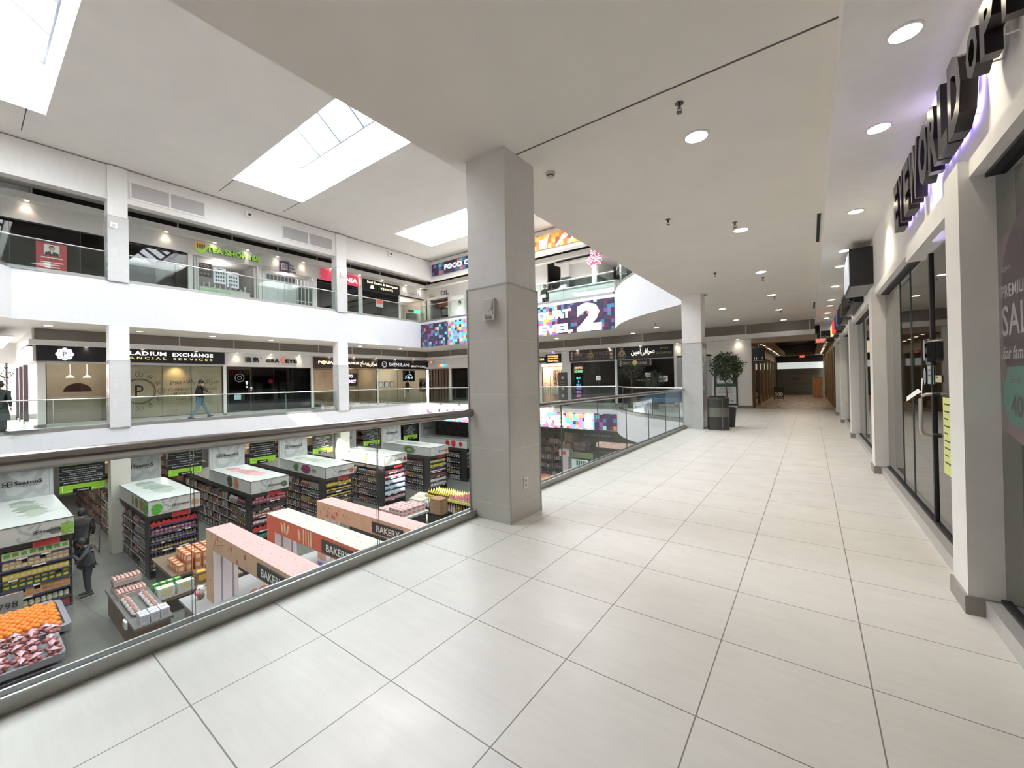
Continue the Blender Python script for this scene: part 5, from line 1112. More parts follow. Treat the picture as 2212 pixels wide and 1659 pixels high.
for i, (x, y, l) in enumerate(((-2.3, 3.95, 'round smoke detector on the ceiling beside the near tiled column'), (-2.3, 12.35, 'small smoke detector on the ceiling by the far column'), (-5.2, 17.4, 'small smoke detector under the curved gallery edge'))):
    t = thing('smoke_detector', (x, y, 3.73), l, 'smoke detector')
    mb = MB(); mb.lathe((x, y, 3.73), [(.052, -.03), (.058, 0)], 20); mb.build('base', M('plastic_cream', (.6, .59, .53), .5), t)
    mb = MB(); mb.lathe((x, y, 3.73), [(.036, -.042), (.04, -.03)], 16); mb.build('grille', FRM, t)
    mb = MB(); mb.lathe((x, y, 3.73), [(.02, -.06), (.036, -.052), (.038, -.042)], 16); mb.build('cap', MATS['plastic_cream'], t)
t = thing('wall_speaker', (-2.59, 3.17, 2.0), 'small cream alarm speaker mounted on the near tiled column', 'speaker')
mb = MB(); mb.box(-2.655, 3.155, 2.02, -2.51, 3.19, 2.235); mb.build('housing', M('speaker_cream', (.60, .59, .55), .4), t)
mb = MB(); mb.box(-2.64, 3.148, 2.07, -2.525, 3.156, 2.225); mb.cyl((-2.582, 3.144, 2.155), .045, .006, 24, axis='y'); mb.build('grille', M('speaker_grille', (.52, .51, .48), .5, bump=.5, bscale=400), t)
mb = MB(); mb.box(-2.62, 3.15, 2.03, -2.545, 3.155, 2.055); mb.build('label_strip', M('label_dark', (.2, .2, .19), .5), t)
t = thing('power_outlet', (-2.37, 3.46, .29), 'white double power outlet low on the side of the tiled column', 'outlet')
mb = MB(); mb.box(-2.376, 3.415, .30, -2.368, 3.485, .415); mb.build('plate', M('plate_white', (.75, .74, .71), .4), t)
mb = MB()
for z in (.335, .38): mb.box(-2.367, 3.435, z-.014, -2.365, 3.465, z+.014)
mb.build('socket', M('socket_grey', (.35, .34, .33), .4), t)
# upper cladding details across the void: beam grilles, thermostats, cameras
for i, (a, b) in enumerate(((3.9, 6.2), (9.4, 11.9))):
    t = thing('air_grille', (-20.5, (a+b)/2, 8.7), 'pale grey return grille set in the top beam, %s one' % ('left', 'right')[i], 'grille', 'return grilles in the top beam')
    m_ = (a+b)/2
    for u0, u1 in ((a, m_-.03), (m_+.03, b)):
        mb = MB(); mb.box(-20.5, u0, 8.62, -20.485, u1, 9.18); mb.build('grille', VENT2, t)
    mb = MB()
    for (u0, u1, z0, z1) in ((a-.05, a, 8.55, 9.22), (b, b+.05, 8.55, 9.22), (a, b, 9.18, 9.22), (a, b, 8.55, 8.62), (m_-.03, m_+.03, 8.62, 9.18)): mb.box(-20.5, u0, z0, -20.47, u1, z1)
    mb.build('frame', WH, t)
for i, (px, py) in enumerate(((534, 464), (840, 549))):
    c = onx(px, py, -20.5); t = thing('security_camera', tuple(c), 'small white and black camera on the top beam, %s one' % ('left', 'right')[i], 'camera', 'cameras on the top beam')
    mb = MB(); mb.box(-20.5, c.y-.09, c.z-.13, -20.34, c.y+.09, c.z+.13); mb.build('housing', WTM, t); mb = MB(); mb.cyl((-20.345, c.y+.03, c.z-.02), .055, .03, 14, axis='x'); mb.build('lens', SIGNB, t)
for i, (px, py) in enumerate(((245, 487), (739, 594))):
    c = onx(px, py, -20.42); t = thing('alarm_plate', tuple(c), 'small white alarm plate on the %s upper column' % ('left', 'right')[i], 'alarm', 'alarm plates on the upper columns')
    mb = MB(); mb.box(-20.42, c.y-.1, c.z-.1, -20.38, c.y+.1, c.z+.1); mb.build('plate', WTM, t); mb = MB(); mb.cyl((-20.38, c.y, c.z), .05, .01, 14, axis='x'); mb.build('disc', M('plate_shade', (.6, .6, .6), .5), t)
# ================================================================ POTTED TREES AND BIN
LF = M('leaf_green', (.035, .075, .025), .45, noise=.4, nscale=6); LF2 = M('leaf_dim', (.05, .09, .045), .5, noise=.4)
BARK = M('bark', (.16, .12, .09), .8, noise=.2)
def leafy(mb, c, rx, ry, rz, n, seed, size=.055, mat=0):
    random.seed(seed)
    for k in range(n):
        while 1:
            p = Vector((random.uniform(-1, 1), random.uniform(-1, 1), random.uniform(-1, 1)))
            if .35 < p.length < 1: break
        q = Vector((c[0]+p.x*rx, c[1]+p.y*ry, c[2]+p.z*rz)); d = Vector((random.gauss(0, 1), random.gauss(0, 1), random.gauss(-.5, .7))).normalized()
        s = d.cross(Vector((random.gauss(0, 1), random.gauss(0, 1), random.gauss(0, 1)))).normalized(); L = size*random.uniform(.8, 1.7)
        mb.add([q, q+d*L*.4+s*L*.26, q+d*L, q+d*L*.4-s*L*.26], [(0, 1, 2, 3)], mat)
def tree(x, y, z, h, rx, rz, label, seed, n=900, leaf=LF, pot='bin'):
    t = thing('potted_tree', (x, y, z), label, 'potted plant')
    mb = MB(); random.seed(seed); top = (x, y, z+h)
    mb.tube([(x, y, z+.5), (x+.02, y, z+.9), (x-.03, y+.02, z+1.3), (x, y, z+h-rz*.5)], [.022, .018, .016, .01], 8)
    for k in range(9):
        a = k*.7; r_ = rx*random.uniform(.5, .9); mb.tube([(x, y, z+1.15+k*.07), (x+r_*.5*math.cos(a), y+r_*.5*math.sin(a), z+1.35+k*.06), (x+r_*math.cos(a), y+r_*math.sin(a), z+h-rz*random.uniform(-.3, .9))], [.01, .007, .003], 5)
    mb.build('trunk', BARK, t)
    mb = MB(); leafy(mb, (x, y, z+h-rz*.2), rx, rx, rz, n, seed); leafy(mb, (x+rx*.7, y-.1, z+h-rz*.1), rx*.5, .2, rz*.4, n//8, seed+1); mb.build('foliage', leaf, t, kind='stuff')
    mb = MB(); mb.lathe((x, y, z), [(.20, 0), (.24, .5), (.25, .55), (.22, .55), (.21, .5)], 24); mb.build('pot', M('pot_dark', (.03, .03, .03), .5), t)
    mb = MB(); mb.cyl((x, y, z+.50), .205, .02, 20); mb.build('soil', M('soil', (.03, .022, .015), .9), t)
    return t
bx, by = onz(1555, 931, 0).x, onz(1555, 931, 0).y
TRX, TRY = -1.98, 12.9
tree(-1.93, 12.98, 0, 1.80, .42, .42, 'small leafy tree in a dark pot behind the metal bin', 5, 1500)
t = thing('litter_bin', (-1.95, 12.1, 0), 'round dark metal bin with a lighter middle band beside the far column', 'bin')
BX, BY = -2.02, 12.2
mb = MB(); mb.lathe((BX, BY, 0), [(.255, 0), (.26, .02), (.262, .35)], 32); mb.lathe((BX, BY, 0), [(.262, .60), (.262, .82)], 32); mb.build('body', M('bin_dark', (.085, .082, .08), .35, .7, bump=.4, bscale=90), t)
mb = MB(); mb.lathe((BX, BY, 0), [(.263, .35), (.263, .60)], 32); mb.build('band', M('bin_band', (.22, .21, .20), .4, .7), t)
mb = MB(); mb.lathe((BX, BY, 0), [(.268, .82), (.268, .86), (.2, .875), (.19, .84), (.0, .84)], 32); mb.lathe((BX, BY, 0), [(.27, .0), (.27, .03)], 32); mb.build('rim', M('bin_rim', (.13, .125, .12), .35, .7), t)
mb = MB(); mb.box(BX-.19, BY-.17, .86, BX+.17, BY+.17, .90); mb.build('lid', M('bin_lid', (.02, .02, .02), .4), t)
mb = MB(); mb.box(BX+.13, BY-.245, .05, BX+.145, BY-.225, .8); mb.build('hinge_strip', MATS['bin_band'], t)
tree(-7.1, 19.7, 0, 1.95, .62, .42, 'leafy tree in front of the crypto lounge door, left of two', 8, 700, LF2)
tree(-5.9, 19.3, 0, 1.45, .55, .40, 'leafy tree in front of the Persian-signed exchange, right of two', 9, 700, LF2)
# blue bench behind the curved railing
t = thing('bench', (-5.0, 17.6, 0), 'blue cushioned bench on thin steel legs behind the curved railing', 'bench')
mb = MB(); mb.box(-5.9, 17.5, .40, -4.1, 18.1, .56); mb.build('seat', M('bench_blue', (.03, .10, .22), .6), t)
mb = MB(); mb.box(-5.9, 18.0, .56, -4.1, 18.1, .85); mb.build('backrest', MATS['bench_blue'], t)
for x in (-5.8, -4.2):
    for yy in (17.55, 18.05):
        mb = MB(); mb.tube([(x, yy, 0), (x, yy, .41)], .018, 8); mb.build('leg', STEEL, t)
# ================================================================ GROCERY STORE BELOW
G0 = -4.6
CONC = M('polished_concrete', (.15, .148, .13), .35, noise=.22, nscale=1.3)
mb = MB(); mb.box(-34, -9, G0-.1, 3.8, 30, G0); struct('floor_grocery', mb, [CONC])
mb = MB()
for P in ([(-17.2, 1.95), (-15.6, 2.1), (-14.2, 2.35), (-12.5, 2.3)], [(-15.6, 2.1), (-15.4, 2.9), (-15.0, 4.0)]):
    for a, b in zip(P[:-1], P[1:]): mb.bar((a[0], a[1], G0+.001), (b[0], b[1], G0+.001), .012, .002)
struct('floor_crack', mb, [M('crack_dark', (.10, .10, .09), .8)])
mb = MB(); mb.box(-34.1, -9, -5, -34, 30, 0); mb.box(-34.1, 6.5, 0, -34, 30, 3.8); mb.box(-34.1, -9, 3.73, -34, 30, 13); struct('wall_west', mb, [M('west_wall', (.3, .29, .27), .7)])
mb = MB(); mb.box(-34, 29.9, -5, 3.8, 30, 0); struct('wall_grocery_north', mb, [M('grocery_back', (.12, .10, .09), .7, noise=.5, nscale=3)])
# ceiling strip lights visible beneath the gallery edge
k = 0
for x in (-22.4, -24.6):
    for y in (4.6, 7.9, 10.9, 13.9, 17.0):
        t = thing('tube_fixture', (x, y, -1.05), 'white tube light hung under the grocery ceiling, %s of its row' % ORD[k % 5].replace('nearest', 'first'), 'light', 'tube lights over the grocery aisles %s' % ('front row' if x > -23 else 'rear row')); k += 1
        if x < -23: t['label'] += ', rear row'
        mb = MB(); mb.box(x-.9, y-.03, -1.24, x+.9, y+.03, -1.2); mb.build('tube', M('tube_glow', (.95, .98, 1), .5, emit=7), t); mb = MB(); mb.box(x-.92, y-.05, -1.2, x+.92, y+.05, -1.15); mb.tube([(x-.7, y, -1.15), (x-.7, y, -1.0)], .01, 5); mb.tube([(x+.7, y, -1.15), (x+.7, y, -1.0)], .01, 5); mb.build('housing', WH, t)
# ---------------------------------------------------------------- products
PCOL = {}
def pm(c, e=0):
    k = tuple(round(v, 2) for v in c)
    return M('pack_%02d%02d%02d' % tuple(int(v*99) for v in k), c, .35, noise=.12, nscale=30)
def proto(kind, w, d, h, c1, c2):
    key = (kind, w, d, h, c1, c2)
    if key in PCOL: return PCOL[key]
    mb = MB(); m1, m2 = pm(c1), pm(c2)
    if kind in ('box', 'carton'):
        mb.box(-w/2, -d/2, 0, w/2, d/2, h, 0); e = .002
        mb.box(-w/2-e, -d*.32, h*.3, w/2+e, d*.32, h*.8, 1); mb.box(-w*.32, -d/2-e, h*.3, w*.32, d/2+e, h*.8, 1)
        mb.box(-w*.3, -d*.3, h, w*.3, d*.3, h+e, 1)
    elif kind == 'jar':
        r = min(w, d)/2; mb.lathe((0, 0, 0), [(r*.9, 0), (r, .02), (r, h*.7), (r*.8, h*.8)], 8); mb.lathe((0, 0, 0), [(r*.8, h*.8, 1), (r*.8, h, 1)], 8)
        mb.lathe((0, 0, 0), [(r*1.01, h*.2, 1), (r*1.01, h*.55, 1)], 8)
    elif kind == 'bottle':
        r = min(w, d)/2; mb.lathe((0, 0, 0), [(r*.9, 0), (r, .02), (r, h*.55), (r*.35, h*.78), (r*.32, h*.88)], 8); mb.lathe((0, 0, 0), [(r*.42, h*.88, 1), (r*.42, h, 1)], 8)
        mb.lathe((0, 0, 0), [(r*1.02, h*.15, 1), (r*1.02, h*.45, 1)], 8)
    elif kind == 'bag':
        a, b, q = w/2, d/2, h
        mb.add([(-a, -b, 0), (a, -b, 0), (a, b, 0), (-a, b, 0), (-a*1.05, -b*1.1, q*.45), (a*1.05, -b*1.1, q*.45), (a*1.05, b*1.1, q*.45), (-a*1.05, b*1.1, q*.45), (-a, -b*.15, q), (a, -b*.15, q), (a, b*.15, q), (-a, b*.15, q)],
               [(0, 3, 2, 1), (0, 1, 5, 4), (1, 2, 6, 5), (2, 3, 7, 6), (3, 0, 4, 7), (4, 5, 9, 8), (5, 6, 10, 9), (6, 7, 11, 10), (7, 4, 8, 11), (8, 9, 10, 11)], 0)
        mb.box(-a*.6, -b*1.12, q*.25, a*.6, b*1.12, q*.6, 1)
    elif kind == 'tin':
        r = min(w, d)/2; mb.lathe((0, 0, 0), [(r, 0), (r, h)], 10); mb.lathe((0, 0, 0), [(r*1.01, h*.2, 1), (r*1.01, h*.8, 1)], 10)
    PCOL[key] = mb.mesh('pack_'+kind, [m1, m2]); return PCOL[key]
NM = {'box': 'snack_box', 'carton': 'food_carton', 'jar': 'food_jar', 'bottle': 'sauce_bottle', 'bag': 'snack_bag', 'tin': 'food_tin'}
CT_ = {'box': 'box', 'carton': 'carton', 'jar': 'jar', 'bottle': 'bottle', 'bag': 'bag', 'tin': 'tin'}
NPROD = [0]
def put(kind, dims, c1, c2, loc, label, group, rz=0, name=None, cat=None):
    o = bpy.data.objects.new(name or NM[kind], proto(kind, *dims, c1, c2)); COL.objects.link(o); o.location = loc; o.rotation_euler = (0, 0, rz)
    tag(o, label, cat or CT_[kind], group); NPROD[0] += 1; return o
R1, WHT, YL, GN, DKG, BRN, BLK, PNK, TAN, BLU, LBL, PUR, ORG, CRM = (.55, .03, .03), (.75, .74, .70), (.75, .55, .05), (.10, .38, .07), (.03, .10, .06), (.16, .07, .03), (.02, .015, .015), (.65, .30, .32), (.50, .36, .20), (.05, .10, .35), (.40, .62, .78), (.22, .05, .18), (.75, .22, .04), (.72, .66, .45)
SHM = M('shelf_black', (.022, .02, .02), .45); SHB = M('shelf_edge_blue', (.05, .05, .13), .4); TAGW = M('price_tag_white', (.85, .85, .82), .5)
HB = M('header_board', (.60, .62, .59), .35, noise=.05, nscale=2); HS = M('header_side', (.56, .56, .53), .4, noise=.04, nscale=2)
RB = M('red_board', (.50, .02, .03), .4); HG = M('header_grey_print', (.40, .41, .40), .5); LOGO = M('logo_ink', (.03, .03, .03), .5)
def logo(mb, c, w, face, mat=0, up=None, right=None):
    """knot emblem and the word Seasons with a small second line"""
    R_, N = AX[face]; U_ = Vector((0, 0, 1)); c = Vector(c); s = w/5
    for sx, sz in ((-1, 1), (1, 1), (-1, -1), (1, -1)):
        q = c-R_*(w*.40)+R_*(sx*s*.28)+U_*(sz*s*.22); n = 14; P = []
        for rr in (s*.22, s*.33): P += [q+R_*(rr*1.15*math.cos(2*PI*i/n))+U_*(rr*math.sin(2*PI*i/n)) for i in range(n)]
        mb.add(P, [(i, n+i, n+(i+1) % n, (i+1) % n) for i in range(n)], mat)
    text(mb, 'SeasonS', c+R_*(w*.12)+U_*(w*.015), w*.15, face, w*.72, mat, .03)
    text(mb, 'FOODMART', c+R_*(w*.12)-U_*(w*.11), w*.045, face, w*.62, mat, .01, 0, 0, 1.6)
def bigprint(mb, c, s, face, mat=0):
    R_, N = AX[face]; U_ = Vector((0, 0, 1)); c = Vector(c)
    lift = [0]
    def pl(pts):
        for a, b in zip(pts[:-1], pts[1:]):
            A = c+R_*a[0]*s+U_*a[1]*s; B = c+R_*b[0]*s+U_*b[1]*s; d = (B-A).normalized(); n_ = d.cross(N)*(.075*s); lift[0] += .0006; A += N*lift[0]; B += N*lift[0]; A -= d*.03*s; B += d*.03*s; mb.add([A+n_, B+n_, B-n_, A-n_], [(0, 1, 2, 3)], mat)
    pl([(-.5, .5), (-.35, .15), (0, -.1), (.35, -.4), (.5, -.2)]); pl([(-.5, -.2), (-.45, -.42), (-.2, -.5), (.1, -.3), (.45, .5)]); pl([(-.05, .25), (.2, .5)])
ORN = ['first', 'second', 'third', 'fourth', 'fifth', 'sixth', 'seventh']
HDR = [dict(n='leftmost', pic=[('leaf', (.28, .48, .08), .62), ('shade', (.20, .21, .20), .35)]), dict(n='second from the left', pic=[('leaf', (.10, .42, .05), -.5), ('shade', (.5, .3, .18), .6)]),
       dict(n='third from the left', pic=[('shade', (.10, .15, .07), .55)]), dict(n='fourth from the left', pic=[('shade', (.6, .10, .07), .6)]),
       dict(n='fifth from the left', pic=[('shade', (.4, .06, .08), .62)]), dict(n='sixth from the left, beside the column', pic=[('shade', (.6, .2, .12), .6)]), dict(n='last', pic=[])]
SIDEPIC = [None, [((.35, .22, .08), -18.5, .16, .2), ((.10, .20, .05), -18.0, .22, .18), ((.42, .18, .09), -17.4, .3, .2), ((.12, .42, .05), -16.95, .3, .22)], [((.07, .10, .03), -18.6, .3, .22), ((.55, .2, .09), -18.0, .25, .21)],
           [((.10, .25, .06), -19.2, .25, .2), ((.28, .03, .14), -18.3, .42, .2), ((.2, .35, .1), -17.6, .2, .1)], [((.55, .75, .2), -18.0, .7, .18)], [((.22, .32, .14), -18.4, .55, .22), ((.06, .12, .04), -18.4, .4, .16), ((.35, .45, .22), -18.4, .25, .1)],
           [((.55, .03, .03), -18.3, .2, .19), ((.55, .03, .03), -17.8, .22, .2), ((.5, .03, .03), -17.2, .15, .15)]]
TOPPIC = [(.30, .33, .27), (.28, .33, .28), (.55, .28, .28), (.40, .42, .34), (.45, .45, .40), (.35, .36, .32), (.3, .3, .3)]
XF, XB = -16.65, -20.78
ROWS = {
 0: [('box', .16, .2, .19, CRM, GN, 8), ('box', .11, .15, .11, TAN, CRM, 11), ('box', .10, .13, .13, YL, CRM, 12), ('box', .14, .14, .12, DKG, YL, 9), ('box', .15, .15, .12, TAN, ORG, 9), ('jar', .11, .11, .15, (.4, .42, .3), CRM, 11), ('carton', .2, .2, .18, R1, BRN, 6)],
 1: [('bag', .14, .1, .15, R1, WHT, 9), ('jar', .12, .12, .17, (.55, .40, .32), PUR, 11), ('jar', .10, .10, .15, (.06, .04, .05), (.30, .28, .28), 12), ('bottle', .075, .075, .20, BLK, (.55, .40, .16), 15), ('bottle', .075, .075, .20, BLK, (.45, .33, .14), 15), ('carton', .2, .2, .2, BRN, TAN, 6)],
 2: [('box', .11, .11, .11, (.35, .05, .08), PNK, 12), ('box', .11, .11, .10, BLK, BRN, 12), ('box', .11, .11, .12, (.30, .07, .10), CRM, 12), ('tin', .11, .11, .15, R1, WHT, 11), ('bag', .2, .14, .17, (.6, .06, .04), CRM, 7), ('box', .13, .13, .14, (.01, .16, .09), (.05, .35, .2), 9)],
 3: [('bottle', .07, .07, .17, YL, (.8, .65, .1), 17), ('bottle', .07, .07, .17, (.72, .50, .04), BLK, 17), ('bottle', .07, .07, .17, (.60, .52, .06), BLK, 17), ('jar', .08, .08, .16, BRN, TAN, 15), ('carton', .2, .2, .2, BRN, TAN, 6)],
 4: [('jar', .09, .09, .14, (.35, .04, .03), (.15, .1, .1), 14), ('bottle', .07, .07, .20, R1, WHT, 16), ('carton', .18, .18, .16, (.75, .75, .85), LBL, 7), ('carton', .18, .18, .15, LBL, (.75, .85, .9), 7), ('carton', .2, .2, .16, (.5, .72, .85), WHT, 6), ('bag', .16, .12, .14, PNK, R1, 8)],
 5: [('bottle', .08, .08, .13, (.62, .55, .10), CRM, 14), ('bottle', .075, .075, .19, (.55, .58, .06), YL, 15), ('bottle', .07, .07, .19, (.05, .02, .06), WHT, 16), ('bottle', .07, .07, .17, (.32, .03, .06), BRN, 16), ('jar', .09, .09, .15, CRM, WHT, 13), ('carton', .2, .2, .2, (.3, .3, .3), WHT, 6)],
 6: [('bag', .14, .1, .16, (.4, .4, .4), WHT, 8), ('bottle', .09, .09, .16, (.2, .2, .22), WHT, 12), ('bag', .14, .1, .16, (.3, .1, .1), WHT, 8), ('box', .14, .14, .14, R1, CRM, 8)]}
CN = {'box': 'small boxes', 'carton': 'cartons', 'jar': 'jars', 'bottle': 'bottles', 'bag': 'bags', 'tin': 'tins'}
def cname(c):
    tab = [('red', (.55, .03, .03)), ('cream', (.72, .66, .45)), ('tan', (.5, .36, .2)), ('yellow', (.72, .52, .05)), ('dark green', (.03, .10, .06)), ('brown', (.16, .07, .03)), ('black', (.02, .015, .015)), ('pink', (.65, .3, .32)), ('pale blue', (.45, .66, .8)), ('orange', (.75, .22, .04)), ('white', (.75, .74, .72)), ('grey', (.35, .35, .35)), ('dark red', (.33, .05, .08)), ('olive', (.4, .42, .3)), ('green', (.01, .16, .09)), ('lavender', (.75, .75, .85)), ('maroon', (.30, .03, .05))]
    return min(tab, key=lambda t: sum((a-b)**2 for a, b in zip(t[1], c)))[0]
LV = [1.62, 1.36, 1.10, .84, .57, .30, .06]
YU = [.52, 3.45, 6.35, 9.22, 12.2, 15.15, 18.1]
UW = 1.35
for ui, y0 in enumerate(YU):
    nm = HDR[ui]['n']; y1 = y0+UW
    t = thing('display_shelf', (-17, y0+UW/2, G0), 'black end display shelving under the %s white header box' % nm.split(',')[0], 'shelving', 'end display shelves in the grocery store')
    mb = MB(); mb.box(-17.25, y0+.04, G0, -17.18, y1-.04, G0+2.0); mb.box(-17.2, y0+.03, G0, -16.75, y0+.07, G0+2.0); mb.box(-17.2, y1-.07, G0, -16.75, y1-.03, G0+2.0); mb.build('frame', SHM, t)
    mb = MB(); mb.box(-17.3, y0+.02, G0+1.86, -16.70, y1-.02, G0+2.0); mb.build('top_band', M('band_brown', (.04, .032, .03), .5), t)
    rows = ROWS[ui]
    for k, r in enumerate(rows):
        z = G0+LV[k]; kind, w, d, h, c1, c2, n = r
        mb = MB(); mb.box(-17.2, y0+.05, z-.025, -16.73, y1-.05, z, 0); mb.box(-16.735, y0+.05, z-.04, -16.715, y1-.05, z+.005, 1)
        random.seed(ui*10+k)
        for j in range(random.choice((1, 2, 2))):
            ya = random.uniform(y0+.1, y1-.4); mb.box(-16.714, ya, z-.038, -16.708, ya+random.uniform(.1, .28), z+.0, 2)
        mb.build('shelf', [SHM, SHB, TAGW], t)
        pos = ['top', 'second', 'third', 'fourth', 'fifth', 'sixth', 'lowest'][k]
        lab = '%s %s with %s label, %s shelf under the %s header box from the left' % (cname(c1), {'box': 'box', 'carton': 'carton', 'jar': 'jar', 'bottle': 'bottle', 'bag': 'bag', 'tin': 'tin'}[kind], cname(c2), pos, ORN[ui]); grp = '%s on the %s shelf of the %s end display' % (CN[kind], pos, nm)
        for j in range(n):
            yy = y0+.09+(j+.5)*(UW-.18)/n; cc = c1
            put(kind, (d, w, h), c1, c2, (-16.74-d/2-random.uniform(0, .02), yy, z), lab, grp)
            if kind in ('box', 'carton', 'tin') and h < .13 and random.random() < .75: put(kind, (d, w, h), c1, c2, (-16.74-d/2, yy, z+h+.003), lab, grp)
    # header box
    hb = thing('header_box', ((XF+XB)/2, y0+UW/2, G0+2.0), 'long white header box with a knot logo, %s' % nm, 'sign box', 'white header boxes above the end displays')
    mb = MB(); z0, z1 = G0+2.0, G0+2.47
    mb.box(XB, y0, z0, XF, y1, z1-.012, 0); mb.box(XB, y0, z1-.012, XF, y1, z1, 1); mb.build('box_body', [HS, HB], hb)
    mb = MB()
    for (a, b) in (((XF, y0, z1), (XF, y1, z1)), ((XB, y0, z1), (XF, y0, z1)), ((XF, y0, z0), (XF, y1, z0)), ((XF, y0, z0), (XF, y0, z1)), ((XB, y0, z0), (XF, y0, z0))): mb.bar(a, b, .018, .018)
    mb.build('edge_trim', M('edge_dark', (.10, .11, .11), .4), hb)
    mb = MB(); bigprint(mb, (XF+.002, y0+.55, (z0+z1)/2), .42, '+x'); mb.build('grey_print', HG, hb)
    mb = MB(); logo(mb, (XF+.012, y0+.84, (z0+z1)/2-.02), .46, '+x'); mb.build('lettering', LOGO, hb)
    for j, (pn, c, py) in enumerate(HDR[ui]['pic']):
        mb = MB(); cy = y0+UW/2+py*.9; w_ = .3 if pn == 'leaf' else .26; h_ = .36 if pn == 'leaf' else .22; random.seed(ui*3+j)
        P = [Vector((XF+.004, min(max(cy+w_/2*math.cos(a*2*PI/22)*random.uniform(.75, 1.15), y0+.01), y1-.01), min(max((z0+z1)/2-.05+h_/2*math.sin(a*2*PI/22)*random.uniform(.75, 1.2), z0+.01), z1-.01))) for a in range(22)]
        mb.add(P, [tuple(range(22))]); mb.build('picture_print', M('print_%d_%d' % (ui, j), c, .5, noise=.4, nscale=14), hb)
    if SIDEPIC[ui]:
        for j, (c, xc, w_, h_) in enumerate(SIDEPIC[ui]):
            mb = MB(); random.seed(ui*7+j); P = [Vector((min(xc+w_*math.cos(-a*2*PI/26)*random.uniform(.8, 1.1), XF-.01), y0-.003-.0008*j, min(max((z0+z1)/2+h_*math.sin(-a*2*PI/26)*random.uniform(.85, 1.1), z0+.01), z1-.01))) for a in range(26)]
            mb.add(P, [tuple(reversed(range(26)))]); mb.build('side_picture', M('side_%d_%d' % (ui, j), c, .5, noise=.45, nscale=10), hb)
    mb = MB(); zt_ = z1+.002; random.seed(ui+40)
    for j in range(5):
        xc = XB+.9+j*.45; P = [(xc+.5*math.cos(a*2*PI/16)*random.uniform(.6, 1.2), y0+.6+.3*math.sin(a*2*PI/16)*random.uniform(.6, 1.2)+.04*j, zt_+j*.0006) for a in range(16)]; mb.add(P, [tuple(range(16))], j % 3)
    c = TOPPIC[ui]; mb.build('top_print', [M('top_%d_a' % ui, c, .5, noise=.2), M('top_%d_b' % ui, tuple(min(1, v*1.35) for v in c), .5), M('top_%d_c' % ui, (c[0]*.9, c[1]*1.1, c[2]), .5)], hb)
    mb = MB(); mb.box(-18.0, y0+.35, zt_, -17.97, y0+1.05, zt_+.001); mb.box(-17.6, y0+.3, zt_, -17.58, y0+.8, zt_+.001); mb.build('top_lettering', HG, hb)
    # red board hung on the band
    mb = MB(); mb.box(-16.69, y0+.62, G0+1.84, -16.68, y0+1.06, G0+1.985, 0); mb.box(-16.695, y0+.60, G0+1.82, -16.69, y0+1.08, G0+2.0, 1); mb.build('red_board', [RB, M('red_edge', (.6, .18, .15), .5)], label='small red board hung below the %s white header box' % nm, cat='sign', group='red boards on the end displays')
    # upright board behind the header
    if ui < 7:
        ub = thing('upright_board', (-20.85, y0+UW/2, G0+2.47), 'tall grey logo board rising behind the %s header box from the left' % ORN[ui], 'board', 'tall grey logo boards')
        BXo = -.3 if ui in (1, 4) else 0
        mb = MB(); mb.box(-20.95+BXo, y0, G0+2.0, -20.82+BXo, y1, -1.02); mb.build('board', M('board_pale_grey', (.50, .51, .50), .45, noise=.04), ub)
        mb = MB(); bigprint(mb, (-20.815+BXo, y0+.72, -1.62), .95, '+x'); mb.build('grey_print', HG, ub)
        mb = MB(); logo(mb, (-20.80+BXo, y0+.70, -1.62), .85, '+x'); mb.build('lettering', LOGO, ub)
        mb = MB(); mb.box(-20.819+BXo, y0+.09, G0+2.47, -20.815+BXo, y0+.10, -1.02); mb.box(-20.819+BXo, y1-.10, G0+2.47, -20.815+BXo, y1-.09, -1.02); mb.build('edge_line', M('line_blue_grey', (.3, .34, .36), .5), ub)
    # long double shelf behind the end display
    gt = thing('aisle_shelf', (-20, y0+UW/2, G0), 'long black aisle shelving behind the %s end display' % nm, 'shelving', 'long aisle shelves')
    mb = MB(); mb.box(-24.5, y0+.45, G0, -17.32, y0+.9, G0+1.99, 0)
    for x in (-17.36, -19.1, -20.9, -22.7, -24.5): mb.box(x-.03, y0+.08, G0, x+.03, y1-.08, G0+1.99, 0)
    mb.build('frame', SHM, gt)
    mb = MB(); mb.box(-24.5, y0+.05, G0+1.8, -17.32, y0+.09, G0+1.995); mb.box(-24.5, y0+.09, G0+1.96, -17.32, y1-.05, G0+1.995); mb.build('top_band', MATS['band_brown'], gt)
    gl = [.08, .42, .76, 1.1, 1.44]; st = MB(); cols = [(.12, .05, .06), (.35, .3, .28), (.08, .05, .05), (.3, .08, .06), (.45, .4, .35), (.06, .08, .10), (.35, .25, .05), (.5, .5, .5)]
    for k, zz in enumerate(gl):
        z = G0+zz; mb = MB(); mb.box(-24.5, y0+.07, z-.025, -17.32, y0+.46, z, 0); mb.box(-24.5, y0+.05, z-.035, -17.32, y0+.07, z+.01, 0)
        for j in range(34): mb.box(-17.45-j*.2, y0+.045, z-.03, -17.45-j*.2+.09, y0+.05, z+.005, 1)
        mb.build('shelf', [SHM, TAGW], gt)
        random.seed(100+ui*5+k); c1 = random.choice(cols); c2 = random.choice(cols); kd = random.choice(('jar', 'bottle', 'bag', 'box'))
        for j in range(11):
            if ui == 0: continue
            x = -17.42-j*.15
            if j % 6 == 0: c1 = random.choice(cols); c2 = random.choice(cols); kd = random.choice(('jar', 'bottle', 'bag', 'box'))
            put(kd, (.11, .14, .2), c1, c2, (x, y0+.16, z), 'small packet of mixed goods on the aisle shelf behind the %s header box' % ORN[ui], 'mixed goods at the near end of the aisle shelf behind the %s display' % nm)
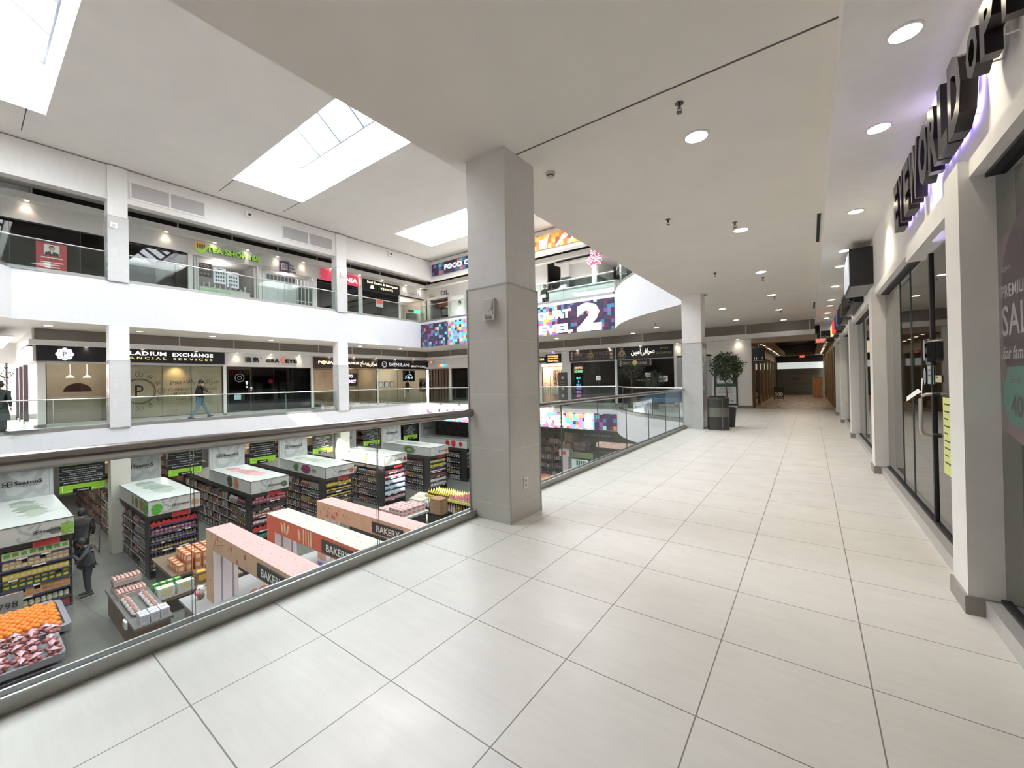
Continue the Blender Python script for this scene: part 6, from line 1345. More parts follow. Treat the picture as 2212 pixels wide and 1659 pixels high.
        for j in range(46):
            x = -19.1-j*.12; h = random.uniform(.14, .26); w_ = .05
            st.box(x-w_, y0+.10, z, x+w_, y0+.3, z+h, random.randrange(8) if j % 3 else 0)
    st.build('packed_goods', [pm(c) for c in cols], gt, kind='stuff')
# green hanging aisle boards
AI = [(2.02, 3.15, '2B', ['Southeast Asian Food 東南亞食品', 'Soup Stock 湯底包', 'Dried Vegetable Series 乾菜類', 'Seasoning Packet 調味包']), (4.98, 6.12, '3B', ['Soya Sauce 醬油', 'Vinegar 醋', 'Seasoning Sauce 調味醬']), (7.95, 9.06, '4B', ['Instant Noodle/Noodle 即食麵', 'Rice Noodle 米粉', 'Noodle Series 麵類']), (10.9, 12.0, '5B', ['Chinese Herb 中藥材', 'Snack 零食', 'Dried Food 乾貨', 'Tea 茶', 'Canned Food 罐頭']), (13.9, 15.0, '6B', ['Oil 食油', 'Sugar & Salt 糖鹽', 'Rice 米', 'Flour 麵粉']), (16.8, 17.9, '7B', ['Rice 米', 'Baby Food', 'Cooking Wine 料酒', 'Drinks 飲料', 'Canned 罐頭'])]
GRN = M('board_green', (.26, .50, .03), .45, emit=.08); GRL = M('board_green_line', (.55, .85, .3), .5, emit=.1)
for i, (a, b, n, ls) in enumerate(AI):
    t = thing('aisle_sign', (-20.9, (a+b)/2, -2.2), 'green and black hanging aisle board numbered %s' % n, 'aisle sign', 'green aisle boards')
    z0, z1 = -2.2, -.86; X = -20.9; zb = z0+.27; zt = z1-.27-.12
    mb = MB(); mb.box(X-.03, a, z0, X, b, zb); mb.box(X-.03, a, zt, X, b, z1); mb.build('green_panel', GRN, t)
    mb = MB(); mb.box(X-.03, a, zb, X-.001, b, zt); mb.box(X, (a+b)/2-.15, zt+.06, X+.01, (a+b)/2+.17, zt+.3); mb.box(X, (a+b)/2-.25, z0-.02, X+.01, (a+b)/2+.2, z0+.12); mb.build('black_panel', SIGNB, t)
    mb = MB()
    for q in (a+.06, b-.06): mb.box(X, q-.008, zt+.03, X+.004, q+.008, z1-.03); mb.box(X, q-.008, z0+.05, X+.004, q+.008, zb-.01)
    mb.box(X, a+.06, z0+.05, X+.004, (a+b)/2-.26, z0+.062); mb.box(X, (a+b)/2+.21, z0+.05, X+.004, b-.06, z0+.062); mb.build('outline', GRL, t)
    mb = MB(); m = (a+b)/2; text(mb, n, (X+.012, m+.01, zt+.18), .13, '+x', .2, 0, .03); text(mb, 'SeasonS', (X+.012, m, z0+.06), .05, '+x', .28, 0, .02)
    for k, s in enumerate(ls):
        text(mb, s, (X+.003, m, zt-.09-(k+.5)*(zt-zb-.1)/len(ls)), .055, '+x', min(1.0, .045*len(s)*1.05), 0, .01)
        mb.box(X, a, zt-.09-k*(zt-zb-.1)/len(ls)-.003, X+.002, b, zt-.09-k*(zt-zb-.1)/len(ls)+.003)
    mb.build('lettering', WTM, t)
    mb = MB()
    for q in (a+.1, b-.1): mb.tube([(X-.015, q, z1), (X-.015, q, -1.0 if z1 < -1 else z1+.01)], .004, 4)
    if i == 0: pass
# dim rear shelving with cartons
for i, y0 in enumerate(YU):
    t = thing('stock_shelf', (-27.5, y0+.6, G0), 'dim tall stock shelving at the rear of the store, row %s from the left' % ORN[i], 'shelving', 'rear stock shelves')
    mb = MB()
    for k in range(6): mb.box(-31, y0+.1, G0+.1+k*.42, -24.8, y0+1.1, G0+.13+k*.42)
    mb.box(-31, y0+.55, G0, -24.8, y0+.65, G0+2.27); mb.build('frame', SHM, t)
    st = MB(); random.seed(i+300)
    for k in range(5):
        for j in range(26): st.box(-30.9+j*.235, y0+.13, G0+.13+k*.42, -30.9+j*.235+.2, y0+.5, G0+.13+k*.42+random.uniform(.18, .34), random.randrange(5))
    st.build('packed_goods', [pm(c) for c in ((.16, .07, .06), (.1, .06, .06), (.25, .2, .16), (.12, .09, .07), (.3, .12, .08))], t, kind='stuff')
    for j in range(5):
        mb = MB(); x = -25.2-j*1.1; h = random.uniform(.3, .5); mb.box(x-.3, y0+.15, G0+2.28, x+.2, y0+1.0, G0+2.28+h, 0); mb.box(x-.31, y0+.55, G0+2.28, x+.21, y0+.6, G0+2.283+h, 1)
        mb.build('storage_carton', [M('carton_brown', (.26, .17, .10), .8, noise=.2), M('carton_tape', (.35, .26, .17), .5)], label='brown storage carton on the dim rear shelves, row %s from the left' % ORN[i], cat='carton', group='storage cartons on rear shelf row %s' % HDR[i]['n'].split(',')[0])
# ---------------------------------------------------------------- low tables in front of the second display
TB = M('table_board', (.22, .16, .11), .6, noise=.2); BRD = M('basket_dark', (.06, .05, .05), .5)
def table(x0, y0, x1, y1, z, label, mat=TB, h=.08, name='display_table'):
    t = thing(name, ((x0+x1)/2, (y0+y1)/2, G0), label, 'table')
    mb = MB(); mb.box(x0, y0, z-h, x1, y1, z); mb.build('top', mat, t)
    mb = MB(); mb.box(x0+.08, y0+.08, G0, x1-.08, y1-.08, z-h); mb.build('body', BRD, t)
    return t
table(-16.55, 3.5, -14.5, 5.6, G0+.70, 'low brown display table holding red cartons in front of the second end display')
for i in range(8):
    for j in range(4):
        for k in range(2 if i > 0 else 1):
            put('carton', (.22, .16, .23), (.62, .20, .09), (.78, .60, .38), (-14.65-j*.25, 3.72+i*.2, G0+.70+k*.235), 'red and beige drink carton stacked on the low table before the second display', 'red cartons on the low table')
table(-14.45, 3.0, -13.75, 5.0, G0+.45, 'low brown shelf table holding green boxes and milk packs')
for i in range(4):
    for j in range(2): put('carton', (.17, .15, .13), (.02, .32, .06), (.65, .60, .35), (-15.0+j*.0-.03, 3.0, G0+.45) if 0 else (-14.3, 3.1+.0+i*.155, G0+.45+j*.135), 'bright green box on the brown shelf table', 'green boxes on the shelf table')
for i in range(2): put('carton', (.24, .36, .26), (.62, .74, .78), (.70, .62, .30), (-13.95, 3.22+i*.42, G0+.45), 'pale blue multi-pack bag on the brown shelf table, %s one' % ('left', 'right')[i], 'pale blue packs', name='milk_pack', cat='pack')
for i in range(2): put('carton', (.32, .3, .32), (.25, .16, .09), ((.75, .45, .06), (.7, .7, .65))[i], (-14.1, 4.05+i*.36, G0+.45), ('brown carton with a yellow fruit picture on the shelf table', 'brown carton with a white lid beside the yellow one')[i], 'brown cartons')
def tray(x, y, z, label, grp, n=7, w=.55, d=.4, tilt=0):
    t = thing('egg_tray_stack', (x, y, z), label, 'trays', grp)
    mb = MB(); mb.box(x-d/2, y-w/2, z, x+d/2, y+w/2, z+.12); mb.build('tray_body', M('tray_grey', (.45, .38, .36), .7), t)
    for k in range(n):
        mb = MB(); yy = y-w/2+(k+.5)*w/n; mb.tube([(x-d/2+.02, yy, z+.14), (x, yy, z+.175), (x+d/2-.02, yy, z+.14)], w/n*.42, 7); mb.build('ridge', M('tray_pink', (.62, .38, .34), .6, noise=.1), t)
t = thing('produce_counter', (-13.6, 2.6, G0), 'long brown counter loaded with egg trays and film-wrapped packs', 'counter')
mb = MB(); mb.box(-15.1, 2.3, G0+.0, -12.15, 2.9, G0+.62); mb.build('body', M('counter_brown', (.23, .15, .10), .6, noise=.15), t); mb = MB(); mb.box(-15.15, 2.25, G0+.62, -12.1, 2.95, G0+.68); mb.build('top', M('counter_rim', (.18, .17, .16), .4), t)
tray(-14.75, 2.6, G0+.68, 'pink ridged egg tray stack at the far corner of the counter', 'egg trays', 7); tray(-14.75, 2.6, G0+.87, 'upper pink ridged egg tray stack at the far corner of the counter', 'egg trays', 7)
tray(-14.25, 2.6, G0+.68, 'lower pink egg tray stack in the middle of the counter', 'egg trays', 8)
PW = M('wrap_film', (.62, .58, .58), .18, noise=.25, nscale=14); MEAT = M('wrapped_meat', (.42, .20, .15), .35, noise=.3, nscale=12)
random.seed(77)
for r in range(2):
    for k in range(5):
        x, y = -13.85+k*.24, 2.42+r*.34
        t = thing('wrapped_pack', (x, y, G0+.68), 'film-wrapped pack of brown-red food on the long counter', 'food pack', 'film-wrapped packs on the long counter')
        mb = MB(); mb.ball((x, y, G0+.74), .12, 10, 6, 0, (1.6, .8, .5)); mb.build('wrap', PW, t)
        mb = MB()
        for j in range(3): mb.ball((x-.1+j*.1, y, G0+.785), .05, 8, 5, 0, (1, .9, .7))
        mb.build('food', MEAT, t)
for k in range(6):
    put('carton', (.16, .16, .2), (.72, .72, .78), (.6, .6, .66), (-12.25-(k % 2)*.18, 2.45+(k//2)*.18, G0+.68), 'white stacked milk carton at the near end of the long counter', 'white cartons on the counter')
mb = MB(); mb.box(-12.9, 2.2, G0+.5, -12.65, 2.24, G0+.66); mb.build('price_card', TAGW, label='small white price card on the front of the long counter', cat='price card')
# ---------------------------------------------------------------- fruit bins at lower left
BING = M('bin_plastic', (.26, .25, .29), .45)
def fbin(x0, y0, x1, y1, z, label):
    t = thing('produce_bin', ((x0+x1)/2, (y0+y1)/2, G0), label, 'bin')
    r = .12; pts = []
    for cx_, cy_, a0 in ((x1-r, y0+r, -PI/2), (x1-r, y1-r, 0), (x0+r, y1-r, PI/2), (x0+r, y0+r, PI)):
        for i in range(6): a = a0+i*PI/10; pts.append((cx_+r*math.cos(a), cy_+r*math.sin(a)))
    inn = [((p[0]-(x0+x1)/2)*.9+(x0+x1)/2, (p[1]-(y0+y1)/2)*.93+(y0+y1)/2) for p in pts]
    mb = MB(); mb.prism(pts, z-.18, z, 0, holes=[inn]); mb.prism(pts, z-.2, z-.12, 0); mb.build('rim', BING, t)
    mb = MB(); mb.prism([((p[0]-(x0+x1)/2)*.8+(x0+x1)/2, (p[1]-(y0+y1)/2)*.85+(y0+y1)/2) for p in pts], G0, z-.18, 0); mb.build('body', M('bin_dark_body', (.09, .09, .10), .5), t)
    return t
ZF = G0+.82
fbin(-15.1, -1.2, -13.3, 1.45, ZF, 'grey rounded produce bin full of oranges at lower left')
fbin(-13.25, -1.2, -11.95, 1.22, ZF, 'grey rounded produce bin full of bagged onions at lower left')
ORM = M('orange_peel', (.85, .24, .02), .4, bump=.3, bscale=120)
m_ = MB(); m_.ball((0, 0, 0), .062, 12, 8); om = m_.mesh('orange', [ORM]); random.seed(13)
for r in range(14):
    for c in range(11):
        for lay in range(2):
            y = .02+c*.125-(r % 2)*.062; x = -14.93+r*.116
            if lay and (c > 9 or r in (0, 13)): continue
            o = bpy.data.objects.new('orange', om); COL.objects.link(o)
            o.location = (x+lay*.055+random.gauss(0, .006), y-lay*.075+random.gauss(0, .006), ZF-.02+lay*.11+.05*math.sin(r/13*PI)+random.gauss(0, .004)); tag(o, 'ripe orange in the heap filling the grey bin', 'orange', 'oranges in the bin')
ONM = M('onion_skin', (.40, .13, .12), .3, noise=.35, nscale=25); NET = M('onion_net', (.70, .45, .52), .3, noise=.3, nscale=18)
random.seed(31)
for r in range(5):
    for c in range(6):
        x, y = -13.05+r*.24+random.gauss(0, .02), .0+c*.21+random.gauss(0, .02); z = ZF-.02+.05*math.sin(r)+(.08 if r < 2 else 0)
        t = thing('onion_bag', (x, y, z), 'net bag of small red onions in the nearest grey bin', 'bag of onions', 'onion bags in the nearest bin')
        mb = MB()
        for k in range(9): mb.ball((x+random.uniform(-.1, .1), y+random.uniform(-.09, .09), z+.04+random.uniform(0, .09)), random.uniform(.035, .05), 8, 6, 0, (1, 1, .85))
        mb.build('onions', ONM, t)
        mb = MB(); a = random.uniform(0, PI); d = Vector((math.cos(a), math.sin(a), 0))*.11; mb.add([(x-d.x, y-d.y, z+.12), (x+d.y*.6, y-d.x*.6, z+.16), (x+d.x, y+d.y, z+.13), (x-d.y*.5, y+d.x*.5, z+.17), (x, y, z+.20)], [(0, 1, 4), (1, 2, 4), (2, 3, 4), (3, 0, 4)]); mb.build('net_top', NET, t)
t = thing('price_board', (-15.7, .6, G0), 'grey price board reading 798 standing behind the oranges', 'sign')
mb = MB(); mb.box(-15.95, .45, G0+.54, -15.9, .9, G0+1.0, 0); mb.build('board', M('board_stone', (.38, .36, .34), .5), t); mb = MB(); text(mb, '798', (-15.89, .66, G0+.74), .16, '+x', .32); mb.build('lettering', LOGO, t); mb = MB(); mb.tube([(-15.93, .66, G0), (-15.93, .66, G0+.54)], .02, 6); mb.build('post', STEEL, t)
# ---------------------------------------------------------------- bakery partitions
PEACH = M('bakery_peach', (.70, .46, .30), .6, noise=.12, nscale=3); PINKT = M('bakery_pink_top', (.62, .37, .35), .6, noise=.08); REDB = M('bakery_red', (.68, .14, .07), .6, noise=.15, nscale=3); CRT = M('bakery_cream_top', (.55, .52, .45), .6, noise=.08)
WPN = M('bakery_white_panel', (.78, .72, .76), .4, emit=.15); BSG = M('bakery_sign', (.028, .028, .028), .5); DOT = M('dot_red', (.65, .12, .06), .6); WHE = M('wheat_cream', (.80, .62, .42), .6)
BK = [(3.62, 4.16, PEACH, PINKT, 'nearest'), (5.04, 5.62, REDB, CRT, 'middle'), (6.46, 6.94, PEACH, PINKT, 'farthest')]
for i, (ya, yb, bm, tm, nm) in enumerate(BK):
    t = thing('bakery_arch', (-9, (ya+yb)/2, G0), '%s BAKERY partition, %s' % (nm, ('peach with pink top', 'red with cream top', 'peach with pink top')[i]), 'partition', 'bakery partitions')
    z1 = -2.13; z0 = -2.56; zc = -3.86; Xa, Xb = -12.2, -3.6
    mb = MB(); mb.box(Xa, ya, z0, Xb, yb, z1-.01, 0); mb.box(Xa, ya, zc, Xa+.42, yb, z0, 0); mb.box(-7.4, ya, zc, Xb, yb, z0, 0); mb.box(Xa, ya, z1-.01, Xb, yb, z1, 1); mb.build('arch', [bm, tm], t)
    mb = MB(); mb.box(Xa+.42, ya+.02, zc, Xa+.46, yb, z0)
    mb.build('white_panel', WPN, t); mb = MB()
    for q in (.3, .75): mb.box(Xa+.46, ya+(yb-ya)*q, zc, Xa+.463, ya+(yb-ya)*q+.04, z0)
    mb.build('panel_stripe', M('stripe_lilac', (.55, .5, .58), .5), t)
    y = ya-.004
    if i != 1:
        mb = MB(); random.seed(i+5)
        for k in range(16):
            x = Xa+.1+random.random()*2.4; z = random.uniform(-2.5, -2.2) if x > Xa+.4 else random.uniform(-3.8, -2.2); rr = random.choice((.02, .03, .06)); n = 12
            mb.add([(x+rr*.8*math.cos(-2*PI*q/n), y, z+rr*math.sin(-2*PI*q/n)) for q in range(n)], [tuple(reversed(range(n)))])
        for (p, q) in (((-11.7, -2.53), (-11.5, -2.2)), ((-11.6, -2.4), (-11.1, -2.3)), ((-12.1, -3.4), (-11.85, -3.3))): mb.bar((p[0], y, p[1]), (q[0], y, q[1]), .004, .012)
        mb.build('dots', DOT, t)
    else:
        mb = MB()
        for (cx_, cz_, a) in ((-11.3, -2.36, .4), (-11.15, -2.34, .1), (-11.0, -2.36, -.4), (-10.4, -2.35, .2)):
            n = 12; mb.add([(cx_+.05*math.cos(2*PI*q/n)*math.cos(a)-.16*math.sin(2*PI*q/n)*math.sin(a), y, cz_+.05*math.cos(2*PI*q/n)*math.sin(a)+.16*math.sin(2*PI*q/n)*math.cos(a)) for q in range(n)], [tuple(range(n))])
        for k in range(4): mb.box(-10.2+k*.12, y-.001, -2.54, -10.15+k*.12, y, -2.16)
        mb.build('wheat_print', WHE, t)
    sx = {0: (558, 1222), 1: (697, 1170), 2: (805, 1140)}[i]; a = ony(sx[0], sx[1], ya); xa = a.x; zz = -2.47
    mb = MB(); mb.box(xa, ya-.03, -2.50, xa+1.25, ya, -2.22); mb.build('sign_board', BSG, t)
    mb = MB(); text(mb, 'BAKERY', (xa+.68, ya-.034, -2.36), .17, '-y', .95, 0, .02); mb.build('lettering', WTM, t)
    mb = MB(); random.seed(i)
    for k in range(14): x = Xa+.2+k*.35; mb.cyl((x, ya+random.uniform(.1, yb-ya-.1), z1), .012, .006, 8)
    mb.build('screw_cap', M('cap_tan', (.4, .3, .25), .5), t)
t = thing('bakery_counter', (-9, 5, G0), 'grey-topped bakery counter running under the three partitions', 'counter')
mb = MB(); mb.box(-12.7, 3.3, G0, -3.4, 7.6, G0+.68); mb.build('body', M('bakery_body', (.5, .47, .42), .5), t); mb = MB(); mb.box(-12.75, 3.2, G0+.68, -3.35, 7.65, G0+.74); mb.build('top', M('bakery_top', (.42, .42, .42), .3), t)
ZC = G0+.74
random.seed(9)
for k in range(24):
    x, y = -11.3+(k % 8)*.27, 4.35+(k//8)*.22
    t = thing('bread_bag', (x, y, ZC), 'clear bag of bread with red and gold print behind the nearest partition', 'bread', 'bagged breads behind the nearest partition')
    mb = MB(); mb.ball((x, y, ZC+.09), .12, 9, 6, 0, (1, .85, .75)); mb.build('bread', M('bread_bag_film', (.42, .22, .14), .2, noise=.5, nscale=12), t); mb = MB(); mb.ball((x+.02, y-.06, ZC+.13), .06, 7, 5, 0, (1.2, .8, .7)); mb.build('label_print', M('bread_label', (.55, .08, .06), .4, noise=.2), t)
for k in range(26):
    x, y = -11.5+(k % 9)*.2, 5.75+(k//9)*.19; pk = k % 9 > 3
    t = thing('bun_toy', (x, y, ZC), ('pink' if pk else 'violet')+' round animal-faced bun in the rows behind the red partition', 'bun', ('pink' if pk else 'violet')+' buns behind the red partition')
    mb = MB(); mb.ball((x, y, ZC+.08), .085, 10, 7); mb.ball((x-.05, y, ZC+.16), .025, 6, 4); mb.ball((x+.05, y, ZC+.16), .025, 6, 4); mb.build('bun', M('bun_pink', (.70, .32, .50), .5) if pk else M('bun_violet', (.27, .20, .50), .5), t)
    mb = MB(); mb.ball((x+.04, y-.065, ZC+.08), .028, 7, 5); mb.build('snout', M('snout_rose', (.8, .5, .6), .5), t)
for k in range(10):
    x, y = -11.6+(k % 5)*.34, 5.72+.62+(k//5)*.0
x, y = -12.35, 3.55
t = thing('cow_plush', (x, y, ZC), 'small white cow soft toy with a pink snout on the bakery counter corner', 'soft toy')
mb = MB(); mb.ball((x, y, ZC+.20), .105, 14, 10); mb.ball((x-.07, y-.03, ZC+.29), .025, 6, 4); mb.ball((x+.06, y+.05, ZC+.30), .025, 6, 4); mb.build('head', M('plush_white', (.82, .78, .78), .8), t)
mb = MB(); mb.ball((x+.03, y-.09, ZC+.16), .07, 12, 8, 0, (1.2, .9, .8)); mb.build('snout', M('plush_pink', (.75, .28, .35), .8), t)
mb = MB(); mb.ball((x+.07, y-.06, ZC+.25), .018, 6, 4); mb.ball((x+.0, y-.1, ZC+.25), .018, 6, 4); mb.build('eyes', BLACK, t)
mb = MB(); mb.ball((x, y, ZC+.06), .08, 12, 8, 0, (1, 1, .8)); mb.build('body', M('plush_brown', (.38, .24, .17), .8), t)
# ---------------------------------------------------------------- open freezers and drink racks towards the column
random.seed(50)
def crate(x0, y0, x1, y1, z0, z1, label, col=(.03, .03, .03), name='open_freezer', cat='freezer'):
    t = thing(name, ((x0+x1)/2, (y0+y1)/2, z0), label, cat); w_ = .05
    mb = MB(); c = M('crate_%d' % int(col[0]*1000), col, .4)
    mb.box(x0, y0, z0, x1, y0+w_, z1); mb.box(x0, y1-w_, z0, x1, y1, z1); mb.box(x0, y0+w_, z0, x0+w_, y1-w_, z1); mb.box(x1-w_, y0+w_, z0, x1, y1-w_, z1); mb.box(x0+w_, y0+w_, z0, x1-w_, y1-w_, z0+.45); mb.build('cabinet', c, t)
    mb = MB(); mb.box(x0-.02, y0-.02, z1, x1+.02, y0+.06, z1+.03); mb.box(x0-.02, y1-.06, z1, x1+.02, y1+.02, z1+.03); mb.box(x0-.02, y0, z1, x0+.06, y1, z1+.03); mb.box(x1-.06, y0, z1, x1+.02, y1, z1+.03); mb.build('rim', SIGNB, t)
    return t
crate(-13.9, 8.6, -9.6, 10.1, G0, G0+.78, 'long black open freezer beyond the farthest bakery partition')
fc = [(.6, .1, .08), (.7, .65, .6), (.75, .6, .2), (.12, .1, .35), (.35, .5, .2), (.75, .72, .7)]
for r in range(16):
    for c in range(5):
        put('bag', (.2, .2, .14), fc[(r*3+c//2) % 6 if r % 4 else 3], WHT, (-13.6+r*.25, 8.78+c*.27, G0+.5), 'loose frozen packet in the long black freezer', 'frozen packets in the long black freezer', rz=random.uniform(-.4, .4), name='frozen_packet', cat='packet')
table(-14.6, 10.3, -12.9, 11.6, G0+.7, 'white low table stacked with pink snack boxes near the freezer', M('table_white', (.6, .58, .55), .4))
for r in range(7):
    for c in range(5):
        for k in range(1+(r > 2)): put('carton', (.2, .22, .14), (.72, .66, .64), (.65, .15, .15), (-14.45+r*.22, 10.45+c*.24, G0+.7+k*.145), 'white and red snack carton stacked on the white low table', 'white and red cartons on the white table')
t = crate(-13.1, 11.7, -12.3, 12.3, G0, G0+.5, 'small black crate stand under the stacked brown carton', (.05, .045, .04), 'crate_stand', 'stand')
mb = MB(); mb.box(-13.0, 11.75, G0+.5, -12.4, 12.2, G0+1.15, 0); mb.box(-13.01, 11.95, G0+.5, -12.39, 12.0, G0+1.153, 1); mb.build('tall_carton', [M('carton_kraft', (.38, .22, .12), .8, noise=.2), MATS['carton_tape']], label='tall stacked kraft carton beside the drink racks', cat='carton')
for k in range(6): put('bag', (.3, .34, .2), (.75, .72, .6), (.7, .6, .4), (-13.7+(k % 3)*.33, 11.85+(k//3)*.38, G0+.001+.0), 'large cream rice bag leaning near the kraft carton', 'cream rice bags', name='rice_bag')
t = thing('drink_rack', (-12.6, 13.4, G0), 'two-step black rack filled with yellow and pink drink bottles', 'rack')
mb = MB(); mb.box(-14.2, 12.6, G0+.86, -10.6, 13.5, G0+.9); mb.box(-14.2, 12.4, G0+.38, -10.6, 12.95, G0+.42); mb.build('shelf', SHM, t)
mb = MB(); mb.box(-14.2, 12.95, G0, -10.6, 13.5, G0+.86); mb.box(-14.2, 12.36, G0, -10.6, 12.95, G0+.38); mb.build('body', SHM, t)
mb = MB(); mb.box(-14.2, 12.56, G0+.84, -10.6, 12.6, G0+.95); mb.build('yellow_edge', M('edge_yellow', (.75, .60, .12), .4), t)
for r in range(26):
    for c in range(5):
        yl = r < 10+c; put('bottle', (.085, .085, .26), (.78, .62, .08) if yl else (.72, .16, .18), (.1, .08, .05) if yl else WHT, (-14.1+r*.135, 12.7+c*.16, G0+.9), ('yellow' if yl else 'pink-red')+' drink bottle on the upper step of the two-step rack', ('yellow' if yl else 'pink-red')+' drink bottles on the rack', name='drink_bottle')
for r in range(24):
    for c in range(3): put('bottle', (.09, .09, .3), (.62, .45, .40) if r < 13 else (.20, .17, .05), WHT if r < 13 else YL, (-14.05+r*.145, 12.48+c*.16, G0+.42), ('clear pinkish' if r < 13 else 'dark olive')+' bottle on the lower step of the two-step rack', ('clear pinkish' if r < 13 else 'dark olive')+' bottles on the rack', name='drink_bottle')
# ---------------------------------------------------------------- far part seen through the second railing
GW2 = M('dairy_green_wall', (.10, .15, .06), .6, noise=.1)
yb = 23.0
def pb(mb, px0, py0, px1, py1, y, d, mat=0):
    a, b = ony(px0, py0, y), ony(px1, py1, y); return mb.box(a.x, y, b.z, b.x, y+d, a.z, mat)
t = thing('dairy_wall', (-9, yb, G0), 'dull green back wall of the dairy corner with a dark arrow sign', 'wall panel'); a, b = ony(1212, 932, yb), ony(1335, 958, yb)
mb = MB(); mb.box(-13.0, yb, -2.6, -4, yb+.1, -1.02); mb.build('panel', GW2, t)
a, b = ony(1253, 934, yb), ony(1325, 945, yb); mb = MB(); mb.box(a.x, yb-.02, b.z-.12, b.x, yb, b.z+.22); mb.build('sign_board', M('sign_slate', (.04, .05, .04), .5), t)
mb = MB(); text(mb, 'DAIRY & FROZEN', ((a.x+b.x)/2+.3, yb-.025, b.z+.05), .16, '-y', (b.x-a.x)*.62, 0, .02); text(mb, '←', (a.x+.38, yb-.025, b.z+.05), .14, '-y', .3, 0, .02); mb.build('lettering', M('dull_white', (.4, .42, .4), .5), t)
bxs = [(1219, 934, 1237, 955, 'tall pale carton on top of the carton pile'), (1214, 955, 1233, 969, 'wide kraft carton at the left of the pile'), (1239, 955, 1250, 964, 'small kraft carton in the middle of the pile'), (1252, 955, 1266, 965, 'kraft carton right of the pile'), (1240, 965, 1264, 974, 'long low kraft carton under two smaller ones')]
t = thing('cooler_row', (-8, 19.6, G0), 'row of dark glass-door drink coolers in the corner seen through the railing', 'cooler')
a, b = ony(1212, 976, 19.6), ony(1345, 1060, 19.6); zt = onz(1240, 975, 0); ztop = ony(1240, 974, 19.6).z
mb = MB(); mb.box(a.x+.1, 19.65, G0, b.x+2, 20.5, ztop-.02); mb.build('cabinet', M('cooler_dark', (.06, .065, .065), .4), t)
mb = MB(); mb.box(ony(1231, 978, 19.6).x, 19.62, ztop-.36, ony(1280, 978, 19.6).x, 19.65, ztop-.06, 0); mb.build('green_header', M('cooler_header', (.28, .36, .16), .5, emit=.1), t)
x = ony(1234, 985, 19.6).x
for k in range(3):
    mb = MB(); mb.box(x+k*1.1, 19.62, G0+.1, x+.95+k*1.1, 19.65, ztop-.45, 0); mb.build('glass_door', M('cooler_glow_%d' % k, ((.55, .7, .66), (.16, .26, .26), (.08, .12, .12))[k], .2, emit=(.5, .1, .0)[k]), t)
    for j in range(4):
        mb = MB()
        for q in range(5): mb.box(x+.3+k*1.1+q*.12, 19.59, G0+.2+j*.42, x+.38+k*1.1+q*.12, 19.62, G0+.45+j*.42)
        mb.build('bottles', M('cooler_bottles_%d' % (j % 2), ((.2, .08, .08), (.06, .2, .12))[j % 2], .4), t)
for j, (p0, q0, p1, q1, l) in enumerate(bxs):
    mb = MB(); a, b = ony(p0, q0, 19.8), ony(p1, q1, 19.8); zb_ = max(b.z, ztop); mb.box(a.x, 19.8, zb_ if j != 0 else b.z, b.x, 20.4, a.z+(.0 if j else 0), 0); mb.box(a.x-.01, 20.05, (zb_ if j else b.z)+.0, b.x+.01, 20.1, a.z+.004, 1)
    mb.build('storage_carton', [M('carton_kraft2', (.36, .27, .19), .8, noise=.15), MATS['carton_tape']], label=l+' above the dark coolers', cat='carton')
t = thing('drink_fridge', (-10.5, 18.9, G0), 'small white fridge-shaped stand with a red square in the dairy corner', 'fridge')
a, b = ony(1208, 970, 18.9), ony(1230, 987, 18.9); mb = MB(); mb.box(a.x, 18.9, b.z, b.x, 19.3, a.z); mb.box(a.x+.1, 18.95, G0, b.x-.1, 19.3, b.z); mb.build('body', M('fridge_white', (.62, .60, .60), .4), t); mb = MB(); mb.box(a.x+.12, 18.88, b.z+.08, b.x-.2, 18.9, a.z-.1); mb.build('red_panel', M('fridge_red', (.55, .12, .10), .5), t)
t = thing('jar_shelving', (-12, 20, G0), 'dark shelving with mixed jars left of the coolers', 'shelving')
a = ony(1165, 960, 20).x; b_ = ony(1207, 960, 20).x-.3
mb = MB(); mb.box(a-1.5, 20.1, G0, b_, 20.5, -1.7)
for k in range(6): mb.box(a-1.5, 19.7, G0+.2+k*.45, b_, 20.1, G0+.23+k*.45)
mb.build('frame', M('dark_brown_wall', (.07, .05, .04), .6), t); st = MB(); random.seed(71)
for k in range(6):
    for j in range(22): x_ = a-1.45+j*.15; st.box(x_, 19.75, G0+.23+k*.45, x_+.11, 20.0, G0+.23+k*.45+random.uniform(.15, .3), random.randrange(4))
st.build('packed_goods', [pm(c) for c in ((.2, .18, .17), (.3, .12, .1), (.4, .35, .3), (.1, .09, .08))], t, kind='stuff')
# island of red meat packs and sausages
t = table(-13.2, 16.9, -9.0, 18.8, G0+.85, 'low chilled island heaped with red and orange packs near the coolers', M('island_grey', (.3, .3, .3), .4))
random.seed(61)
for r in range(14):
    for c in range(7):
        q = random.choice([((.55, .12, .10), (.6, .4, .35)), ((.6, .3, .12), (.7, .6, .4)), ((.4, .1, .12), WHT), ((.7, .65, .6), R1)])
        put('bag', (.26, .24, .12), q[0], q[1], (-13.0+r*.29, 17.15+c*.27, G0+.85), 'wrapped meat pack heaped on the chilled island, '+cname(q[0]), 'wrapped meat packs on the chilled island', rz=random.uniform(-.5, .5), name='meat_pack', cat='meat pack')
t = thing('lit_shelf', (-6.5, 21.5, G0), 'brightly lit pale shelf of pink packs under the green wall', 'shelving')
a, b = ony(1288, 958, 21.5), ony(1336, 966, 21.5); mb = MB(); mb.box(a.x, 21.5, b.z-.1, b.x+3, 22, a.z+.05, 0); mb.box(a.x, 21.6, G0, b.x+3, 22, b.z-.1, 1); mb.build('shelf', [M('lit_cream', (.8, .55, .45), .5, emit=.6, noise=.5, nscale=9), M('dark_slate2', (.07, .08, .08), .5)], t)
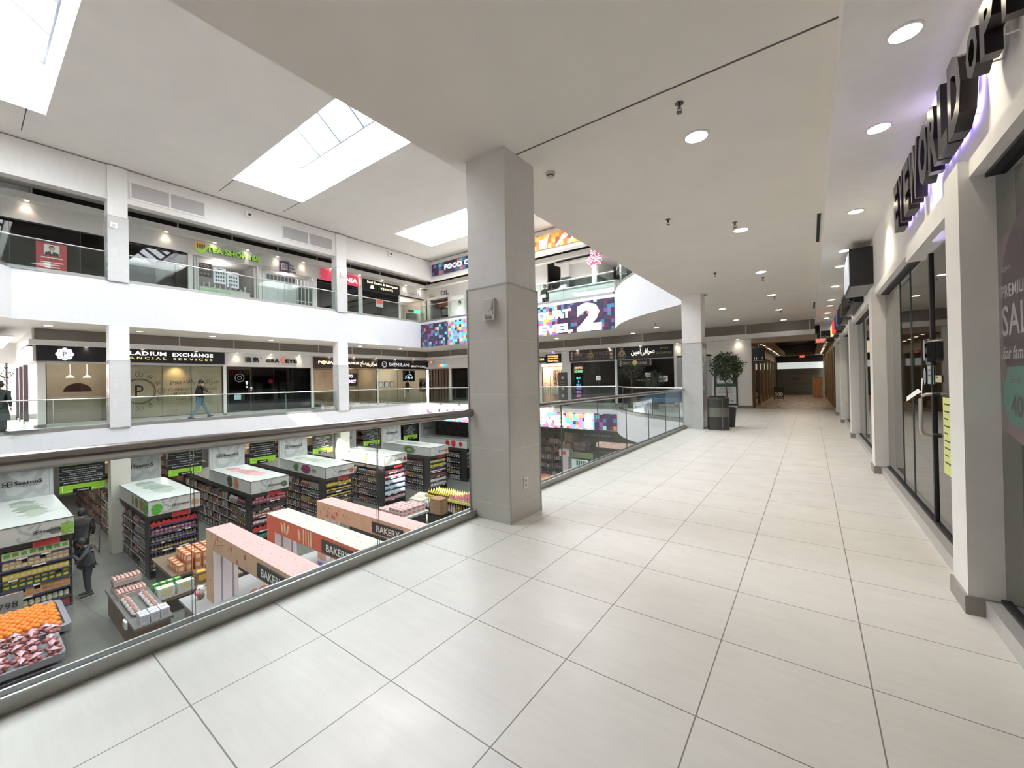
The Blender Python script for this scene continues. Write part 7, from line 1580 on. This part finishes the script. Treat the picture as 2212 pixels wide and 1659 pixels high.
# ================================================================ PEOPLE
def person(name_loc, label, joints, edges, parts, root, extra=None, rz=0):
    pass
def skin(name, verts, edges, radii, mat, parent=None, sub=2, root=0):
    me = bpy.data.meshes.new(name); me.from_pydata(verts, edges, []); o = bpy.data.objects.new(name, me); COL.objects.link(o)
    m = o.modifiers.new('s', 'SKIN'); m.use_smooth_shade = True
    for i, r in enumerate(radii):
        sv = me.skin_vertices[0].data[i]; sv.radius = r if isinstance(r, tuple) else (r, r); sv.use_root = (i == root)
    s = o.modifiers.new('u', 'SUBSURF'); s.levels = sub; s.render_levels = sub
    bpy.context.view_layer.update()
    e = o.evaluated_get(bpy.context.evaluated_depsgraph_get()); m2 = bpy.data.meshes.new_from_object(e)
    bpy.data.objects.remove(o); m2.materials.clear()
    for q in (mat if isinstance(mat, list) else [mat]): m2.materials.append(q)
    o2 = bpy.data.objects.new(name, m2); COL.objects.link(o2)
    if parent is not None: o2.parent = parent
    return o2
SKIN = M('skin', (.50, .31, .23), .55)
def headmesh(mb, c, r=.105, yaw=0):
    """head with brow, nose, ears and chin; looks along +x turned by yaw"""
    R_ = Matrix.Rotation(yaw, 3, 'Z'); s = MB(); n, m = 18, 14
    vs = []
    for j in range(m+1):
        a = -PI/2+PI*j/m
        for i in range(n):
            b = 2*PI*i/n; x, y, z = math.cos(a)*math.cos(b), math.cos(a)*math.sin(b), math.sin(a)
            k = 1
            if z < -.1: x *= 1-.12*(-z-.1); y *= 1-.32*(-z-.1)
            if x > .6 and abs(y) < .3 and -.25 < z < .15: x += .22*(1-abs(y)/.3)*(1-abs(z+.12)/.3)
            if x > .5 and .05 < z < .3: x -= .03
            vs.append(Vector(c)+R_ @ Vector((x*r*.93, y*r*.76, z*r*1.18)))
    fs = [(j*n+i, j*n+(i+1) % n, (j+1)*n+(i+1) % n, (j+1)*n+i) for j in range(m) for i in range(n)]
    mb.add(vs, fs, 0, True)
    for sd in (-1, 1):
        e = R_ @ Vector((0, sd*r*.76, -.01)); mb.ball(Vector(c)+e, r*.2, 8, 6, 0, (.6, .35, 1))
        e = R_ @ Vector((r*.84, sd*r*.28, .012)); mb.ball(Vector(c)+e, r*.10, 6, 4, 1)
    e = R_ @ Vector((r*.82, 0, -r*.55)); mb.ball(Vector(c)+e, r*.16, 8, 4, 2, (.5, 1.3, .3))
def hair(mb, c, r, yaw, cap=False, low=-.25):
    R_ = Matrix.Rotation(yaw, 3, 'Z'); n, m = 18, 10; vs = []
    for j in range(m+1):
        for i in range(n):
            b = 2*PI*i/n; front = math.cos(b); lo = low+.75*max(0, front); a = math.asin(max(-1, min(1, lo)))+(PI/2-math.asin(max(-1, min(1, lo))))*j/m
            x, y, z = math.cos(a)*math.cos(b), math.cos(a)*math.sin(b), math.sin(a)
            vs.append(Vector(c)+R_ @ Vector((x*r*1.0-.004, y*r*.86, z*r*1.27)))
    mb.add(vs, [(j*n+i, j*n+(i+1) % n, (j+1)*n+(i+1) % n, (j+1)*n+i) for j in range(m) for i in range(n)], 0, True)
def hand(t, w, d, curl, side=1, mat=None):
    """palm with five separate skinned fingers; w wrist point, d pointing direction"""
    d = Vector(d).normalized(); up = Vector((0, 0, 1)) if abs(d.z) < .9 else Vector((0, 1, 0)); s = d.cross(up).normalized()*side; n = s.cross(d).normalized()
    V = [Vector(w), Vector(w)+d*.045, Vector(w)+d*.085]; E_ = [(0, 1), (1, 2)]; Rr = [(.020, .026), (.018, .036), (.014, .036)]
    for k in range(4):
        b = len(V); base = Vector(w)+d*.088+s*(.030-.020*k); L = (.068, .078, .072, .056)[k]
        V += [base, base+d*L*.5-n*L*curl*.25, base+d*L*(.75-curl*.3)-n*L*curl*.75]; E_ += [(2, b), (b, b+1), (b+1, b+2)]; Rr += [.0095, .0085, .0075]
    b = len(V); base = Vector(w)+d*.03+s*.03; V += [base, base+d*.03+s*.028-n*.01, base+d*.058+s*.03-n*.022]; E_ += [(1, b), (b, b+1), (b+1, b+2)]; Rr += [.011, .010, .008]
    o = skin('hand', V, E_, Rr, mat or SKIN, t, 1); return o
def body(t, col_top, col_leg, J, shoe, top_mats=None, torso=(.15, .105)):
    """clothed figure; J: joint dict in local coordinates (x forward)"""
    p = J
    # legs
    for s in 'lr':
        hip, kn, an = Vector(p['hip_'+s]), Vector(p['knee_'+s]), Vector(p['ankle_'+s])
    V = [Vector(p['pelvis']), Vector(p['hip_l']), Vector(p['knee_l']), Vector(p['ankle_l']), Vector(p['hip_r']), Vector(p['knee_r']), Vector(p['ankle_r'])]
    ml = lambda a, b: (a+b)/2
    V += [ml(V[1], V[2]), ml(V[2], V[3]), ml(V[4], V[5]), ml(V[5], V[6])]
    o = skin('trousers', V, [(0, 1), (1, 7), (7, 2), (2, 8), (8, 3), (0, 4), (4, 9), (9, 5), (5, 10), (10, 6)], [(.14, .11), .098, .068, .058, .098, .068, .058, .088, .066, .088, .066], col_leg, t, 2)
    ch, nk = Vector(p['chest']), Vector(p['neck'])
    V = [Vector(p['pelvis'])+Vector((0, 0, -.06)), Vector(p['pelvis'])+Vector((0, 0, .12)), ch, nk]; E_ = [(0, 1), (1, 2), (2, 3)]; Rr = [(torso[0]+.01, torso[1]+.01), (torso[0], torso[1]), (torso[0]+.01, torso[1]+.005), (.065, .06)]
    for s in 'lr':
        b = len(V); sh, el, wr = Vector(p['shoulder_'+s]), Vector(p['elbow_'+s]), Vector(p['wrist_'+s])
        V += [sh, ml(sh, el), el, ml(el, wr), wr]; E_ += [(2, b), (b, b+1), (b+1, b+2), (b+2, b+3), (b+3, b+4)]; Rr += [.075, .062, .055, .048, .040]
    o = skin('jacket', V, E_, Rr, col_top, t, 2, root=1)
    V = [nk-Vector((0, 0, .06)), nk+Vector((0, 0, .02)), Vector(p['head'])-Vector((0, 0, .09))]
    o = skin('body', V, [(0, 1), (1, 2)], [.055, .052, .05], SKIN, t, 1)
    for s in 'lr':
        an = Vector(p['ankle_'+s]); d = Vector(p.get('toe_'+s, (1, 0, 0))).normalized(); sd_ = d.cross(Vector((0, 0, 1))).normalized(); up = sd_.cross(d)
        mb = MB(); V = []; c = an-up*.07
        prof = [(-.09, .034, .055), (-.02, .040, .09), (.08, .046, .06), (.15, .044, .045), (.19, .028, .032)]
        for (f, w_, h) in prof:
            for (i, j) in ((-1, 0), (1, 0), (.8, 1), (-.8, 1)): V.append(c+d*f+sd_*(w_*i)+up*(h*j))
        mb.add(V, [(k*4+i, k*4+(i+1) % 4, (k+1)*4+(i+1) % 4, (k+1)*4+i) for k in range(4) for i in range(4)]+[(3, 2, 1, 0), (16, 17, 18, 19)], 0, True)
        mb.build('shoe', shoe, t, local=True)
        mb = MB(); V = []
        for (f, w_, h) in prof:
            for (i, j) in ((-1, -.012), (1, -.012), (1, 0.003), (-1, 0.003)): V.append(c+d*f+sd_*(w_*1.05*i)+up*j)
        mb.add(V, [(k*4+i, k*4+(i+1) % 4, (k+1)*4+(i+1) % 4, (k+1)*4+i) for k in range(4) for i in range(4)]+[(3, 2, 1, 0), (16, 17, 18, 19)]); mb.build('sole', M('sole_white', (.75, .75, .74), .5), t, local=True)
JB = M('jacket_black', (.018, .016, .017), .6, noise=.2, nscale=12); JEAN = M('jeans_blue', (.085, .16, .25), .7, noise=.25, nscale=9, bump=.2, bscale=80); JG = M('jacket_slate', (.045, .052, .058), .7, noise=.2, nscale=10); TRB = M('trousers_black', (.02, .02, .022), .7, noise=.15)
HR = M('hair_black', (.012, .010, .010), .5, noise=.2, nscale=40, bump=.4, bscale=200); LIPS = M('lips', (.4, .16, .13), .5); EYE = M('eye_dark', (.02, .015, .012), .3)
# walker on the far walkway, phone at the ear, stepping towards the right of the picture (+y)
wf = onz(428, 906, 0); WX = -21.9; wy = (onx(410, 905, WX).y+onx(452, 900, WX).y)/2
t = thing('person', (WX, wy, 0), 'person in black jacket and blue jeans walking with a phone at the ear', 'person', rz=PI/2)
S = .95
J = dict(pelvis=(0, 0, .93), hip_l=(.01, .10, .88), knee_l=(.26, .10, .50), ankle_l=(.40, .10, .13), hip_r=(-.01, -.10, .88), knee_r=(-.10, -.10, .47), ankle_r=(-.36, -.10, .10), chest=(.02, 0, 1.30), neck=(.03, 0, 1.46), head=(.07, 0, 1.61),
         shoulder_l=(.02, .19, 1.38), elbow_l=(-.06, .26, 1.10), wrist_l=(-.02, .24, .86), shoulder_r=(.02, -.19, 1.38), elbow_r=(.24, -.27, 1.22), wrist_r=(.12, -.13, 1.47), toe_l=(1, 0, .25), toe_r=(1, 0, -.02))
body(t, JB, JEAN, J, M('shoe_black', (.015, .015, .016), .5))
mb = MB(); headmesh(mb, J['head'], .108, 0); mb.build('face', [SKIN, EYE, LIPS], t, local=True)
mb = MB(); hair(mb, J['head'], .112, 0); mb.build('hair', HR, t, local=True)
mb = MB(); mb.ball((.14, 0, 1.565), .062, 12, 8, 0, (.7, 1.1, .8)); mb.build('face_mask', M('mask_white', (.75, .77, .8), .7), t, local=True)
hand(t, (.12, -.13, 1.47), (-.15, .05, .5), .8, 1); hand(t, (-.02, .24, .86), (.1, 0, -1), .5, 1)
mb = MB(); mb.box(.075, -.125, 1.55, .145, -.112, 1.67); mb.build('phone', SIGNB, t, local=True)
mb = MB(); mb.lathe((0, 0, 1.43), [(.085, -.03), (.095, .03), (.075, .06)], 14); mb.build('collar', JB, t, local=True)
# shopper in grey jacket reaching to the leftmost display
pf = onz(180, 1290, G0)
t = thing('person', (pf.x, pf.y+.1, G0), 'person in a dark grey jacket standing in the aisle, hands raised to a product', 'person', rz=-1.5)
J = dict(pelvis=(0, 0, .93), hip_l=(0, .10, .88), knee_l=(.03, .11, .49), ankle_l=(.0, .12, .10), hip_r=(0, -.10, .88), knee_r=(.02, -.11, .49), ankle_r=(-.02, -.12, .10), chest=(.03, 0, 1.30), neck=(.06, 0, 1.46), head=(.13, 0, 1.58),
         shoulder_l=(.03, .20, 1.37), elbow_l=(.22, .26, 1.16), wrist_l=(.34, .10, 1.32), shoulder_r=(.03, -.20, 1.37), elbow_r=(.22, -.26, 1.16), wrist_r=(.34, -.08, 1.34), toe_l=(1, .1, -.02), toe_r=(1, -.1, -.02))
body(t, JG, TRB, J, M('shoe_dark', (.02, .02, .022), .5), torso=(.20, .165))
mb = MB(); headmesh(mb, J['head'], .108, 0); mb.build('face', [SKIN, EYE, LIPS], t, local=True)
mb = MB(); hair(mb, J['head'], .113, 0, low=-.5); mb.build('hair', HR, t, local=True)
mb = MB(); mb.lathe((.0, 0, 1.40), [(.10, -.05), (.12, 0), (.10, .06)], 14); mb.build('hood', JG, t, local=True)
hand(t, (.34, .10, 1.32), (.3, -.5, .5), .6, -1); hand(t, (.34, -.08, 1.34), (.3, .5, .5), .6, 1)
mb = MB(); mb.box(.37, -.05, 1.36, .42, .06, 1.48); mb.build('held_box', M('held_cream', (.6, .52, .35), .5), t, local=True)
# second shopper behind, in black, with a white carrier bag
p2 = Vector((-20.3, 2.45, G0)); 
t = thing('person', tuple(p2), 'person in a long black coat seen from behind in the aisle, holding a carrier bag', 'person', rz=PI*.9)
J = dict(pelvis=(0, 0, .93), hip_l=(0, .10, .88), knee_l=(.05, .11, .49), ankle_l=(.04, .12, .10), hip_r=(0, -.10, .88), knee_r=(-.02, -.11, .49), ankle_r=(-.06, -.12, .10), chest=(.02, 0, 1.32), neck=(.04, 0, 1.50), head=(.08, 0, 1.65),
         shoulder_l=(.02, .22, 1.40), elbow_l=(-.02, .29, 1.12), wrist_l=(.06, .30, .86), shoulder_r=(.02, -.22, 1.40), elbow_r=(.0, -.28, 1.12), wrist_r=(.10, -.24, .88), toe_l=(1, .1, -.02), toe_r=(1, -.1, -.02))
body(t, JB, TRB, J, MATS['shoe_black'], torso=(.27, .2))
t.scale = (1.1, 1.1, 1.06)
mb = MB(); headmesh(mb, J['head'], .11, 0); mb.build('face', [SKIN, EYE, LIPS], t, local=True)
mb = MB(); hair(mb, J['head'], .116, 0, low=-.6); mb.build('hair', HR, t, local=True)
hand(t, (.06, .30, .86), (0, 0, -1), .7, 1); hand(t, (.10, -.24, .88), (0, 0, -1), .6, 1)
mb = MB(); W_ = Matrix.Rotation(PI*.9, 3, 'Z'); hw = p2+W_ @ Vector((.06, .33, .80))
mb.add([(hw.x-.02, hw.y-.06, hw.z), (hw.x+.02, hw.y-.06, hw.z), (hw.x+.02, hw.y+.06, hw.z), (hw.x-.02, hw.y+.06, hw.z), (hw.x-.12, hw.y-.2, hw.z-.28), (hw.x+.1, hw.y-.2, hw.z-.28), (hw.x+.12, hw.y+.22, hw.z-.26), (hw.x-.1, hw.y+.2, hw.z-.28), (hw.x-.1, hw.y-.18, hw.z-.40), (hw.x+.1, hw.y-.18, hw.z-.40), (hw.x+.1, hw.y+.2, hw.z-.38), (hw.x-.08, hw.y+.18, hw.z-.4)],
       [(0, 1, 2, 3), (0, 4, 5, 1), (1, 5, 6, 2), (2, 6, 7, 3), (3, 7, 4, 0), (4, 8, 9, 5), (5, 9, 10, 6), (6, 10, 11, 7), (7, 11, 8, 4), (8, 11, 10, 9)], 0, True); mb.build('carrier_bag', M('bag_white', (.62, .70, .72), .4, noise=.15), label='white plastic carrier bag hanging from the hand of the shopper in black', cat='bag')
# trolley beyond
t = thing('shopping_trolley', (-20.3, 3.0, G0), 'grey wire shopping trolley beside the aisle shelves', 'trolley')
mb = MB()
cx_, cy_ = -21.6, 2.75
for k in range(5):
    z = G0+.45+k*.12; mb.tube([(cx_-.4, cy_-.25, z), (cx_+.4, cy_-.28, z), (cx_+.4, cy_+.28, z), (cx_-.4, cy_+.25, z), (cx_-.4, cy_-.25, z)], .006, 5)
for k in range(7):
    for sy in (-.27, .27): x = cx_-.4+k*.133; mb.tube([(x, cy_+sy, G0+.45), (x, cy_+sy, G0+.93)], .004, 4)
mb.build('basket', TRIMG, t)
mb = MB(); mb.tube([(cx_-.35, cy_-.25, G0+.1), (cx_+.4, cy_-.27, G0+.14), (cx_+.5, cy_-.27, G0+1.0), (cx_+.5, cy_+.27, G0+1.0), (cx_+.4, cy_+.27, G0+.14), (cx_-.35, cy_+.25, G0+.1)], .014, 6); mb.build('frame', TRIMG, t)
for sx in (-.35, .4):
    for sy in (-.25, .25): mb = MB(); mb.cyl((cx_+sx, cy_+sy-.015, G0+.06), .06, .03, 14, axis='y'); mb.build('wheel', BLACK, t)
# dark-coated person at the far left walkway, cut by the picture edge
dp = onz(3, 938, 0)
DX = -19.3; dy = onx(4, 870, DX).y
t = thing('person', (-21.3, onx(-3, 870, -21.3).y, 0), 'person in a dark green coat with a shoulder bag at the left picture edge', 'person', rz=PI*.85)
J = dict(pelvis=(0, 0, .93), hip_l=(0, .10, .88), knee_l=(.03, .11, .49), ankle_l=(.0, .12, .10), hip_r=(0, -.10, .88), knee_r=(.02, -.11, .49), ankle_r=(-.02, -.12, .10), chest=(.0, 0, 1.30), neck=(.02, 0, 1.47), head=(.05, 0, 1.62),
         shoulder_l=(.0, .20, 1.37), elbow_l=(-.02, .28, 1.10), wrist_l=(.12, .22, .95), shoulder_r=(.0, -.20, 1.37), elbow_r=(-.03, -.27, 1.10), wrist_r=(.08, -.24, .88), toe_l=(1, .1, -.02), toe_r=(1, -.1, -.02))
CG = M('coat_green', (.02, .035, .028), .7, noise=.15)
body(t, CG, CG, J, MATS['shoe_black'], torso=(.21, .17))
mb = MB(); headmesh(mb, J['head'], .108, 0); mb.build('face', [SKIN, EYE, LIPS], t, local=True); mb = MB(); hair(mb, J['head'], .115, 0, low=-.6); mb.build('hair', HR, t, local=True)
hand(t, (.12, .22, .95), (.6, 0, -.4), .5, 1); hand(t, (.08, -.24, .88), (0, 0, -1), .5, 1)
mb = MB(); mb.lathe((0, 0, .45), [(.25, 0), (.22, .3), (.17, .55)], 20); mb.build('coat_skirt', CG, t, local=True)
mb = MB(); mb.ball((.02, .38, .86), .19, 14, 10, 0, (.9, .45, .8)); mb.build('shoulder_bag', M('bag_black', (.012, .012, .014), .4), t, local=True); mb = MB(); mb.tube([(.0, .36, .98), (-.02, .22, 1.44), (.05, .1, 1.42), (.1, .3, 1.0)], .01, 6); mb.build('bag_strap', MATS['bag_black'], t, local=True)
# two people upstairs behind the food court railing
for i, (px, dark) in enumerate(((1178, 1), (1192, 1))):
    q = ony(px, 660, 20.4+.4*i)
    t = thing('person', (q.x, 20.4+.4*i, U0), 'person in dark clothes upstairs behind the food court railing, '+('left, holding a white cloth' if i == 0 else 'right, facing away'), 'person', rz=-PI/2 if i == 0 else PI/2)
    J = dict(pelvis=(0, 0, .90), hip_l=(0, .10, .85), knee_l=(.03, .11, .48), ankle_l=(.0, .12, .10), hip_r=(0, -.10, .85), knee_r=(.02, -.11, .48), ankle_r=(-.02, -.12, .10), chest=(.0, 0, 1.25), neck=(.02, 0, 1.42), head=(.05, 0, 1.56),
             shoulder_l=(.0, .19, 1.32), elbow_l=(.06, .26, 1.05), wrist_l=(.25, .16, 1.0), shoulder_r=(.0, -.19, 1.32), elbow_r=(.06, -.26, 1.05), wrist_r=(.25, -.16, 1.0), toe_l=(1, .1, -.02), toe_r=(1, -.1, -.02))
    body(t, JB, TRB, J, MATS['shoe_black'], torso=(.17, .12))
    mb = MB(); headmesh(mb, J['head'], .105, 0); mb.build('face', [SKIN, EYE, LIPS], t, local=True); mb = MB(); hair(mb, J['head'], .112, 0, low=-.5); mb.build('hair', HR, t, local=True)
    hand(t, (.25, .16, 1.0), (1, 0, 0), .4, 1); hand(t, (.25, -.16, 1.0), (1, 0, 0), .4, 1)
    if i == 0: mb = MB(); mb.box(.28, -.14, .86, .34, .22, 1.04); mb.build('cloth', WTM, t, local=True)
# ================================================================ LEFT END: side passage, glazed wall, outside
mb = MB(); mb.box(XS-7.6, 1.62, 2.5, XS, 1.74, 3.73, 0); mb.box(XS-7.6, 1.62, 0, XS, 1.74, .1, 1); struct('wall_side_passage', mb, [WH, SILL])
t = thing('shop_sign', (XS-1.2, 1.58, 2.6), 'white glowing side sign of the corner exchange office seen edge-on', 'sign')
mb = MB(); mb.box(XS-2.6, 1.5, 2.55, XS-.15, 1.6, 3.06); mb.build('sign_box', M('sign_glow', (.8, .82, .9), .5, emit=1.6), t); mb = MB(); mb.box(XS-2.6, 1.48, 3.06, XS+.02, 1.61, 3.1); mb.build('edge', SIGNB, t)
mb = MB(); mb.box(-31.2, -9, 0, -31.1, 5.5, .25, 0); mb.box(-31.2, -9, 2.7, -31.1, 5.5, 3.73, 0)
PURG = M('mullion_plum', (.17, .14, .16), .5)
for y in (-8, -6.5, -5, -3.5, -2.0, -.5, .6, 1.3, 2.6, 4.0): mb.box(-31.2, y, .2, -31.05, y+.07, 2.75, 1)
e = struct('window_%d' % WN[0], mb, [WH, PURG]); WN[0] += 1
g = MB(); g.quad((-31.15, -9, .2), (-31.15, 5.5, .2), (-31.15, 5.5, 2.75), (-31.15, -9, 2.75)); g.build('glass', GSK, e)
for i, X_ in enumerate((-27.0, -29.0, -30.8)):
    mb = MB(); mb.box(X_-.12, 1.60, 0, X_+.06, 1.74, 2.5, 0); mb.box(X_-.13, 1.59, 0, X_+.07, 1.75, .14, 1); o = struct('column_slim', mb, [PURG, SIGNB])
mb = MB()
for k in range(6): mb.box(-30.5, -6+k*1.25, 3.40, -23.5, -5.95+k*1.25+.9, 3.44)
struct('ceiling_baffles', mb, [WH])
for k in range(5):
    p = onz(18+3*k, 700+16*k, 3.40) if k < 3 else None
t = thing('street_building', (-60, 2, -6), 'pinkish brick building outside beyond the glazed wall', 'building')
mb = MB(); mb.box(-70, -25, -8, -62, 30, 9); mb.build('wall', M('brick_pink', (.62, .40, .36), .8, noise=.3, nscale=2), t)
for k in range(10):
    for j in range(3):
        mb = MB(); mb.box(-62, -22+k*5, -2+j*3.5, -61.9, -20+k*5, -.4+j*3.5); mb.build('window', M('outside_window', (.3, .32, .36), .2), t)
mb = MB(); mb.box(-72, -60, -8.1, -34.2, 60, -8); struct('ground_outside', mb, [M('snowy_ground', (.8, .8, .82), .8)])
mb = MB(); mb.box(-62, -40, -1.5, -34.2, 40, -1.45); struct('terrace_outside', mb, [MATS['snowy_ground']])
tree(-22.3, onx(-18, 830, -22.3).y, 0, 2.05, .55, .45, 'leafy tree at the left picture edge behind the person in the green coat', 17, 700, LF2)
bpy.context.view_layer.update()
